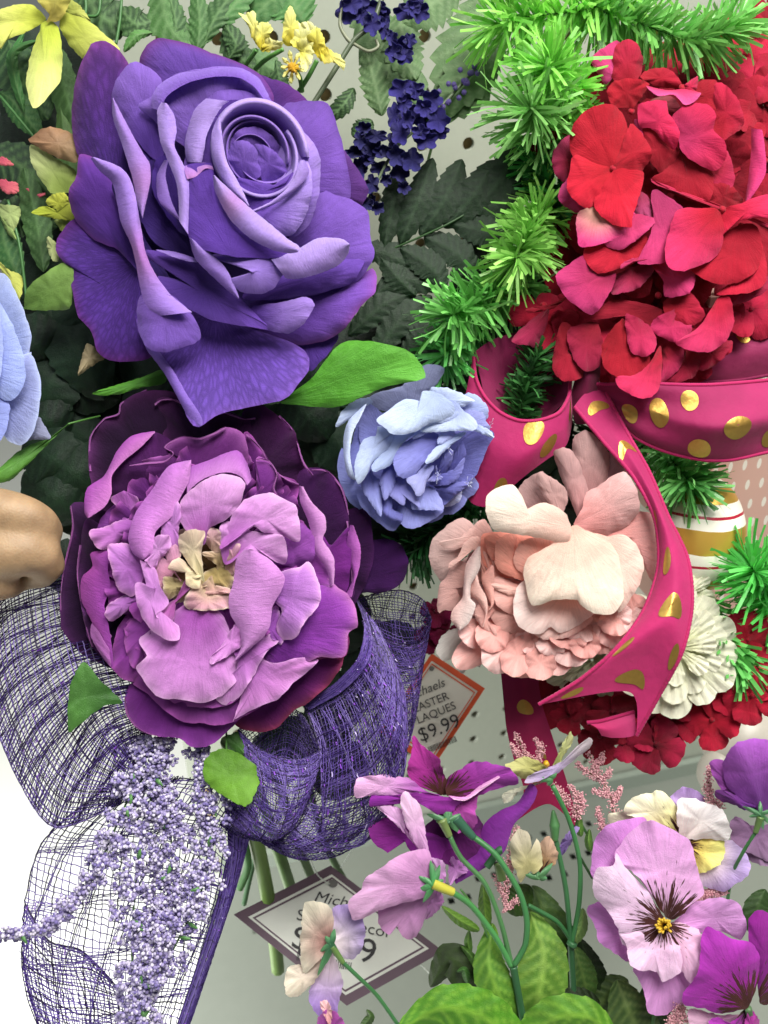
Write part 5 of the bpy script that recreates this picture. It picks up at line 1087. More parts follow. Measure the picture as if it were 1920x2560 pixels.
stem(sp, [(1040, 520, -240), (1090, 330, -225), (1140, 200, -225), (1180, 40, -235)], 4, '#4f6a3c')
for p, w_ in [([(1110, 300, -225), (1180, 110, -220), (1240, -30, -225)], 60), ([(1080, 300, -225), (1130, 240, -200), (1220, 120, -215), (1245, 20, -230)], 44), ([(1060, 260, -225), (960, 120, -250), (900, -20, -270)], 50),
              ([(1080, 300, -220), (1180, 200, -215), (1230, 110, -230)], 46), ([(1000, 60, -240), (1060, 20, -230), (1150, -30, -240)], 46), ([(915, 125, -215), (935, 200, -205), (955, 290, -215)], 26), ([(1040, 200, -225), (1010, 130, -235), (1000, 30, -240)], 36)]:
    leafp(sp, p, w_ * 1.35, '#4f6e40', '#7c9668', serr=.16, teeth=8)
fern = thing('fern_leaf', 'large dark green lobed fern leaf right of the violet rose', 'fern leaf', (1100, 560, -230))
stem(fern, [(1250, 480, -240), (1120, 560, -215), (940, 640, -240)], 3, '#2a4a22')
for p, w_ in [([(960, 620, -230), (985, 500, -215), (1000, 400, -225)], 22), ([(1000, 610, -225), (1050, 490, -205), (1082, 395, -215)], 26), ([(1050, 590, -225), (1110, 500, -205), (1155, 398, -215)], 28), ([(1110, 570, -225), (1190, 480, -205), (1235, 400, -215)], 30),
              ([(1160, 540, -225), (1250, 450, -205), (1300, 350, -215)], 34), ([(1000, 620, -225), (1080, 670, -215), (1110, 730, -225)], 26), ([(1060, 590, -225), (1150, 640, -215), (1180, 700, -225)], 28), ([(1130, 560, -225), (1220, 580, -215), (1270, 620, -225)], 28), ([(950, 640, -230), (990, 690, -220), (1040, 740, -230)], 20),
              ([(1170, 530, -220), (1270, 500, -215), (1330, 470, -225)], 26)]:
    leafp(fern, p, w_ * 1.4, '#152a17', '#243f22', serr=.12, teeth=10)
f2 = thing('fern_leaf', 'shadowed lobed fern leaf under the rose, above the bright smooth leaf', 'fern leaf', (980, 820, -230))
for p, w_ in [([(1080, 740, -240), (1000, 800, -225), (930, 900, -235)], 26), ([(1040, 730, -240), (960, 760, -225), (870, 840, -235)], 24), ([(1100, 760, -240), (1050, 850, -225), (1000, 900, -235)], 26), ([(1120, 720, -240), (1010, 700, -225), (930, 740, -235)], 24), ([(1060, 690, -240), (980, 640, -225), (900, 620, -235)], 26)]:
    leafp(f2, p, w_ * 1.4, '#142816', '#223c20', serr=.14, teeth=8)
tl = thing('leaf_cluster', 'serrated green leaves crowding behind the yellow daisies along the top edge', 'leaves', (560, 60, -230))
for p, w_, c in [([(480, 130, -200), (420, 60, -190), (400, -40, -200)], 46, MG), ([(330, 70, -230), (250, 40, -220), (210, -30, -230)], 60, DG2), ([(300, 20, -200), (340, 60, -190), (385, 50, -200)], 40, DG2), ([(420, -20, -200), (440, 60, -190), (420, 130, -200)], 26, '#2a5024'),
                 ([(490, -30, -200), (500, 60, -190), (490, 140, -200)], 28, '#35602a'), ([(600, -40, -200), (540, 40, -190), (510, 110, -200)], 30, '#2a5024'), ([(640, -60, -210), (580, 20, -195), (540, 70, -200)], 34, '#3e7034'), ([(560, 60, -200), (590, 110, -190), (570, 150, -200)], 26, '#20401c'),
                 ([(700, -40, -230), (740, 20, -220), (760, 60, -230)], 60, '#3f7436'), ([(620, 60, -230), (690, -10, -220), (780, -30, -230)], 50, '#3a6a32'), ([(640, 180, -220), (590, 130, -210), (570, 60, -220)], 36, '#2a4c24'), ([(700, 190, -240), (660, 160, -230), (600, 140, -235)], 34, '#5a7e50'),
                 ([(820, 300, -240), (860, 260, -225), (885, 220, -235)], 24, '#1f3a1c'), ([(880, 340, -240), (910, 320, -225), (930, 300, -235)], 26, '#1f3a1c'), ([(310, 130, -190), (340, 90, -180), (380, 82, -190)], 14, '#5a8c48'), ([(720, 230, -240), (700, 200, -230), (690, 150, -235)], 22, '#2a4a26')]:
    leafp(tl, p, w_, c, '#6a8e58', serr=.14, teeth=7)
ll = thing('leaf_cluster', 'dark leaves and thin stems filling the left edge behind the yellow lilies', 'leaves', (80, 400, -230))
L_ = [([(330, 600, -230), (190, 450, -215), (150, 260, -225)], 30, '#4a6a30'), ([(120, 300, -230), (60, 200, -220), (20, 100, -230)], 60, '#1f4222'), ([(100, 340, -230), (40, 260, -215), (0, 230, -225)], 34, '#2a5a2a'), ([(60, 80, -200), (30, 160, -190), (60, 260, -200)], 12, '#3f8040'),
      ([(100, 100, -190), (30, 140, -180), (60, 280, -200)], 14, '#3a7038'), ([(160, 520, -230), (60, 420, -215), (-40, 380, -225)], 60, '#1a3420'), ([(150, 560, -230), (50, 540, -215), (-40, 560, -225)], 50, '#16301a'), ([(60, 420, -200), (90, 540, -190), (110, 680, -200)], 36, '#38582e'),
      ([(120, 640, -220), (100, 560, -205), (80, 480, -215)], 26, '#24461f'), ([(20, 520, -200), (10, 600, -190), (50, 700, -200)], 40, '#2c5a2c'), ([(200, 340, -230), (160, 220, -215), (150, 120, -225)], 36, '#3a5c2c'), ([(230, 90, -240), (190, 20, -230), (150, -40, -235)], 50, '#24441f'), ([(260, 560, -250), (200, 400, -240), (170, 300, -245)], 50, '#1a301a')]
for p, w_, c in L_: leafp(ll, p, w_, c, '#5a7e48', serr=.08, teeth=9)
for p in ([(0, 240, -190), (50, 300, -185), (90, 350, -190)], [(20, 500, -180), (50, 620, -175), (65, 740, -180)], [(290, 110, -190), (300, 50, -190), (305, -20, -190)], [(210, 60, -200), (215, 20, -200), (212, -20, -200)], [(140, 20, -200), (240, 40, -200), (250, -30, -200)]):
    stem(ll, p, 4, '#3c6c34')
dm = thing('leaf_cluster', 'nearly black foliage, partly added as shade, between the rose, the peony and the blue flowers', 'leaves', (400, 900, -260))
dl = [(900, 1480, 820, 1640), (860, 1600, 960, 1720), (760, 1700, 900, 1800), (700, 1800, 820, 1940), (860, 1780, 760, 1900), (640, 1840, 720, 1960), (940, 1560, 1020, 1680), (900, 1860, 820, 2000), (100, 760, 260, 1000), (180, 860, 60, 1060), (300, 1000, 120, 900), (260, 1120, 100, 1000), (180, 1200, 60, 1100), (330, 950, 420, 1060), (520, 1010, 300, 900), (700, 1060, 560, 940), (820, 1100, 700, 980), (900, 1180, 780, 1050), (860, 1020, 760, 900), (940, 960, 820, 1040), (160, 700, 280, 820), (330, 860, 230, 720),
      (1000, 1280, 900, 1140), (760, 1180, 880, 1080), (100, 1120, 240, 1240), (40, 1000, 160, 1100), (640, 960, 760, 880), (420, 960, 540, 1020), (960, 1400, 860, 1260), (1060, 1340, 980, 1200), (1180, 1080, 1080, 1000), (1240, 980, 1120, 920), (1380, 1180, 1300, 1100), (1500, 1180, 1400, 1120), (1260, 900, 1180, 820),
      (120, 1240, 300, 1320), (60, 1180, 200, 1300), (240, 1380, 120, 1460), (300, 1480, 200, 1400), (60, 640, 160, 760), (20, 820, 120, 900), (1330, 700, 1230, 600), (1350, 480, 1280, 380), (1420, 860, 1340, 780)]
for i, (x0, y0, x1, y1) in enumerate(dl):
    z = -250 - (i % 4) * 25 - (150 if x0 > 600 and y0 > 1450 else 0)  # low central leaves only stand in for the shadow behind the mesh loops
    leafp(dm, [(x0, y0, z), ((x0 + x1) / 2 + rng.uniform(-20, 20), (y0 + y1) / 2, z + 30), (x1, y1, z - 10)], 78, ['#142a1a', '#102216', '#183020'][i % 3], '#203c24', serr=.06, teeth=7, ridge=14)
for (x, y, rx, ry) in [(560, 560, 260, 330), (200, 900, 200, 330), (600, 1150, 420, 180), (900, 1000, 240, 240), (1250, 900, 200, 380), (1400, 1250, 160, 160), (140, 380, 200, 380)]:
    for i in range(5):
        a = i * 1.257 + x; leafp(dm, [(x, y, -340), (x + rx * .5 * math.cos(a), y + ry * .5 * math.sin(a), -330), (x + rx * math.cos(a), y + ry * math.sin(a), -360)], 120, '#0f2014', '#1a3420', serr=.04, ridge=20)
# single leaves one can point at
def oneleaf(label, q, zr, zt, c0, c1, fr=SRC, mat=None, st=None, **k):
    t = thing('leaf', label, 'leaf', (*fr([q[0]])[0], zr))
    k.setdefault('b', 16); k.setdefault('wav', 4)
    patch(t, fr, c0, c1, q, zr, zt, mat=mat or LEAF, name='blade', **k)
    if st is not None: stem(t, st, 2.6, '#4a7a34')
    return t
oneleaf('bright green smooth leaf pointing right under the violet rose', [(700, 1004), (775, 950), (830, 880), (870, 852), (940, 856), (1010, 872), (1050, 905), (1064, 938), (1050, 950), (960, 968), (900, 995), (840, 1018), (760, 1014)], -90, 30, '#4f9428', '#64b03a', mat=LEAFS, pleat=5, pf=12, b=14, st=[(640, 1010, -180), (680, 1008, -110), (710, 1003, -88)])
oneleaf('narrow bright leaf tip peeking out left of the rose bottom petal', [(420, 930), (400, 925), (350, 945), (300, 960), (232, 982), (250, 988), (300, 985), (350, 970), (410, 958)], -120, -60, '#4f8c2c', '#5a9c34', mat=LEAFS, st=[(480, 920, -180), (440, 935, -130), (415, 942, -118)])
oneleaf('green pointed leaf under the left blue ranunculus', [(170, 1060), (130, 1092), (60, 1120), (10, 1160), (-30, 1200), (20, 1204), (60, 1170), (120, 1110)], -110, -40, '#4a7c30', '#5a9038', mat=LEAFS, st=[(250, 1040, -190), (200, 1052, -130), (170, 1060, -108)])
oneleaf('broad yellow green leaf between the left blue flower and the rose', [(62, 770), (70, 720), (110, 685), (160, 655), (182, 665), (184, 690), (180, 740), (172, 772), (110, 776)], -120, -70, '#5d7e38', '#7a9c4c', st=[(40, 790, -180), (62, 770, -118)])
oneleaf('dark green leaf below the purple peony, over the mesh on the left', [(305, 1755), (250, 1700), (210, 1655), (180, 1700), (170, 1760), (172, 1830), (200, 1810), (260, 1765)], 10, 60, '#38642a', '#4a7a34', b=14, st=[(360, 1740, -150), (305, 1755, -78)])
oneleaf('round yellow green leaf hanging at the centre below the purple peony', [(565, 1872), (530, 1880), (508, 1915), (515, 1955), (560, 1990), (610, 2016), (630, 2000), (648, 1955), (640, 1915), (600, 1885)], -60, 10, '#5c8c28', '#6ea030', b=16, serr=.03, st=[(566, 1800, -120), (566, 1850, -80), (566, 1880, -56)])
oneleaf('small shaded leaf behind the round leaf under the purple peony', [(570, 1840), (600, 1830), (612, 1860), (614, 1900), (590, 1890), (570, 1870)], -90, -70, '#3a6428', '#44702e')
oneleaf('brown green leaf tip left of the rose, overlapping a pale lily petal', [(195, 405), (165, 402), (130, 388), (72, 352), (90, 335), (106, 321), (138, 319), (190, 340), (205, 380)], -110, -90, '#8a7050', '#9c7456')
oneleaf('pale pinkish leaf tip under the left side of the rose', [(262, 893), (225, 860), (212, 870), (195, 937), (215, 925), (245, 905)], -140, -110, '#8c7c5c', '#a09070')
# ================================================================ yellow lilies and daisies
lily = thing('lily', 'pale yellow green silk lily with long petals in the top left corner', 'lily', (130, 40, -130))
for q, zr, zt, c0, c1 in [([(330, 130), (300, 170), (200, 230), (50, 290), (0, 352), (-30, 110), (60, 50), (200, 28), (270, 60)], -120, -70, '#c0c848', '#dcdf7c'),
                          ([(350, 150), (420, 190), (452, 380), (440, 580), (360, 690), (280, 780), (230, 770), (190, 600), (230, 380), (290, 220), (300, 170)], -110, -30, '#b8c444', '#e4e898'),
                          ([(440, 130), (470, 90), (640, 150), (760, 250), (870, 360), (720, 430), (600, 422), (510, 330), (436, 200)], -120, -80, '#b4bc48', '#d0d474'), ([(450, 60), (500, 0), (580, 40), (660, 160), (560, 130)], -150, -140, '#a8b04c', '#c0c468'),
                          ([(380, 130), (270, 0), (300, -60), (500, -60), (510, 10), (470, 100), (430, 150), (340, 160)], -90, -70, '#a89a48', '#c8c060')]:
    patch(lily, LT, c0, c1, q, zr, zt, b=20, curl=10, pleat=4, pf=6)
stem(lily, [(130, 40, -110), (140, 0, -160), (150, -60, -200)], 7, '#7c8c3c')
l2 = thing('lily', 'half hidden pale lily with spotted yellow centre left of the rose', 'lily', (170, 480, -160))
for q, zr, zt, c0, c1 in [([(480, 1400), (380, 1410), (280, 1280), (225, 1170), (220, 1055), (300, 1080), (420, 1160), (545, 1240), (560, 1380)], -150, -110, '#9cb058', '#ccd498'),
                          ([(500, 1540), (400, 1420), (470, 1405), (510, 1480)], -130, -110, '#a8b040', '#c4c850'), ([(500, 1560), (345, 1490), (350, 1440), (400, 1412), (460, 1440), (500, 1500)], -120, -100, '#949c34', '#b8bc48'),
                          ([(520, 1600), (400, 1590), (240, 1555), (245, 1530), (330, 1500), (420, 1530), (500, 1480), (560, 1560)], -110, -90, '#8a9034', '#b4c040'), ([(470, 1700), (420, 1640), (400, 1600), (520, 1600)], -130, -120, '#9cac50', '#a8b868'),
                          ([(430, 1800), (350, 1720), (345, 1800), (380, 1890), (420, 1900)], -140, -120, '#a8b478', '#c8d094')]:
    patch(l2, LT, c0, c1, q, zr, zt, b=10, curl=6)
l3 = thing('lily', 'pale green lily petals cut off by the left edge above the blue flower', 'lily', (10, 560, -200))
for q, c in [([(-20, 1480), (0, 1485), (140, 1505), (140, 1590), (100, 1680), (60, 1640), (0, 1560)], '#a8b878'), ([(-20, 1900), (0, 1905), (60, 1960), (160, 2010), (165, 2100), (130, 2200), (80, 2100), (20, 1990)], '#ccd06c'), ([(0, 1560), (60, 1600), (120, 1740), (60, 1700)], '#98b068')]:
    patch(l3, LT, c, c, q, -190, -170, b=10)
pk_ = thing('pink_flower', 'coral pink silk petals glimpsed between dark leaves on the left edge', 'flower', (20, 420, -280))
for q in ([(0, 1145), (40, 1148), (92, 1190), (90, 1206), (0, 1200)], [(0, 1310), (40, 1305), (60, 1320), (125, 1330), (130, 1400), (50, 1410), (0, 1360)], [(190, 1375), (205, 1372), (212, 1390)], [(272, 1415), (325, 1405), (330, 1415), (290, 1435)]):
    patch(pk_, LT, '#e0607c', '#ec7c88', q, -165, -160, b=4, wav=1)
for lab, ps_, st_ in [
 ('pale yellow trumpet daisy leaning left, leftmost above the rose', [([(480, 235), (430, 170), (415, 120), (372, 62), (405, 75), (412, 55), (450, 60), (455, 100), (475, 150)], '#d8c838', '#ecec9c'), ([(478, 238), (440, 160), (470, 110), (510, 108), (530, 140), (510, 180)], '#dccc30', '#f0ee90'), ([(480, 240), (500, 180), (540, 190), (580, 200), (570, 225), (530, 240)], '#dccc38', '#f2f0b0')], [(455, 235), (430, 270), (405, 305)]),
 ('tallest pale yellow trumpet daisy, upright over the rose', [([(640, 220), (580, 200), (582, 120), (592, 60), (615, 28), (636, 60), (640, 95), (658, 110)], '#dccc38', '#f0f09c'), ([(650, 230), (610, 190), (650, 110), (700, 140), (720, 190), (715, 260)], '#e4dc60', '#f2f2b4'), ([(655, 240), (620, 210), (690, 180), (722, 240), (715, 290), (690, 335), (665, 320)], '#e4dc60', '#f4f2b8')], [(580, 232), (500, 280), (450, 325)]),
 ('pale yellow trumpet daisy turned right, beside the pegboard hole', [([(740, 240), (700, 190), (665, 115), (700, 100), (735, 130), (760, 190)], '#e0d860', '#f2f0b0'), ([(740, 230), (760, 200), (800, 235), (850, 262), (872, 300), (868, 330), (845, 310), (820, 295), (770, 296)], '#d8c430', '#f0ec98'), ([(725, 250), (690, 180), (745, 130), (780, 210), (770, 290)], '#dcc830', '#ece878')], [(740, 285), (700, 360), (655, 430)]),
 ('small open yellow daisy with narrow petals under the tall one', None, [(640, 330), (660, 370), (670, 430)])]:
    d = thing('daisy', lab, 'daisy', (*TM([st_[0]])[0], -125), 'small yellow daisies')
    if ps_:
        for q, c0, c1 in ps_: patch(d, TM, c0, c1, q, -140, -108 + rng.uniform(-8, 8), b=10, wav=5, pleat=4, pf=8, fray=1.2)
    else:
        cx, cy = 625, 315
        for k in range(9):
            a = 2 * math.pi * k / 9 + .3; s_ = 70 * (1 - .25 * abs(math.cos(a)))
            patch(d, TM, '#e0cc48', '#f0ec98', [(cx + (u * math.cos(a) - v * math.sin(a)) * s_, cy + (u * math.sin(a) + v * math.cos(a)) * s_ * 1.1) for u, v in [(.1, 0), (.5, -.1), (.85, -.16), (1.1, 0), (.85, .16), (.5, .1)]], -130, -118, b=5, nth=30, nr=4)
        patch(d, TM, '#d8a424', '#e4b830', [(600, 315), (615, 295), (640, 300), (655, 320), (640, 342), (612, 338)], -108, -104, b=10, name='centre')
    stem(d, [(*TM([q])[0], z) for q, z in zip(st_, (-135, -160, -200))], 6, '#5c9448', taper=1.1)
# ================================================================ blue lavender spikes
def florcluster(t, pts, rad, z, c0, c1):
    for x, y in pts:
        zz = z + rng.uniform(-18, 18); rot = rng.uniform(0, 6); tx, ty = rng.uniform(.45, 1, 2)
        q = []
        for k in range(20):
            a = 2 * math.pi * k / 20; r_ = rad * (.72 + .28 * abs(math.cos(2.5 * a))); q.append((x + r_ * math.cos(a + rot) * tx, y + r_ * math.sin(a + rot) * ty))
        patch(t, SRC, c0, c1, q, zz, zz + 6, b=-12, wav=8, root=(x, y), name='floret', nth=40, nr=5, curl=-6)
la = thing('lavender', 'dark blue violet lavender spike rising to the upper right of the rose', 'lavender', (960, 400, -170))
stem(la, [(920, 500, -190), (990, 370, -180), (1080, 290, -175), (1200, 160, -185)], 4.5, '#6a7a5c')
florcluster(la, [(985, 290), (1010, 260), (1040, 225), (1060, 270), (1020, 300), (1075, 300), (1000, 330), (1050, 330), (1090, 330), (1030, 235), (1005, 225), (1080, 250), (1095, 300), (1035, 290), (1065, 350)], 38, -150, '#2a2468', '#3a3286')
florcluster(la, [(900, 350), (930, 370), (960, 380), (920, 400), (950, 420), (990, 390), (900, 420), (965, 450), (1000, 430), (930, 460), (890, 380), (1030, 400), (940, 340), (910, 320), (1010, 470), (985, 350)], 34, -165, '#1c1a50', '#2e2a70')
florcluster(la, [(930, 500), (945, 520), (915, 510)], 22, -175, '#1c1a50', '#2a286a')
for k in range(22):
    u = k / 22; x, y = 1090 + 110 * u + rng.normal(0, 12), 285 - 125 * u + rng.normal(0, 10)
    blobs = P(np.array([(x, y, -172.0)])); th = np.linspace(0, 2 * math.pi, 7, endpoint=False); 
    g = np.stack([x + np.array([.1, .9, 1, .2])[:, None] * 7 * np.cos(th), y + np.array([.1, .9, 1, .2])[:, None] * 8 * np.sin(th), -168 + np.array([6, 3, -2, -7])[:, None] + 0 * th], -1).reshape(-1, 3)
    mesh('bud', P(g), gridfaces(4, 7, True), PETAL, la, dye=lin('#6a5aa0'))
lb = thing('lavender', 'dark blue violet lavender florets hanging from the top edge', 'lavender', (930, 40, -170))
florcluster(lb, [(880, 10), (905, 40), (930, 60), (960, 70), (980, 95), (1000, 120), (1010, 140), (985, 130), (1030, 20), (1040, 5), (1010, 30), (1050, 30), (870, 30), (900, 0), (940, 20), (960, 40), (1025, 100)], 34, -165, '#2a2468', '#36307e')
stem(lb, [(860, -20, -180), (850, 60, -175), (870, 100, -175), (885, 110, -180)], 5, '#7c8068'); stem(lb, [(770, 280, -190), (840, 170, -180), (885, 100, -178), (930, 60, -178), (960, -20, -180)], 7, '#4f5a44'); stem(lb, [(885, 110, -178), (920, 128, -174), (945, 118, -174), (940, 100, -176)], 4.5, '#7c8068')
# ================================================================ purple deco mesh bow
mb = thing('mesh_bow', 'purple metallic open weave mesh bow with wide loops under the purple peony', 'mesh ribbon', (420, 1800, -150))
TH = [lin('#5e4894'), lin('#4a3680'), lin('#7460a8')]; TD = lin('#281a42'); TM_ = lin('#7a3ab8')
def meshloop(fr, rows, zs, nu, nv, dark_u=5, dark_v=7, rad=.9, name='mesh_loop', seed=1, wob=1.6, bright=.02, label=None, smooth_n=70):
    """rows run across the ribbon, one after another along it; threads follow both directions of the surface"""
    r = np.random.RandomState(seed)
    R_ = [np.column_stack([fr(q), crom(np.asarray(z, float)[:, None], len(q))[:, 0]]) for q, z in zip(rows, zs)]
    G = sheet(None, R_, '#000000', '#000000', nu=smooth_n, nv=smooth_n, ret=True)
    Vs, Fs, Ds = [], [], []; k = 0
    def line(p, rd, c):
        nonlocal k
        p = p + r.normal(0, wob * .25, p.shape) * [1, 1, 1]
        V, F = tube(P(p), rd * UN, 3, caps=False)
        D = np.tile(c, (len(V), 1))
        Vs.append(V); Fs.extend([[i + k for i in f] for f in F]); Ds.append(D); k += len(V)
    t = np.linspace(0, 1, smooth_n)
    ph = r.uniform(0, 6, 4)
    for i in range(nu):
        u = (i + r.uniform(-.25, .25)) / (nu - 1); d = i % dark_u == 0
        uu = np.clip(u + .006 * wob * np.sin(t * 9 + ph[0] + i * .7), 0, 1)
        edge = i < 3 or i > nu - 4
        line(geval(G, uu, t), (max(1.7, rad * 1.35) if d else rad) * (1.2 if edge else 1), TD if d else TH[r.randint(3)])
    for j in range(nv):
        v = (j + r.uniform(-.25, .25)) / (nv - 1); d = j % dark_v == 0
        line(geval(G, t, np.clip(v + .006 * wob * np.sin(t * 7 + ph[1] + j * .5), 0, 1)), (max(1.5, rad * 1.3) if d else rad), TD if d else TH[r.randint(3)])
    for i in range(int(nu * nv * bright)):  # short pale thread pieces, metallic glints put in as colour
        u, v = r.uniform(0, 1, 2); L_ = r.uniform(.01, .03)
        p = geval(G, np.full(3, u), np.clip(np.linspace(v, v + L_, 3), 0, 1)); p[:, 2] += 1.5
        line(p, 1.6, lin('#8a4ac8') if r.rand() < .8 else lin('#c8b8e8'))
    return mesh(name, np.vstack(Vs), Fs, WIRE, mb, dye=np.vstack(Ds), label=label, smooth=False)
# upper left puff: front layer, crown and back layer
meshloop(SRC, [[(290, 1440), (330, 1560), (380, 1700), (400, 1790), (350, 1880)], [(150, 1450), (170, 1600), (220, 1740), (290, 1870), (345, 1920)], [(20, 1480), (40, 1640), (100, 1820), (200, 1960), (330, 1960)],
               [(-60, 1560), (-30, 1760), (50, 1960), (140, 2070), (300, 2010)]], [(-120, -90, -80, -90, -120), (-90, -30, -10, -30, -80), (-90, -30, 0, -20, -80), (-150, -100, -70, -60, -110)], 104, 34, dark_u=2, dark_v=9, seed=3, rad=1.35, bright=.015)
meshloop(SRC, [[(-60, 1560), (-30, 1760), (50, 1960), (140, 2070), (300, 2010)], [(-20, 1500), (20, 1700), (90, 1880), (190, 2000), (320, 1960)], [(140, 1440), (180, 1580), (230, 1720), (300, 1850), (345, 1900)], [(290, 1430), (330, 1560), (380, 1700), (400, 1790), (350, 1880)]],
         [(-150, -100, -70, -60, -110), (-220, -180, -160, -150, -170), (-220, -200, -180, -170, -170), (-160, -150, -140, -140, -150)], 90, 26, dark_u=2, dark_v=8, seed=4, rad=1.2)
# long loop hanging off the bottom edge
meshloop(SRC, [[(270, 1960), (420, 1940), (560, 1960), (640, 2020)], [(110, 2100), (260, 2100), (440, 2080), (610, 2110)], [(62, 2260), (220, 2280), (400, 2260), (565, 2270)], [(52, 2400), (180, 2440), (340, 2430), (520, 2420)], [(100, 2580), (200, 2620), (330, 2620), (440, 2600)]],
         [(-170, -150, -140, -170), (-200, -110, -90, -170), (-220, -110, -80, -180), (-220, -120, -90, -190), (-220, -130, -110, -190)], 46, 60, dark_u=4, dark_v=50, seed=5, rad=1.5, wob=4)
meshloop(SRC, [[(64, 2260), (54, 2400), (70, 2500), (110, 2600)], [(120, 2350), (130, 2440), (140, 2520), (170, 2610)], [(200, 2375), (230, 2450), (250, 2530), (260, 2620)], [(260, 2430), (310, 2490), (330, 2560), (330, 2630)]],
         [(-220, -220, -220, -220), (-170, -150, -140, -140), (-170, -140, -120, -120), (-190, -180, -170, -160)], 30, 26, dark_u=6, dark_v=5, seed=6, rad=1.4, name='mesh_fold')
meshloop(SRC, [[(560, 2000), (570, 2120), (540, 2260), (490, 2420), (430, 2600)], [(600, 2010), (600, 2120), (570, 2260), (515, 2420), (450, 2600)], [(640, 2020), (620, 2110), (590, 2220), (530, 2400), (462, 2600)]],
         [(-170, -150, -150, -160, -170), (-160, -135, -135, -145, -150), (-180, -170, -170, -180, -190)], 22, 60, dark_u=4, dark_v=9, seed=7, rad=1.2, name='mesh_edge')
# small right loop: shell and opening
meshloop(BM, [[(150, 760), (250, 850), (380, 905), (480, 900), (552, 860)], [(180, 900), (280, 1010), (400, 1040), (490, 1010), (548, 930)], [(150, 1060), (260, 1150), (370, 1170), (460, 1120), (525, 1020)], [(80, 1190), (200, 1270), (320, 1300), (420, 1240), (480, 1130)], [(60, 1230), (160, 1290), (300, 1310), (400, 1270), (450, 1190)]],
         [(-90, -30, -10, -20, -80), (-60, 10, 30, 10, -70), (-60, 10, 30, 10, -70), (-80, -20, 0, -20, -80), (-120, -90, -80, -90, -120)], 60, 80, dark_u=8, dark_v=5, seed=8, rad=1.2, wob=3, bright=.015)
meshloop(BM, [[(150, 760), (230, 700), (350, 640), (470, 690), (552, 860)], [(200, 860), (280, 800), (380, 760), (460, 800), (530, 940)], [(180, 1040), (260, 960), (370, 920), (440, 960), (500, 1060)]], [(-90, -110, -120, -110, -80), (-140, -170, -180, -170, -130), (-160, -190, -200, -190, -150)], 40, 26, dark_u=8, dark_v=6, seed=9, rad=1.2, wob=3)
# large right loop
meshloop(BM, [[(742, 130), (780, 240), (760, 400), (640, 540), (470, 640)], [(790, 190), (850, 380), (830, 560), (720, 720), (545, 830)], [(830, 240), (915, 450), (900, 740), (780, 930), (560, 1060)], [(850, 280), (965, 560), (965, 900), (820, 1160), (540, 1270)], [(860, 300), (978, 640), (950, 1050), (760, 1330), (420, 1370)]],
         [(-130, -70, -60, -70, -120), (-90, -10, 0, -10, -80), (-90, 0, 20, 10, -70), (-120, -50, -20, -20, -90), (-160, -110, -90, -90, -130)], 100, 86, dark_u=9, dark_v=5, seed=10, rad=1.2, wob=3, bright=.012)
meshloop(BM, [[(760, 170), (790, 260), (765, 410), (640, 545), (500, 640)], [(800, 260), (790, 420), (700, 560), (560, 660), (520, 700)], [(880, 380), (900, 560), (860, 760), (700, 960), (480, 1100)], [(930, 500), (960, 800), (880, 1100), (680, 1320), (300, 1330)]],
         [(-100, -90, -90, -90, -120), (-190, -180, -180, -180, -190), (-240, -240, -240, -230, -220), (-180, -150, -140, -140, -150)], 90, 76, dark_u=5, dark_v=3, seed=11, rad=1.2, wob=3)
meshloop(BM, [[(730, 110), (772, 240), (742, 400), (620, 535), (470, 625)], [(780, 180), (812, 330), (775, 450), (660, 570), (500, 660)]], [(-120, -56, -46, -56, -110), (-90, -30, -20, -34, -90)], 16, 90, dark_u=90, dark_v=30, seed=12, rad=1.0, name='mesh_edge')
meshloop(BM, [[(200, 1240), (330, 1300), (450, 1230), (500, 1120)], [(260, 1310), (400, 1350), (560, 1300), (640, 1180)], [(300, 1340), (440, 1400), (620, 1390), (790, 1300)]], [(-110, -80, -90, -110), (-120, -90, -90, -110), (-150, -140, -140, -150)], 40, 26, dark_u=8, dark_v=6, seed=13, rad=1.2, wob=3)
# upper right loop, further back
meshloop(BM, [[(760, 220), (860, 305), (970, 348), (1060, 325), (1102, 215)], [(860, 420), (930, 470), (1010, 470), (1050, 440), (1082, 330)], [(930, 600), (970, 640), (1010, 620), (1040, 570), (1060, 450)], [(960, 900), (980, 860), (1000, 800), (1020, 720), (1045, 560)]], [(-200, -160, -150, -160, -200), (-180, -160, -150, -160, -200), (-200, -180, -180, -180, -210), (-240, -220, -220, -220, -230)], 50, 70, dark_u=9, dark_v=5, seed=14, rad=1.2, wob=3)
meshloop(BM, [[(745, 110), (850, 80), (960, 72), (1060, 115), (1104, 215)], [(760, 180), (860, 200), (960, 210), (1050, 220), (1100, 230)], [(780, 260), (870, 310), (970, 345), (1050, 330), (1100, 240)]], [(-190, -220, -230, -220, -200), (-240, -260, -270, -260, -230), (-250, -270, -280, -270, -240)], 34, 22, dark_u=6, dark_v=4, seed=15, rad=1.2, wob=3)

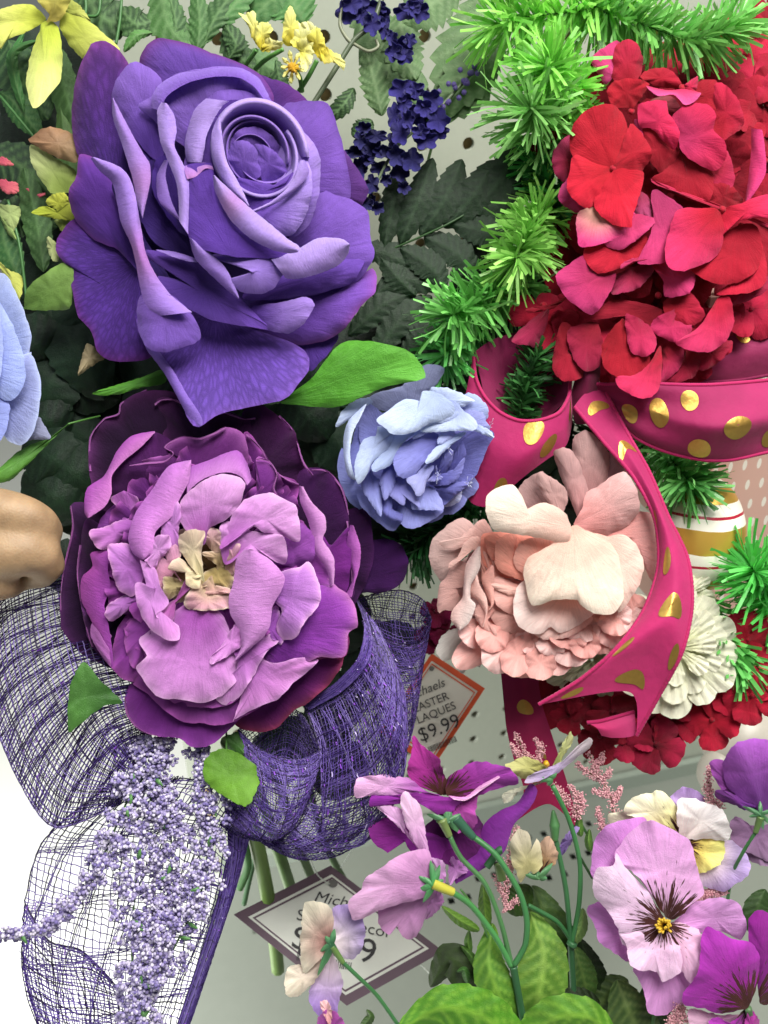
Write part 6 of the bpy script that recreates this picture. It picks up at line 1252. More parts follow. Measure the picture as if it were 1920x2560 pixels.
# ================================================================ foam bead sprays
ICO = None
def ico():
    global ICO
    if ICO is None:
        import bmesh
        b = bmesh.new(); bmesh.ops.create_icosphere(b, subdivisions=1, radius=1); b.verts.ensure_lookup_table()
        ICO = (np.array([v.co[:] for v in b.verts]), np.array([[v.index for v in f.verts] for f in b.faces])); b.free()
    return ICO
def beads(par, C, rad, cols, name='beads', lo=False):
    V0, F0 = ico(); n = len(C); m = len(V0)
    r_ = rad[:, None, None] * UN
    V = (P(C)[:, None] + V0[None] * r_).reshape(-1, 3); F = (F0[None] + np.arange(n)[:, None, None] * m).reshape(-1, 3)
    return mesh(name, V, F, FOAM, par, dye=np.repeat(cols, m, 0), kind='stuff')
BC = [lin('#dcd5e6'), lin('#b2a8ca'), lin('#9084b4'), lin('#7468a0'), lin('#c4bcd6'), lin('#a094c0')]
def spray(label, path, w0, w1, n, seed, zb=26):
    t = thing('lavender_spray', label, 'foam bead lavender', path[0], 'foam bead lavender sprays')
    r = np.random.RandomState(seed); p = crom(path, 60)
    stem(t, path, 2.4, '#4f7040')
    C = []
    ncl = n // 16
    for c in range(ncl):
        u = r.uniform(0, 1); j = min(int(u * 59), 58); w_ = w0 + (w1 - w0) * u
        a = r.uniform(0, 6.28); q = p[j] + np.array([math.cos(a) * w_ * r.uniform(.1, 1), math.sin(a) * w_ * .35 * r.uniform(.1, 1), abs(r.normal(0, 1)) * zb * .6])
        d = r.normal(size=(16, 3)); d /= np.linalg.norm(d, axis=1)[:, None]
        C.append(q + d * r.uniform(5, 15, (16, 1)))
    C = np.vstack(C); rad = r.uniform(3.4, 5.8, len(C)); cols = np.array([BC[i] for i in r.randint(0, 6, len(C))])
    beads(t, C, rad, cols)
    for k in range(5):
        j = r.randint(8, 55); a = r.uniform(0, 6.28); q = p[j]
        leafp(t, [(q[0], q[1], q[2] + 20), (q[0] + 14 * math.cos(a), q[1] + 14 * math.sin(a), q[2] + 32), (q[0] + 30 * math.cos(a), q[1] + 30 * math.sin(a), q[2] + 30)], 5, '#4f8048', '#6c9c58', n=8, mat=PLAST, ridge=2)
spray('lavender bead spray curving out to the left edge of the photo', [(370, 1860, -80), (335, 1960, -40), (280, 2090, -20), (225, 2210, -10), (130, 2310, 0), (50, 2335, 0), (-30, 2340, 0)], 58, 26, 2600, 1)
spray('lavender bead spray running straight down through the middle of the bunch', [(400, 1850, -90), (380, 1980, -50), (350, 2120, -30), (335, 2260, -20), (330, 2400, -10), (345, 2580, 0)], 60, 56, 3200, 2)
spray('lavender bead spray on the right side of the bunch beside the long mesh edge', [(500, 1870, -90), (530, 1990, -60), (520, 2120, -50), (500, 2240, -40), (440, 2360, -30), (400, 2440, -30)], 48, 52, 2600, 3)
spray('lavender bead spray filling the top of the bunch right under the peony', [(340, 1870, -110), (360, 1960, -80), (420, 2060, -70), (430, 2180, -60), (400, 2300, -50)], 80, 48, 2800, 4)
spray('lavender bead spray at the bottom edge with the palest beads', [(400, 2300, -20), (380, 2400, 10), (350, 2480, 20), (360, 2600, 30)], 50, 66, 2400, 5)

# ================================================================ green stems of the bouquet under the mesh
bs = thing('stem_bundle', 'bare green flower stems standing on the shelf behind the plum price tag', 'stems', (660, 2200, -700))
for q, r_, c in [([(570, 1850, -260), (640, 2100, -460), (680, 2300, -640), (695, 2425, -790)], 15, '#63803c'), ([(600, 1850, -300), (690, 2110, -560), (740, 2260, -760), (770, 2330, -900)], 13, '#4f6e34'), ([(680, 1900, -400), (740, 2100, -600), (790, 2220, -800)], 10, '#46622e'),
                 ([(760, 1900, -500), (800, 2080, -700), (860, 2200, -900)], 8, '#3c5a2c'), ([(700, 2040, -500), (640, 2140, -600), (610, 2260, -700)], 6, '#2c5a30'), ([(600, 2060, -400), (620, 2160, -480), (600, 2220, -540)], 8, '#36702e')]:
    stem(bs, q, r_ * 1.5, c)

# ================================================================ price tags
def tagboard(label, C4, z4, bc, texts, bars, hole, dirx=None, strings=()):
    """C4: left, right, top, bottom corners of the card in photo pixels"""
    l, r_, t, b = [P((*q, z)) for q, z in zip(C4, z4)]
    c = (l + r_ + t + b) / 4; A = (r_ - l) / 2; B = (t - b) / 2; n = np.cross(A, B); n /= np.linalg.norm(n)
    o = thing('price_tag', label, 'price tag', (*C4[0], z4[0]), 'hanging price tags')
    org = wloc(o)
    def dia(k, h): return [c + A * k + n * h, c + B * k + n * h, c - A * k + n * h, c - B * k + n * h]
    def diam(k, h, mat, name, k2=None):
        V = dia(k, h)
        if k2 is None: F = [(0, 1, 2, 3)]
        else: V = V + dia(k2, h); F = [(i, (i + 1) % 4, 4 + (i + 1) % 4, 4 + i) for i in range(4)]
        return mesh(name, V, F, mat, o, smooth=False)
    card = plain('tag_card_' + bc[0], bc[1], rough=.45, mott=.03); ink = plain('tag_frame_' + bc[0], bc[2], rough=.5, mott=.05); blk = plain('tag_ink_' + bc[0], '#2c2a2c', rough=.6)
    V = dia(1, 0) + dia(1, -.0006)
    mesh('card', V, [(0, 1, 2, 3), (7, 6, 5, 4)] + [(i, 4 + i, 4 + (i + 1) % 4, (i + 1) % 4) for i in range(4)], ink, o, smooth=False)
    diam(.862, .00025, card, 'panel'); diam(.82, .0005, ink, 'frame_line', .79)
    if dirx is not None: xa = np.array(P((*dirx[1], z4[0]))) - np.array(P((*dirx[0], z4[0])))
    ux = A / np.linalg.norm(A); ux = ux * 1.0
    rot = R(bc[3]); uy0 = np.cross(n, ux); tx = ux * math.cos(rot) + uy0 * math.sin(rot); ty = np.cross(n, tx); ty = ty * bc[4]
    S = np.linalg.norm(A)
    for s, x, y, size, sh, bold in texts:
        cu = bpy.data.curves.new('t', 'FONT'); cu.body = s; cu.size = 1; cu.align_x = 'CENTER'; cu.align_y = 'CENTER'; cu.shear = sh; cu.offset = 0; cu.resolution_u = 3
        to = bpy.data.objects.new('t', cu); COL.objects.link(to); bpy.context.view_layer.update()
        me = bpy.data.meshes.new_from_object(to); bpy.data.objects.remove(to)
        V = np.array([v.co[:] for v in me.vertices]); F = [tuple(p.vertices) for p in me.polygons]
        V = c + (x * tx + y * ty)[None] * S + (V[:, :1] * tx + V[:, 1:2] * ty) * size * S + n * .0007
        mesh('lettering', V, F, blk, o, smooth=False, label=None)
    V, F = [], []
    x0, y0, w_, h_ = bars; x = x0
    while x < x0 + w_:
        q = rng.uniform(.004, .012)
        for dx, dy in ((0, 0), (q, 0), (q, h_), (0, h_)): V.append(c + ((x + dx) * tx + (y0 + dy) * ty) * S + n * .0007)
        F.append((len(V) - 4, len(V) - 3, len(V) - 2, len(V) - 1)); x += q + rng.uniform(.004, .012)
    mesh('barcode', V, F, blk, o, smooth=False)
    th = np.linspace(0, 2 * math.pi, 16, endpoint=False)
    mesh('punched_hole', [c + B * hole + (math.cos(a) * tx + math.sin(a) * ty) * S * .045 + n * .0009 for a in th], [list(range(16))], plain('hole_shadow_' + bc[0], '#6c6a66'), o, smooth=False)
    for st_ in strings:
        p = P(crom(st_, 60)); V, F = tube(p, (1.3 + 1.2 * (np.arange(60) % 3 == 0)) * UN, 6)
        mesh('string', V, F, plain('clear_string', '#c9cfc6', rough=.3), o)
    return o
def bm(x, y): return tuple(BM([(x, y)])[0])
tagboard('white price tag in a plum frame leaning on the shelf behind the pale pansies', [bm(135, 1685), bm(1165, 1865), bm(600, 1415), bm(680, 2110)], [-560, -560, -640, -420], ('plum', '#dcded4', '#54384a', -1.0, .82),
         [('Michaels', 0, .33, .17, .25, 0), ('Spring Decor', .04, .1, .17, 0, 0), ('$9.99', -.02, -.14, .36, 0, .012)], (-.34, -.36, .5, .08), .72,
         strings=[[(*bm(600, 1520), -615), (*bm(545, 1480), -600), (*bm(505, 1390), -560), (*bm(500, 1280), -500)], [(*bm(655, 1440), -630), (*bm(700, 1370), -590), (*bm(740, 1290), -540), (*bm(760, 1240), -500)], [(*bm(1030, 1900), -540), (*bm(1110, 1980), -520), (*bm(1200, 2080), -500), (*bm(1330, 2180), -480)]])
t2 = tagboard('white price tag in an orange frame leaning behind the mesh bow', [bm(840, 760), bm(1364, 548), bm(1108, 388), bm(1110, 960)], [-700, -700, -760, -640], ('orange', '#dcd8cc', '#d8532a', 0.0, 1.0),
         [('Michaels', .0, .36, .22, .25, .003), ('EASTER', .03, .12, .2, 0, .004), ('PLAQUES', .0, -.08, .2, 0, .004), ('$9.99', 0, -.34, .34, 0, .014)], (-.3, -.66, .5, .1), .72)

# ================================================================ hand at the left edge
hand = thing('person', 'closed hand of a person reaching in at the left edge, knuckles toward the peony', 'person', (-60, 1380, -60))
def handmesh():
    skin, nt, N, L = newmat('skin')
    out = N('ShaderNodeOutputMaterial'); pr = N('ShaderNodeBsdfPrincipled'); L(pr.outputs[0], out.inputs[0])
    tc = N('ShaderNodeTexCoord'); nz = N('ShaderNodeTexNoise'); nz.inputs['Scale'].default_value = 120; nz.inputs['Detail'].default_value = 6; L(tc.outputs['Object'], nz.inputs['Vector'])
    cr = N('ShaderNodeValToRGB'); cr.color_ramp.elements[0].color = (*lin('#93775a'), 1); cr.color_ramp.elements[1].color = (*lin('#ab8c6a'), 1); cr.color_ramp.elements[0].position = .3; cr.color_ramp.elements[1].position = .7
    L(nz.outputs[0], cr.inputs[0]); L(cr.outputs[0], pr.inputs['Base Color']); pr.inputs['Roughness'].default_value = .55; pr.inputs['Subsurface Weight'].default_value = .15; pr.inputs['Subsurface Radius'].default_value = (.01, .004, .002)
    vo = N('ShaderNodeTexVoronoi'); vo.inputs['Scale'].default_value = 900; L(tc.outputs['Object'], vo.inputs['Vector'])
    bp = N('ShaderNodeBump'); bp.inputs['Strength'].default_value = .25; bp.inputs['Distance'].default_value = .0004; L(vo.outputs[0], bp.inputs['Height']); L(bp.outputs[0], pr.inputs['Normal'])
    import bmesh
    def cap(path, rad, n=12):
        p = crom(path, 16); r0 = crom(np.array(rad, float)[:, None], 16)[:, 0]
        e = np.sin(np.linspace(0, math.pi, 16)) ** .25; V, F = tube(P(p), np.maximum(r0 * e, .4) * UN, n); return V, F
    # two curled fingers, thumb, palm and wrist running out of frame; fused into one skin below
    parts = [cap([(-300, 1330, -40), (-120, 1280, 20), (20, 1284, 26), (96, 1306, 0), (118, 1340, -60), (40, 1350, -110)], [90, 78, 74, 62, 52, 40]),
             cap([(-320, 1440, -50), (-120, 1400, 16), (20, 1380, 24), (100, 1384, 0), (114, 1430, -50), (30, 1450, -100)], [110, 104, 98, 70, 58, 44]),
             cap([(-330, 1520, -60), (-140, 1470, 0), (-20, 1462, 10), (30, 1466, -30), (10, 1480, -90)], [90, 80, 70, 50, 34]),
             cap([(-340, 1590, -90), (-180, 1540, -30), (-80, 1530, -20), (-40, 1540, -60), (-60, 1550, -100)], [70, 54, 48, 38, 30]),
             cap([(-700, 1500, -160), (-500, 1460, -110), (-330, 1420, -60), (-180, 1400, -50), (-80, 1390, -60)], [130, 140, 170, 150, 90]),
             cap([(-420, 1300, -60), (-300, 1220, -60), (-180, 1200, -90), (-60, 1230, -130)], [80, 60, 52, 42])]
    b = bmesh.new()
    for V, F in parts:
        vs_ = [b.verts.new(v - wloc(hand)) for v in V]
        for f in F: b.faces.new([vs_[i] for i in f])
    me = bpy.data.meshes.new('hand'); b.to_mesh(me); b.free(); me.materials.append(skin)
    me.polygons.foreach_set('use_smooth', [True] * len(me.polygons))
    o = bpy.data.objects.new('hand', me); COL.objects.link(o); o.parent = hand
    rm = o.modifiers.new('fuse', 'REMESH'); rm.mode = 'VOXEL'; rm.voxel_size = .0011; rm.use_smooth_shade = True
    sm = o.modifiers.new('soften', 'SMOOTH'); sm.factor = .6; sm.iterations = 60
handmesh()
# ================================================================ white chrysanthemums
def mum(label, cx, cy, z, R_, n, c0, c1, sqx=1, sqy=1, layers=3, rot=0):
    t = thing('chrysanthemum', label, 'chrysanthemum', (cx, cy, z), 'white chrysanthemums')
    for l in range(layers):
        k = n - l * 3; RR = R_ * (1 - .22 * l)
        for i in range(k):
            a = 2 * math.pi * i / k + l * .3 + rng.uniform(-.08, .08) + rot; q = [(.05, 0), (.4, -.13), (.72, -.25), (.95, -.2), (1.04, 0), (.95, .2), (.72, .25), (.4, .13)]
            s = RR * rng.uniform(.9, 1.08)
            pts = [(cx + (u * math.cos(a) - v * math.sin(a)) * s * sqx, cy + (u * math.sin(a) + v * math.cos(a)) * s * sqy) for u, v in q]
            patch(t, SRC, c0, c1, pts, z + l * 10, z + l * 16 + rng.uniform(-10, 14), b=10, pleat=4, pf=34, nth=44, nr=6, curl=-6, wav=3)
    return t
mum('large white chrysanthemum half covered by the pink streamer, right side', 1690, 1620, -200, 165, 13, '#e2e4b8', '#f1f0dc', rot=.1)
mum('small white chrysanthemum just under the striped egg', 1710, 1490, -240, 84, 10, '#e0e2b8', '#efeeda', layers=2)
mum('creamy green white chrysanthemum under the pale pink peony', 1480, 1650, -270, 130, 15, '#cfd8a8', '#e4e6cc', sqy=.75)
mum('white chrysanthemum in the lower right beyond the big white one', 1850, 1740, -280, 96, 13, '#dcdcb4', '#e8e4cc', sqy=.6)
# ================================================================ pansies
TINT[:] = (1.16, 1.1, 1.13)
def pansy(label, at): return thing('pansy', label, 'pansy', at, 'silk pansies')
def q_(t, fr, pts, zr, zt, c0, c1, root=None, print_=False, **k):
    k.setdefault('b', 12); k.setdefault('wav', 6); k.setdefault('pleat', 4); k.setdefault('pf', 9); k.setdefault('curl', 6)
    return patch(t, fr, c0, c1, pts, zr, zt, root=root, mat=PANSY if print_ else PETAL, fray=1.0, **k)
# big pale pink pansy facing the camera
p1 = pansy('largest pansy, pale pink with brown streaks and yellow stamens, facing the camera', (1660, 2310, 0))
q_(p1, PA, [(700, 1300), (500, 1000), (330, 1180), (178, 1060), (182, 930), (210, 780), (300, 690), (420, 645), (600, 640), (640, 900)], -50, -30, '#e0a8dc', '#c98cd0', ctr=(400, 880))
q_(p1, PA, [(640, 1500), (400, 1350), (250, 1270), (140, 1338), (200, 1440), (240, 1580), (380, 1680), (470, 1735), (600, 1650)], -50, -40, '#dc9cdc', '#cf8fd4')
q_(p1, PA, [(800, 1450), (870, 1380), (950, 1290), (1120, 1245), (1290, 1270), (1362, 1400), (1368, 1500), (1320, 1562), (1180, 1500), (1000, 1510)], -40, -10, '#d8a0d8', '#d4a0d8', curl=14)
q_(p1, PA, [(740, 1560), (560, 1700), (500, 1800), (560, 1900), (600, 2050), (622, 2130), (710, 2150), (800, 2112), (872, 2060), (942, 1930), (900, 1750)], -40, -30, '#dca4dc', '#d49cd4', pleat=7)
RT = (745, 1440)
q_(p1, PA, [(760, 1400), (560, 1100), (370, 960), (380, 860), (500, 720), (612, 648), (770, 700), (900, 780), (952, 830), (980, 980), (1032, 1150), (1040, 1215), (960, 1290), (860, 1380)], -6, 20, '#e8bce4', '#e4b0e4', root=RT, print_=True, b=20, ctr=(740, 1040))
q_(p1, PA, [(760, 1450), (600, 1180), (440, 1010), (372, 900), (352, 990), (232, 1012), (188, 1130), (202, 1222), (322, 1370), (382, 1480), (420, 1600), (560, 1640), (700, 1560)], 0, 34, '#e6c6e4', '#ecd6ec', root=RT, print_=True, ctr=(480, 1300), b=18)
q_(p1, PA, [(770, 1430), (560, 1480), (400, 1500), (452, 1620), (472, 1750), (560, 1800), (682, 1810), (730, 1892), (800, 1852), (872, 1800), (860, 1620)], 2, 30, '#e6c2e0', '#eccfe8', root=RT, print_=True, ctr=(660, 1640), pleat=7)
q_(p1, PA, [(760, 1450), (850, 1430), (1010, 1500), (1042, 1640), (1010, 1790), (945, 1905), (870, 1790), (790, 1640)], 6, 20, '#e8bcd8', '#f0cce8', root=RT, print_=True, ctr=(900, 1600))
for i in range(22):
    a = i * 2.4; r = 18 + 58 * ((i * 7 % 11) / 11); x0, y0 = PA([(745 + 22 * math.cos(a), 1460 + 22 * math.sin(a))])[0]; x1, y1 = PA([(745 + r * 1.15 * math.cos(a), 1450 + r * math.sin(a))])[0]
    stem(p1, [(x0, y0, 8), ((x0 + x1) / 2, (y0 + y1) / 2, 36), (x1, y1, 44)], 3.0, '#c8a62c', name='stamen', n=6, sides=6)
stem(p1, [(1655, 2320, -10), (1650, 2400, -60), (1640, 2500, -90), (1620, 2620, -120)], 6, '#3f6a34')
# white and yellow pansy behind it
p2 = pansy('white pansy with lemon throat and lilac tips, behind the largest pale pink pansy', (1720, 2110, -60))
RT2 = (900, 830)
q_(p2, PA, [(900, 760), (830, 560), (790, 470), (880, 392), (960, 408), (1045, 470), (1040, 640)], -90, -80, '#dccfe4', '#c0a4dc')
q_(p2, PA, [(880, 780), (700, 700), (480, 640), (340, 690), (308, 650), (318, 598), (430, 582), (560, 600)], -80, -70, '#e0e4c0', '#e4e6cc', b=4)
q_(p2, PA, [(890, 800), (700, 700), (560, 640), (432, 590), (450, 520), (540, 452), (640, 442), (682, 410), (742, 440), (800, 490), (842, 570), (856, 700)], -70, -44, '#dcdf80', '#eef0d4', root=RT2, print_=True)
q_(p2, PA, [(1000, 900), (1150, 830), (1200, 805), (1270, 808), (1350, 880), (1396, 960), (1390, 1060), (1300, 1130), (1210, 1190), (1120, 1180), (1000, 1110)], -76, -60, '#efe6dc', '#c9b4e4')
q_(p2, PA, [(890, 820), (940, 790), (1100, 785), (1192, 800), (1206, 880), (1170, 980), (1060, 1042), (980, 1050), (930, 930)], -66, -46, '#c8b050', '#ecec90', root=RT2, print_=True)
q_(p2, PA, [(880, 800), (852, 740), (834, 600), (850, 484), (950, 480), (1080, 520), (1180, 560), (1222, 640), (1252, 720), (1222, 802), (1100, 792), (980, 792)], -56, -24, '#f2eee4', '#f6f2f0', curl=12, b=18)
# magenta pansy bottom right
p3 = pansy('vivid magenta pansy in the bottom right corner', (1860, 2510, 20))
RT3 = (1400, 2080)
q_(p3, PA, [(1480, 2060), (1440, 1800), (1390, 1600), (1390, 1400), (1460, 1338), (1560, 1380), (1640, 1600), (1620, 1950), (1560, 2040)], -10, 20, '#7c1c80', '#9c2a9c', root=RT3, print_=True)
q_(p3, PA, [(1330, 2150), (1150, 2140), (960, 2090), (920, 2120), (930, 2212), (980, 2300), (1200, 2300)], -30, -10, '#e0b0d4', '#e8c4dc')
q_(p3, PA, [(1380, 2080), (1180, 2130), (1020, 2090), (890, 2060), (878, 1985), (960, 1880), (1012, 1750), (1020, 1560), (1062, 1468), (1150, 1492), (1262, 1560), (1400, 1582), (1472, 1700), (1455, 1900)], 10, 40, '#8a1c88', '#b43cb8', root=RT3, print_=True, ctr=(1200, 1850), b=24, curl=14)
q_(p3, PA, [(1380, 2090), (1250, 2200), (1150, 2160), (1080, 2200), (1180, 2330), (1400, 2330)], 6, 30, '#8a1c88', '#a83cac', root=RT3, print_=True)
q_(p3, PA, [(1390, 2100), (1440, 2136), (1470, 2200), (1450, 2330), (1340, 2300)], 20, 30, '#a83898', '#c04ca8')
stem(p3, [(1870, 2520, 30), (1880, 2560, 10), (1900, 2640, -40)], 9, '#4a6a44')
# purple pansy upper right seen from behind
p4 = pansy('purple pansy seen from behind with a star shaped green calyx, right edge', (1900, 2030, 0))
q_(p4, PA, [(1480, 570), (1330, 540), (1180, 500), (1120, 440), (1180, 420), (1120, 320), (1088, 200), (1190, 186), (1300, 300), (1420, 420)], -30, -10, '#6c2c84', '#9c50a8', pleat=6)
q_(p4, PA, [(1490, 580), (1380, 540), (1220, 380), (1190, 240), (1222, 130), (1300, 52), (1400, 22), (1560, 40), (1640, 200), (1620, 480), (1540, 580)], -20, 40, '#7c3c98', '#aa5cc0', b=30, pleat=6, curl=20)
q_(p4, PA, [(1470, 590), (1360, 570), (1200, 480), (1130, 430), (1180, 415), (1280, 450), (1400, 500)], -6, 6, '#5c2478', '#7c3c90')
p5 = pansy('faded mauve pansy behind the purple one, right edge', (1870, 2100, -150))
q_(p5, PA, [(1440, 700), (1300, 620), (1250, 650), (1238, 760), (1300, 850), (1400, 900), (1560, 960), (1640, 800), (1560, 680)], -220, -200, '#8c6a90', '#a080a4')
q_(p5, PA, [(1440, 760), (1300, 780), (1290, 860), (1400, 960), (1560, 1000), (1600, 860)], -240, -220, '#8c6a90', '#987c9c')
def calyx(t, fr, c, tips, zc, zt, col='#3f6b48'):
    c = np.array(c, float)
    for tx, ty in tips:
        d = np.array([tx, ty]) - c; n = np.array([-d[1], d[0]]) / np.hypot(*d) * 16
        patch(t, fr, col, '#4f8456', [tuple(c - n * .6), tuple(c + d * .4 - n), tuple(c + d * .8 - n * .6), (tx, ty), tuple(c + d * .8 + n * .6), tuple(c + d * .4 + n), tuple(c + n * .6)], zc, zt, b=5, wav=1, curl=0, mat=PLAST, name='sepal', nth=28, nr=4, fray=0)
calyx(p4, PA, (1480, 600), [(1340, 540), (1475, 500), (1600, 560), (1560, 680), (1390, 620), (1500, 720)], 26, 14)
stem(p4, [(*PA([(1480, 620)])[0], 24), (*PA([(1440, 740)])[0], 10)], 9, '#5a7a40', taper=.7); stem(p4, [(*PA([(1440, 740)])[0], 8), (*PA([(1340, 900)])[0], -20), (*PA([(1250, 1100)])[0], -80), (*PA([(1200, 1500)])[0], -130)], 4.5, '#3f7a44')
# magenta pansy with its face up, centre of the lower part
p6 = pansy('magenta pansy with a dark veined throat, petals flared, top left of the pansy plant', (1105, 1990, -40))
q_(p6, PB, [(800, 600), (600, 520), (480, 540), (465, 570), (490, 640), (575, 705), (650, 640), (700, 700), (820, 760), (920, 660)], -90, -70, '#7c2088', '#9c34a0', pleat=7)
q_(p6, PB, [(880, 420), (1000, 390), (1056, 380), (1040, 480), (1050, 540), (1020, 580), (950, 600), (900, 520)], -70, -40, '#a03c94', '#b250a8', root=(880, 400), print_=True)
q_(p6, PB, [(870, 400), (720, 340), (675, 262), (698, 180), (710, 84), (762, 140), (842, 202), (872, 290), (925, 372)], -60, -70, '#6c1060', '#b03898', root=(870, 400), print_=True, b=-10)
q_(p6, PB, [(890, 400), (890, 312), (960, 260), (1040, 220), (1130, 232), (1232, 262), (1268, 335), (1200, 352), (1100, 385), (1000, 415)], -50, -30, '#7c1c74', '#a844b0', root=(870, 400), print_=True)
q_(p6, PB, [(850, 400), (760, 385), (640, 400), (490, 400), (402, 412), (398, 335), (430, 304), (570, 290), (700, 318), (770, 375)], -40, -10, '#a044a8', '#e8bce4', b=8)
q_(p6, PB, [(860, 405), (760, 385), (600, 400), (490, 400), (482, 460), (560, 432), (690, 420), (800, 480), (840, 502), (910, 488), (945, 450), (970, 425)], -36, -16, '#94309c', '#8c2c9c', b=10)
band(p6, PB, '#d890d0', '#ecc4e4', [(895, 402), (985, 408), (1060, 352), (1160, 296)], [(925, 424), (992, 426), (1082, 366), (1172, 304)], -26, -20, b=3)
band(p6, PB, '#7c2490', '#8c3ca4', [(900, 790), (1040, 700), (1082, 560), (1170, 482), (1262, 440), (1322, 345), (1345, 342)], [(935, 872), (1090, 785), (1192, 700), (1242, 560), (1332, 462), (1368, 385), (1352, 345)], (-120, -80), (-100, -60), b=16)
q_(p6, PB, [(940, 740), (1000, 800), (940, 840), (905, 875), (895, 800), (910, 730)], -90, -80, '#b070b8', '#cf9cd4', b=4)
q_(p6, PB, [(900, 480), (820, 520), (760, 600), (820, 740), (960, 780), (1060, 700), (1080, 560), (1000, 480)], -110, -100, '#4c1450', '#6c2070')
calyx(p6, PB, (900, 540), [(780, 500), (870, 470), (900, 465), (960, 500), (960, 600), (830, 540)], -30, -40)
stem(p6, [(*PB([(860, 530)])[0], -30), (*PB([(900, 615)])[0], -40)], 13, '#6a8048', taper=.7)
stem(p6, [(*PB([(930, 520)])[0], -40), (*PB([(1030, 625)])[0], -44)], 16, '#2f5a44', taper=.6)
# pale pink pansy seen from behind
p7 = pansy('light pink pansy seen from behind with yellow stem collar, over the plum price tag', (1060, 2200, 30))
q_(p7, PB, [(800, 780), (740, 690), (650, 590), (560, 502), (504, 452), (522, 425), (552, 412), (605, 460), (655, 480), (672, 590), (760, 680), (800, 740)], -10, -20, '#c890c8', '#d8b0d8', b=8)
q_(p7, PB, [(810, 770), (720, 660), (676, 570), (640, 440), (664, 378), (740, 450), (768, 560), (784, 660)], 0, 0, '#d8a4d8', '#e8c8e4', b=10)
q_(p7, PB, [(830, 870), (840, 780), (800, 730), (870, 755), (882, 830), (868, 900)], -4, -16, '#b880bc', '#c49ac8')
q_(p7, PB, [(820, 880), (640, 900), (560, 980), (520, 1010), (532, 1100), (582, 1142), (622, 1100), (652, 1152), (712, 1162), (762, 1080), (810, 980)], -4, -20, '#b884b8', '#c898c4', root=(830, 880), pleat=8)
q_(p7, PB, [(820, 900), (852, 915), (872, 960), (832, 1020), (776, 1060), (780, 980)], -6, -20, '#b078b4', '#bc88bc')
q_(p7, PB, [(830, 870), (790, 700), (740, 688), (620, 725), (550, 780), (462, 832), (432, 900), (368, 962), (384, 1062), (442, 1052), (560, 1000), (700, 962), (780, 935)], 14, 40, '#c890c4', '#e0b8dc', b=30, pleat=7, pf=8, curl=16, ctr=(620, 870))
calyx(p7, PB, (820, 875), [(800, 745), (730, 830), (740, 910), (760, 970), (850, 770), (740, 900), (870, 850)], 44, 34, '#3c8048')
stem(p7, [(*PB([(815, 870)])[0], 44), (*PB([(860, 890)])[0], 40), (*PB([(920, 915)])[0], 30)], 13, '#b0b040', taper=.8, name='collar')
# white pansy seen from behind, over the price tag
p8 = pansy('small cream and violet pansy seen from behind, hanging in front of the plum price tag', (830, 2370, 20))
q_(p8, PB, [(280, 1190), (280, 1010), (350, 978), (400, 1010), (442, 1060), (452, 1150), (422, 1242), (360, 1272), (300, 1230)], -6, 0, '#e4dce0', '#b09cd0')
q_(p8, PB, [(270, 1230), (330, 1370), (332, 1420), (310, 1500), (300, 1560), (230, 1590), (170, 1530), (155, 1440), (210, 1330)], -10, 0, '#e0d4dc', '#a488c8', pleat=6)
q_(p8, PB, [(250, 1250), (200, 1370), (90, 1470), (30, 1452), (34, 1330), (100, 1298), (150, 1320)], 0, 8, '#d0c0b4', '#e6e2d0')
q_(p8, PB, [(270, 1180), (230, 1250), (128, 1345), (108, 1200), (118, 1050), (130, 975), (200, 965), (272, 1000), (285, 1080)], 10, 24, '#a88078', '#e2e0cc', b=16)
calyx(p8, PB, (275, 1190), [(290, 1110), (240, 1150), (215, 1230), (240, 1300), (200, 1360), (300, 1240)], 34, 26, '#2f5c3c')
stem(p8, [(*PB([(275, 1200)])[0], 30), (*PB([(335, 1290)])[0], 20)], 9, '#5c7c40', taper=.7); stem(p8, [(*PB([(330, 1285)])[0], 18), (*PB([(420, 1370)])[0], 0), (*PB([(520, 1470)])[0], -30), (*PB([(640, 1640)])[0], -60)], 5, '#3a7040')
p9 = pansy('tip of a magenta and pink pansy bud at the bottom edge left of centre', (830, 2540, 40))
q_(p9, PB, [(270, 1700), (200, 1630), (205, 1580), (240, 1545), (290, 1548), (330, 1590), (350, 1640), (320, 1700)], 20, 44, '#a83ca8', '#c060bc')
q_(p9, PB, [(260, 1620), (222, 1540), (214, 1500), (250, 1490), (275, 1540), (275, 1600)], 50, 50, '#e8b8b8', '#f0c8c8', b=6)
# small ones at the upper middle
p10 = pansy('small white and lime pansy seen edge on, top of the pansy plant', (1370, 1930, -60))
q_(p10, PB, [(1430, 290), (1380, 280), (1300, 310), (1250, 290), (1200, 240), (1240, 220), (1300, 194), (1382, 222), (1432, 260)], -70, -60, '#b0b060', '#cfd290')
q_(p10, PB, [(1450, 250), (1470, 200), (1500, 130), (1545, 62), (1556, 120), (1512, 182), (1480, 240)], -80, -80, '#b4c074', '#d4dca0', b=4)
q_(p10, PB, [(1430, 300), (1360, 330), (1302, 334), (1322, 298), (1400, 262), (1520, 212), (1580, 140), (1640, 96), (1665, 110), (1640, 155), (1562, 212), (1500, 265)], -50, -40, '#b8a8cc', '#ece4e8', b=6, ctr=(1470, 255))
q_(p10, PB, [(1400, 330), (1230, 370), (1180, 400), (1190, 440), (1230, 430), (1280, 370)], -100, -100, '#b4b89c', '#d4d8c4', b=4)
stem(p10, [(*PB([(1420, 240)])[0], -50), (*PB([(1412, 225)])[0], -44)], 7, '#c8a020', name='stamen', n=4)
calyx(p10, PB, (1440, 310), [(1470, 270), (1370, 320), (1430, 350), (1400, 300)], -44, -50, '#4a7a4c')
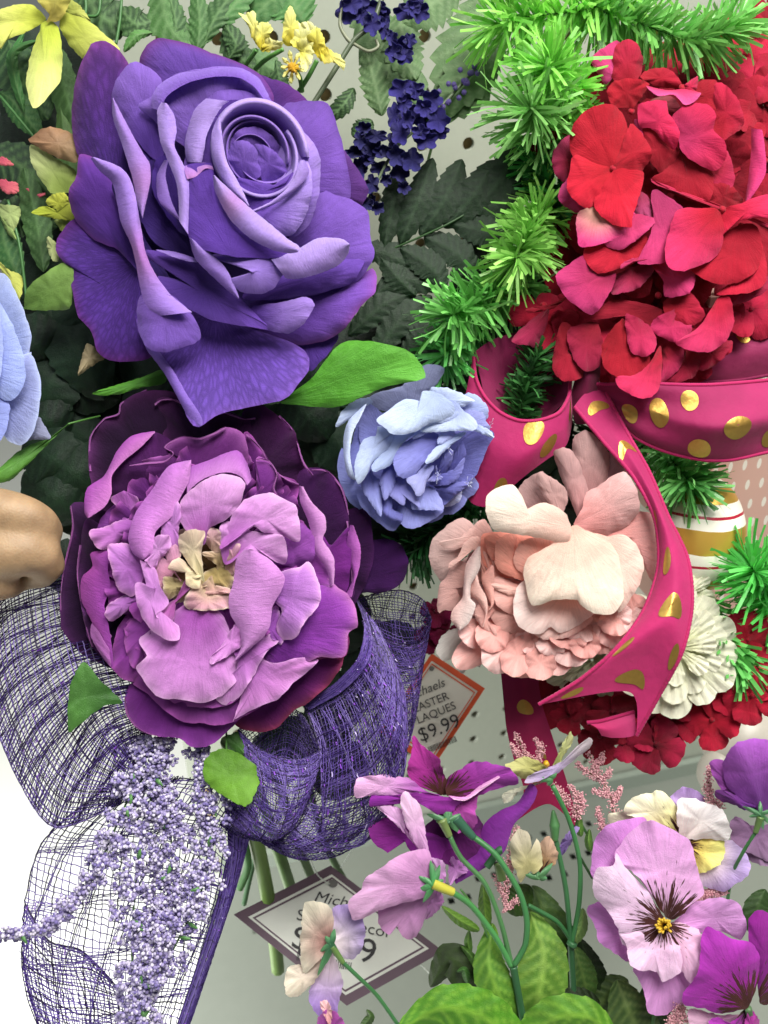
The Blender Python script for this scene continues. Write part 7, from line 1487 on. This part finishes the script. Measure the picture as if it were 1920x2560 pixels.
p11 = pansy('small cream pansy bud with a brown streaked side, middle of the pansy plant', (1330, 2130, -60))
q_(p11, PB, [(1390, 840), (1360, 780), (1380, 660), (1432, 618), (1470, 690), (1480, 730), (1450, 780)], -90, -80, '#8c6a30', '#c4a890', root=(1380, 820), print_=True)
q_(p11, PB, [(1480, 700), (1500, 640), (1560, 570), (1592, 575), (1550, 650), (1500, 720)], -120, -110, '#8c70b8', '#a894cc', b=4)
q_(p11, PB, [(1330, 800), (1280, 862), (1262, 820), (1228, 740), (1226, 640), (1268, 582), (1322, 600), (1342, 700), (1366, 628), (1392, 700), (1392, 780), (1350, 820)], -70, -50, '#c8c48c', '#e0dcc4', ctr=(1310, 740))
calyx(p11, PB, (1380, 840), [(1450, 760), (1300, 820), (1420, 840), (1350, 790)], -60, -70, '#3f6a40')
TINT[:] = 1
# ================================================================ the plant that carries them: stems and leaves
pb_ = thing('pansy_plant', 'leafy green pansy plant with forking plastic stems, bottom centre and right', 'pansy plant', (1290, 2620, -120))
def ps(pts, r, c='#3a6e42', z=None, **k): stem(pb_, [(*PB([(x, y)])[0], z_) for x, y, z_ in pts], r, c, **k)
ps([(1330, 1720, -60), (1290, 1580, -50), (1240, 1310, -30)], 10, '#2f5c38')
ps([(1230, 1310, -30), (1150, 1160, -20), (1020, 990, 0), (915, 915, 28)], 7.5, '#4a8a4c')
ps([(1230, 1300, -30), (1175, 1080, -30), (1090, 870, -30), (960, 730, -36), (900, 612, -40)], 6.5, '#4a7848')
ps([(1240, 1310, -30), (1302, 1200, -24), (1312, 1060, -20), (1270, 910, -20), (1150, 720, -30), (1030, 622, -44)], 7.5, '#3f7a46')
ps([(1575, 1640, -140), (1560, 1450, -130), (1545, 1190, -110)], 9, '#2f5c38')
ps([(1545, 1190, -110), (1520, 900, -100), (1462, 620, -90)], 7, '#3a6c42'); ps([(1462, 640, -88), (1460, 560, -86), (1452, 480, -86)], np.r_[np.linspace(8, 14, 12), np.linspace(14, 3, 12)], '#4a7a48')
ps([(1550, 1190, -110), (1590, 980, -90), (1594, 760, -80), (1540, 540, -66), (1450, 350, -50)], 6.5, '#3f7a46')
ps([(1540, 1160, -110), (1470, 1070, -100), (1320, 985, -90)], 6, '#33683a')
ps([(1100, 780, -60), (1160, 700, -60), (1180, 690, -60)], 10, '#2f5a38'); ps([(1180, 850, -60), (1160, 760, -60)], 12, '#5a7040')
ps([(960, 900, -60), (1060, 1040, -70), (1130, 1250, -80), (1100, 1330, -80)], 3, '#4f7c40')
ps([(1580, 520, -140), (1640, 620, -150), (1700, 740, -160)], 4, '#3a6034'); ps([(1590, 720, -150), (1660, 840, -160)], 4, '#3a6034')
ps([(1548, 1200, -104), (1556, 1180, -104)], 14, '#3a6c42', n=4)
TINT[:] = (1.2, 1.02, .7)
def lf(pts, W, c0, c1, **k): leafp(pb_, [(*PB([(x, y)])[0], z) for x, y, z in pts], W, c0, c1, **dict(dict(serr=.05, teeth=8, shape=.8, ridge=16, wave=5, n=60), **k))
lf([(1260, 1660, -60), (1170, 1480, -30), (1110, 1290, -40), (1130, 1080, -90)], 46, '#4a8030', '#7cb050')
lf([(1330, 1640, -70), (1380, 1440, -50), (1400, 1230, -70), (1330, 1020, -110)], 66, '#4c7c30', '#84b05c')
lf([(1200, 1010, -150), (1260, 960, -150), (1330, 880, -160)], 40, '#2f5024', '#4a6c34')
lf([(1560, 1440, -170), (1460, 1200, -160), (1400, 1000, -170), (1340, 880, -190)], 60, '#30502a', '#4c6c3c')
lf([(1300, 1760, -20), (1080, 1580, 10), (860, 1530, 20), (620, 1660, 0)], 66, '#4a8c28', '#84c050')
lf([(1250, 1760, -30), (1450, 1590, 10), (1640, 1580, 20), (1800, 1720, 0)], 56, '#4a8428', '#80b850')
lf([(1130, 1480, -120), (1000, 1350, -110), (900, 1270, -120), (800, 1420, -150)], 46, '#24381c', '#35502a')
lf([(1110, 1400, -100), (1020, 1260, -100), (960, 1200, -110)], 12, '#3c6830', '#5a8844')
lf([(1060, 1120, -90), (950, 1060, -90), (860, 990, -100)], 14, '#5a8c3c', '#78a850')
lf([(1100, 1120, -110), (1085, 960, -110), (1080, 860, -120)], 16, '#4a7434', '#6a9448')
lf([(1640, 1480, -140), (1600, 1320, -130), (1560, 1200, -140)], 34, '#3c6434', '#5c7c48'); lf([(1720, 1500, -160), (1660, 1320, -150), (1590, 1160, -160)], 30, '#1c301c', '#2a4426')
lf([(1540, 1200, -130), (1600, 1100, -120), (1610, 1000, -120)], 18, '#6a9860', '#84ac74')
lf([(1470, 1560, -110), (1580, 1500, -110), (1700, 1500, -130)], 40, '#1e3018', '#2a4424')
lf([(1960, 1760, -120), (1860, 1560, -80), (1790, 1380, -110)], 60, '#3a5a30', '#6c8a58'); lf([(1640, 1600, -150), (1750, 1450, -150), (1850, 1380, -160)], 54, '#324e2a', '#5a7848')
lf([(1900, 1700, -150), (1980, 1520, -150), (1960, 1380, -160)], 50, '#22381e', '#34502c')
lf([(2560, 1150, -150), (2540, 1000, -150), (2580, 900, -160)], 40, '#2c4a2c', '#3c5c38')
lf([(430, 1640, -40), (480, 1580, -30), (460, 1540, -40)], 12, '#3a5c34', '#4a6c40'); lf([(1000, 1400, -90), (980, 1330, -80), (940, 1340, -90)], 10, '#3c6c3c', '#4a7c48')
for (x, y) in [(1130, 1250), (1010, 1180), (1650, 640), (1600, 560), (1720, 700)]: lf([(x, y + 60, -120), (x - 10, y, -115), (x - 4, y - 60, -125)], 10, '#4a7c3c', '#6a9450', n=20)
TINT[:] = 1
# ================================================================ pink foam astilbe plumes
def plume(label, paths, seed):
    t = thing('astilbe_plume', label, 'astilbe', paths[0][0][0], 'pink astilbe plumes')
    r = np.random.RandomState(seed); C = []
    for path, w_ in paths:
        p = crom(path, 40); stem(t, path, 2, '#7c6a50')
        for k in range(int(w_ * 26)):
            j = r.randint(0, 40); C.append(p[j] + r.normal(0, 1, 3) * w_ * .5 * (1 - .5 * j / 40))
    C = np.array(C); cols = np.array([[lin('#d9a0a8'), lin('#c48a96'), lin('#e4b4b8')][i] for i in r.randint(0, 3, len(C))])
    beads(t, C, r.uniform(1.6, 2.5, len(C)), cols)
def pp_(l, z, fr=PA): return [(*fr([q])[0], z) for q in l]
plume('pink foam astilbe plume standing right of the lime edged pansy', [(pp_([(350, 600), (330, 480), (240, 300), (160, 130)], -90), 13), (pp_([(230, 320), (140, 270), (70, 215)], -90), 13), (pp_([(300, 440), (240, 440), (200, 420)], -90), 11), (pp_([(350, 500), (395, 430), (400, 400)], -90), 11), (pp_([(260, 330), (310, 290), (320, 255)], -90), 11), (pp_([(200, 240), (260, 180), (265, 140)], -90), 12)], 1)
plume('pink foam astilbe plume at the left rim of the photo centre, over the dark streamer', [([(1345, 1950, -100), (1320, 1900, -95), (1290, 1835, -90)], 14), ([(1345, 1900, -95), (1352, 1870, -92), (1340, 1850, -90)], 12), ([(1310, 1900, -95), (1290, 1880, -92), (1280, 1862, -90)], 10)], 2)
plume('short pink astilbe plume in front of the pegboard above the white bud', [([(1420, 2010, -100), (1400, 1980, -95), (1370, 1955, -90)], 14), ([(1440, 2040, -100), (1440, 1990, -95), (1425, 1965, -90)], 14), ([(1450, 2030, -100), (1456, 2010, -95), (1452, 1985, -90)], 12)], 3)
plume('pink astilbe plume drooping down the middle stems', [([(1290, 2070, -100), (1270, 2150, -95), (1275, 2200, -90)], 12), ([(1280, 2160, -95), (1262, 2230, -92), (1268, 2270, -90)], 14), ([(1290, 2250, -100), (1275, 2265, -92), (1260, 2278, -90)], 10), ([(1240, 2190, -95), (1250, 2220, -92), (1262, 2250, -90)], 9)], 4)
plume('pink astilbe plume between the white pansy and the purple one', [(pp_([(1090, 520), (1080, 400), (1085, 240)], -60), 15), (pp_([(1180, 540), (1120, 500), (1050, 400)], -70), 10)], 5)
plume('dim pink astilbe plume left of the largest pansy', [(pp_([(270, 720), (250, 640), (225, 560)], -110), 13)], 6)
plume('pink astilbe beads under the white pansy', [(pp_([(980, 1270), (1060, 1220), (1120, 1180)], -90), 16), (pp_([(1060, 1200), (1140, 1220), (1210, 1190)], -90), 13)], 7)
plume('pink astilbe beads at the bottom edge beside the magenta pansy', [(pp_([(880, 2200), (860, 2130), (850, 2050)], -40), 20), (pp_([(780, 2240), (800, 2180), (820, 2150)], -40), 14)], 8)
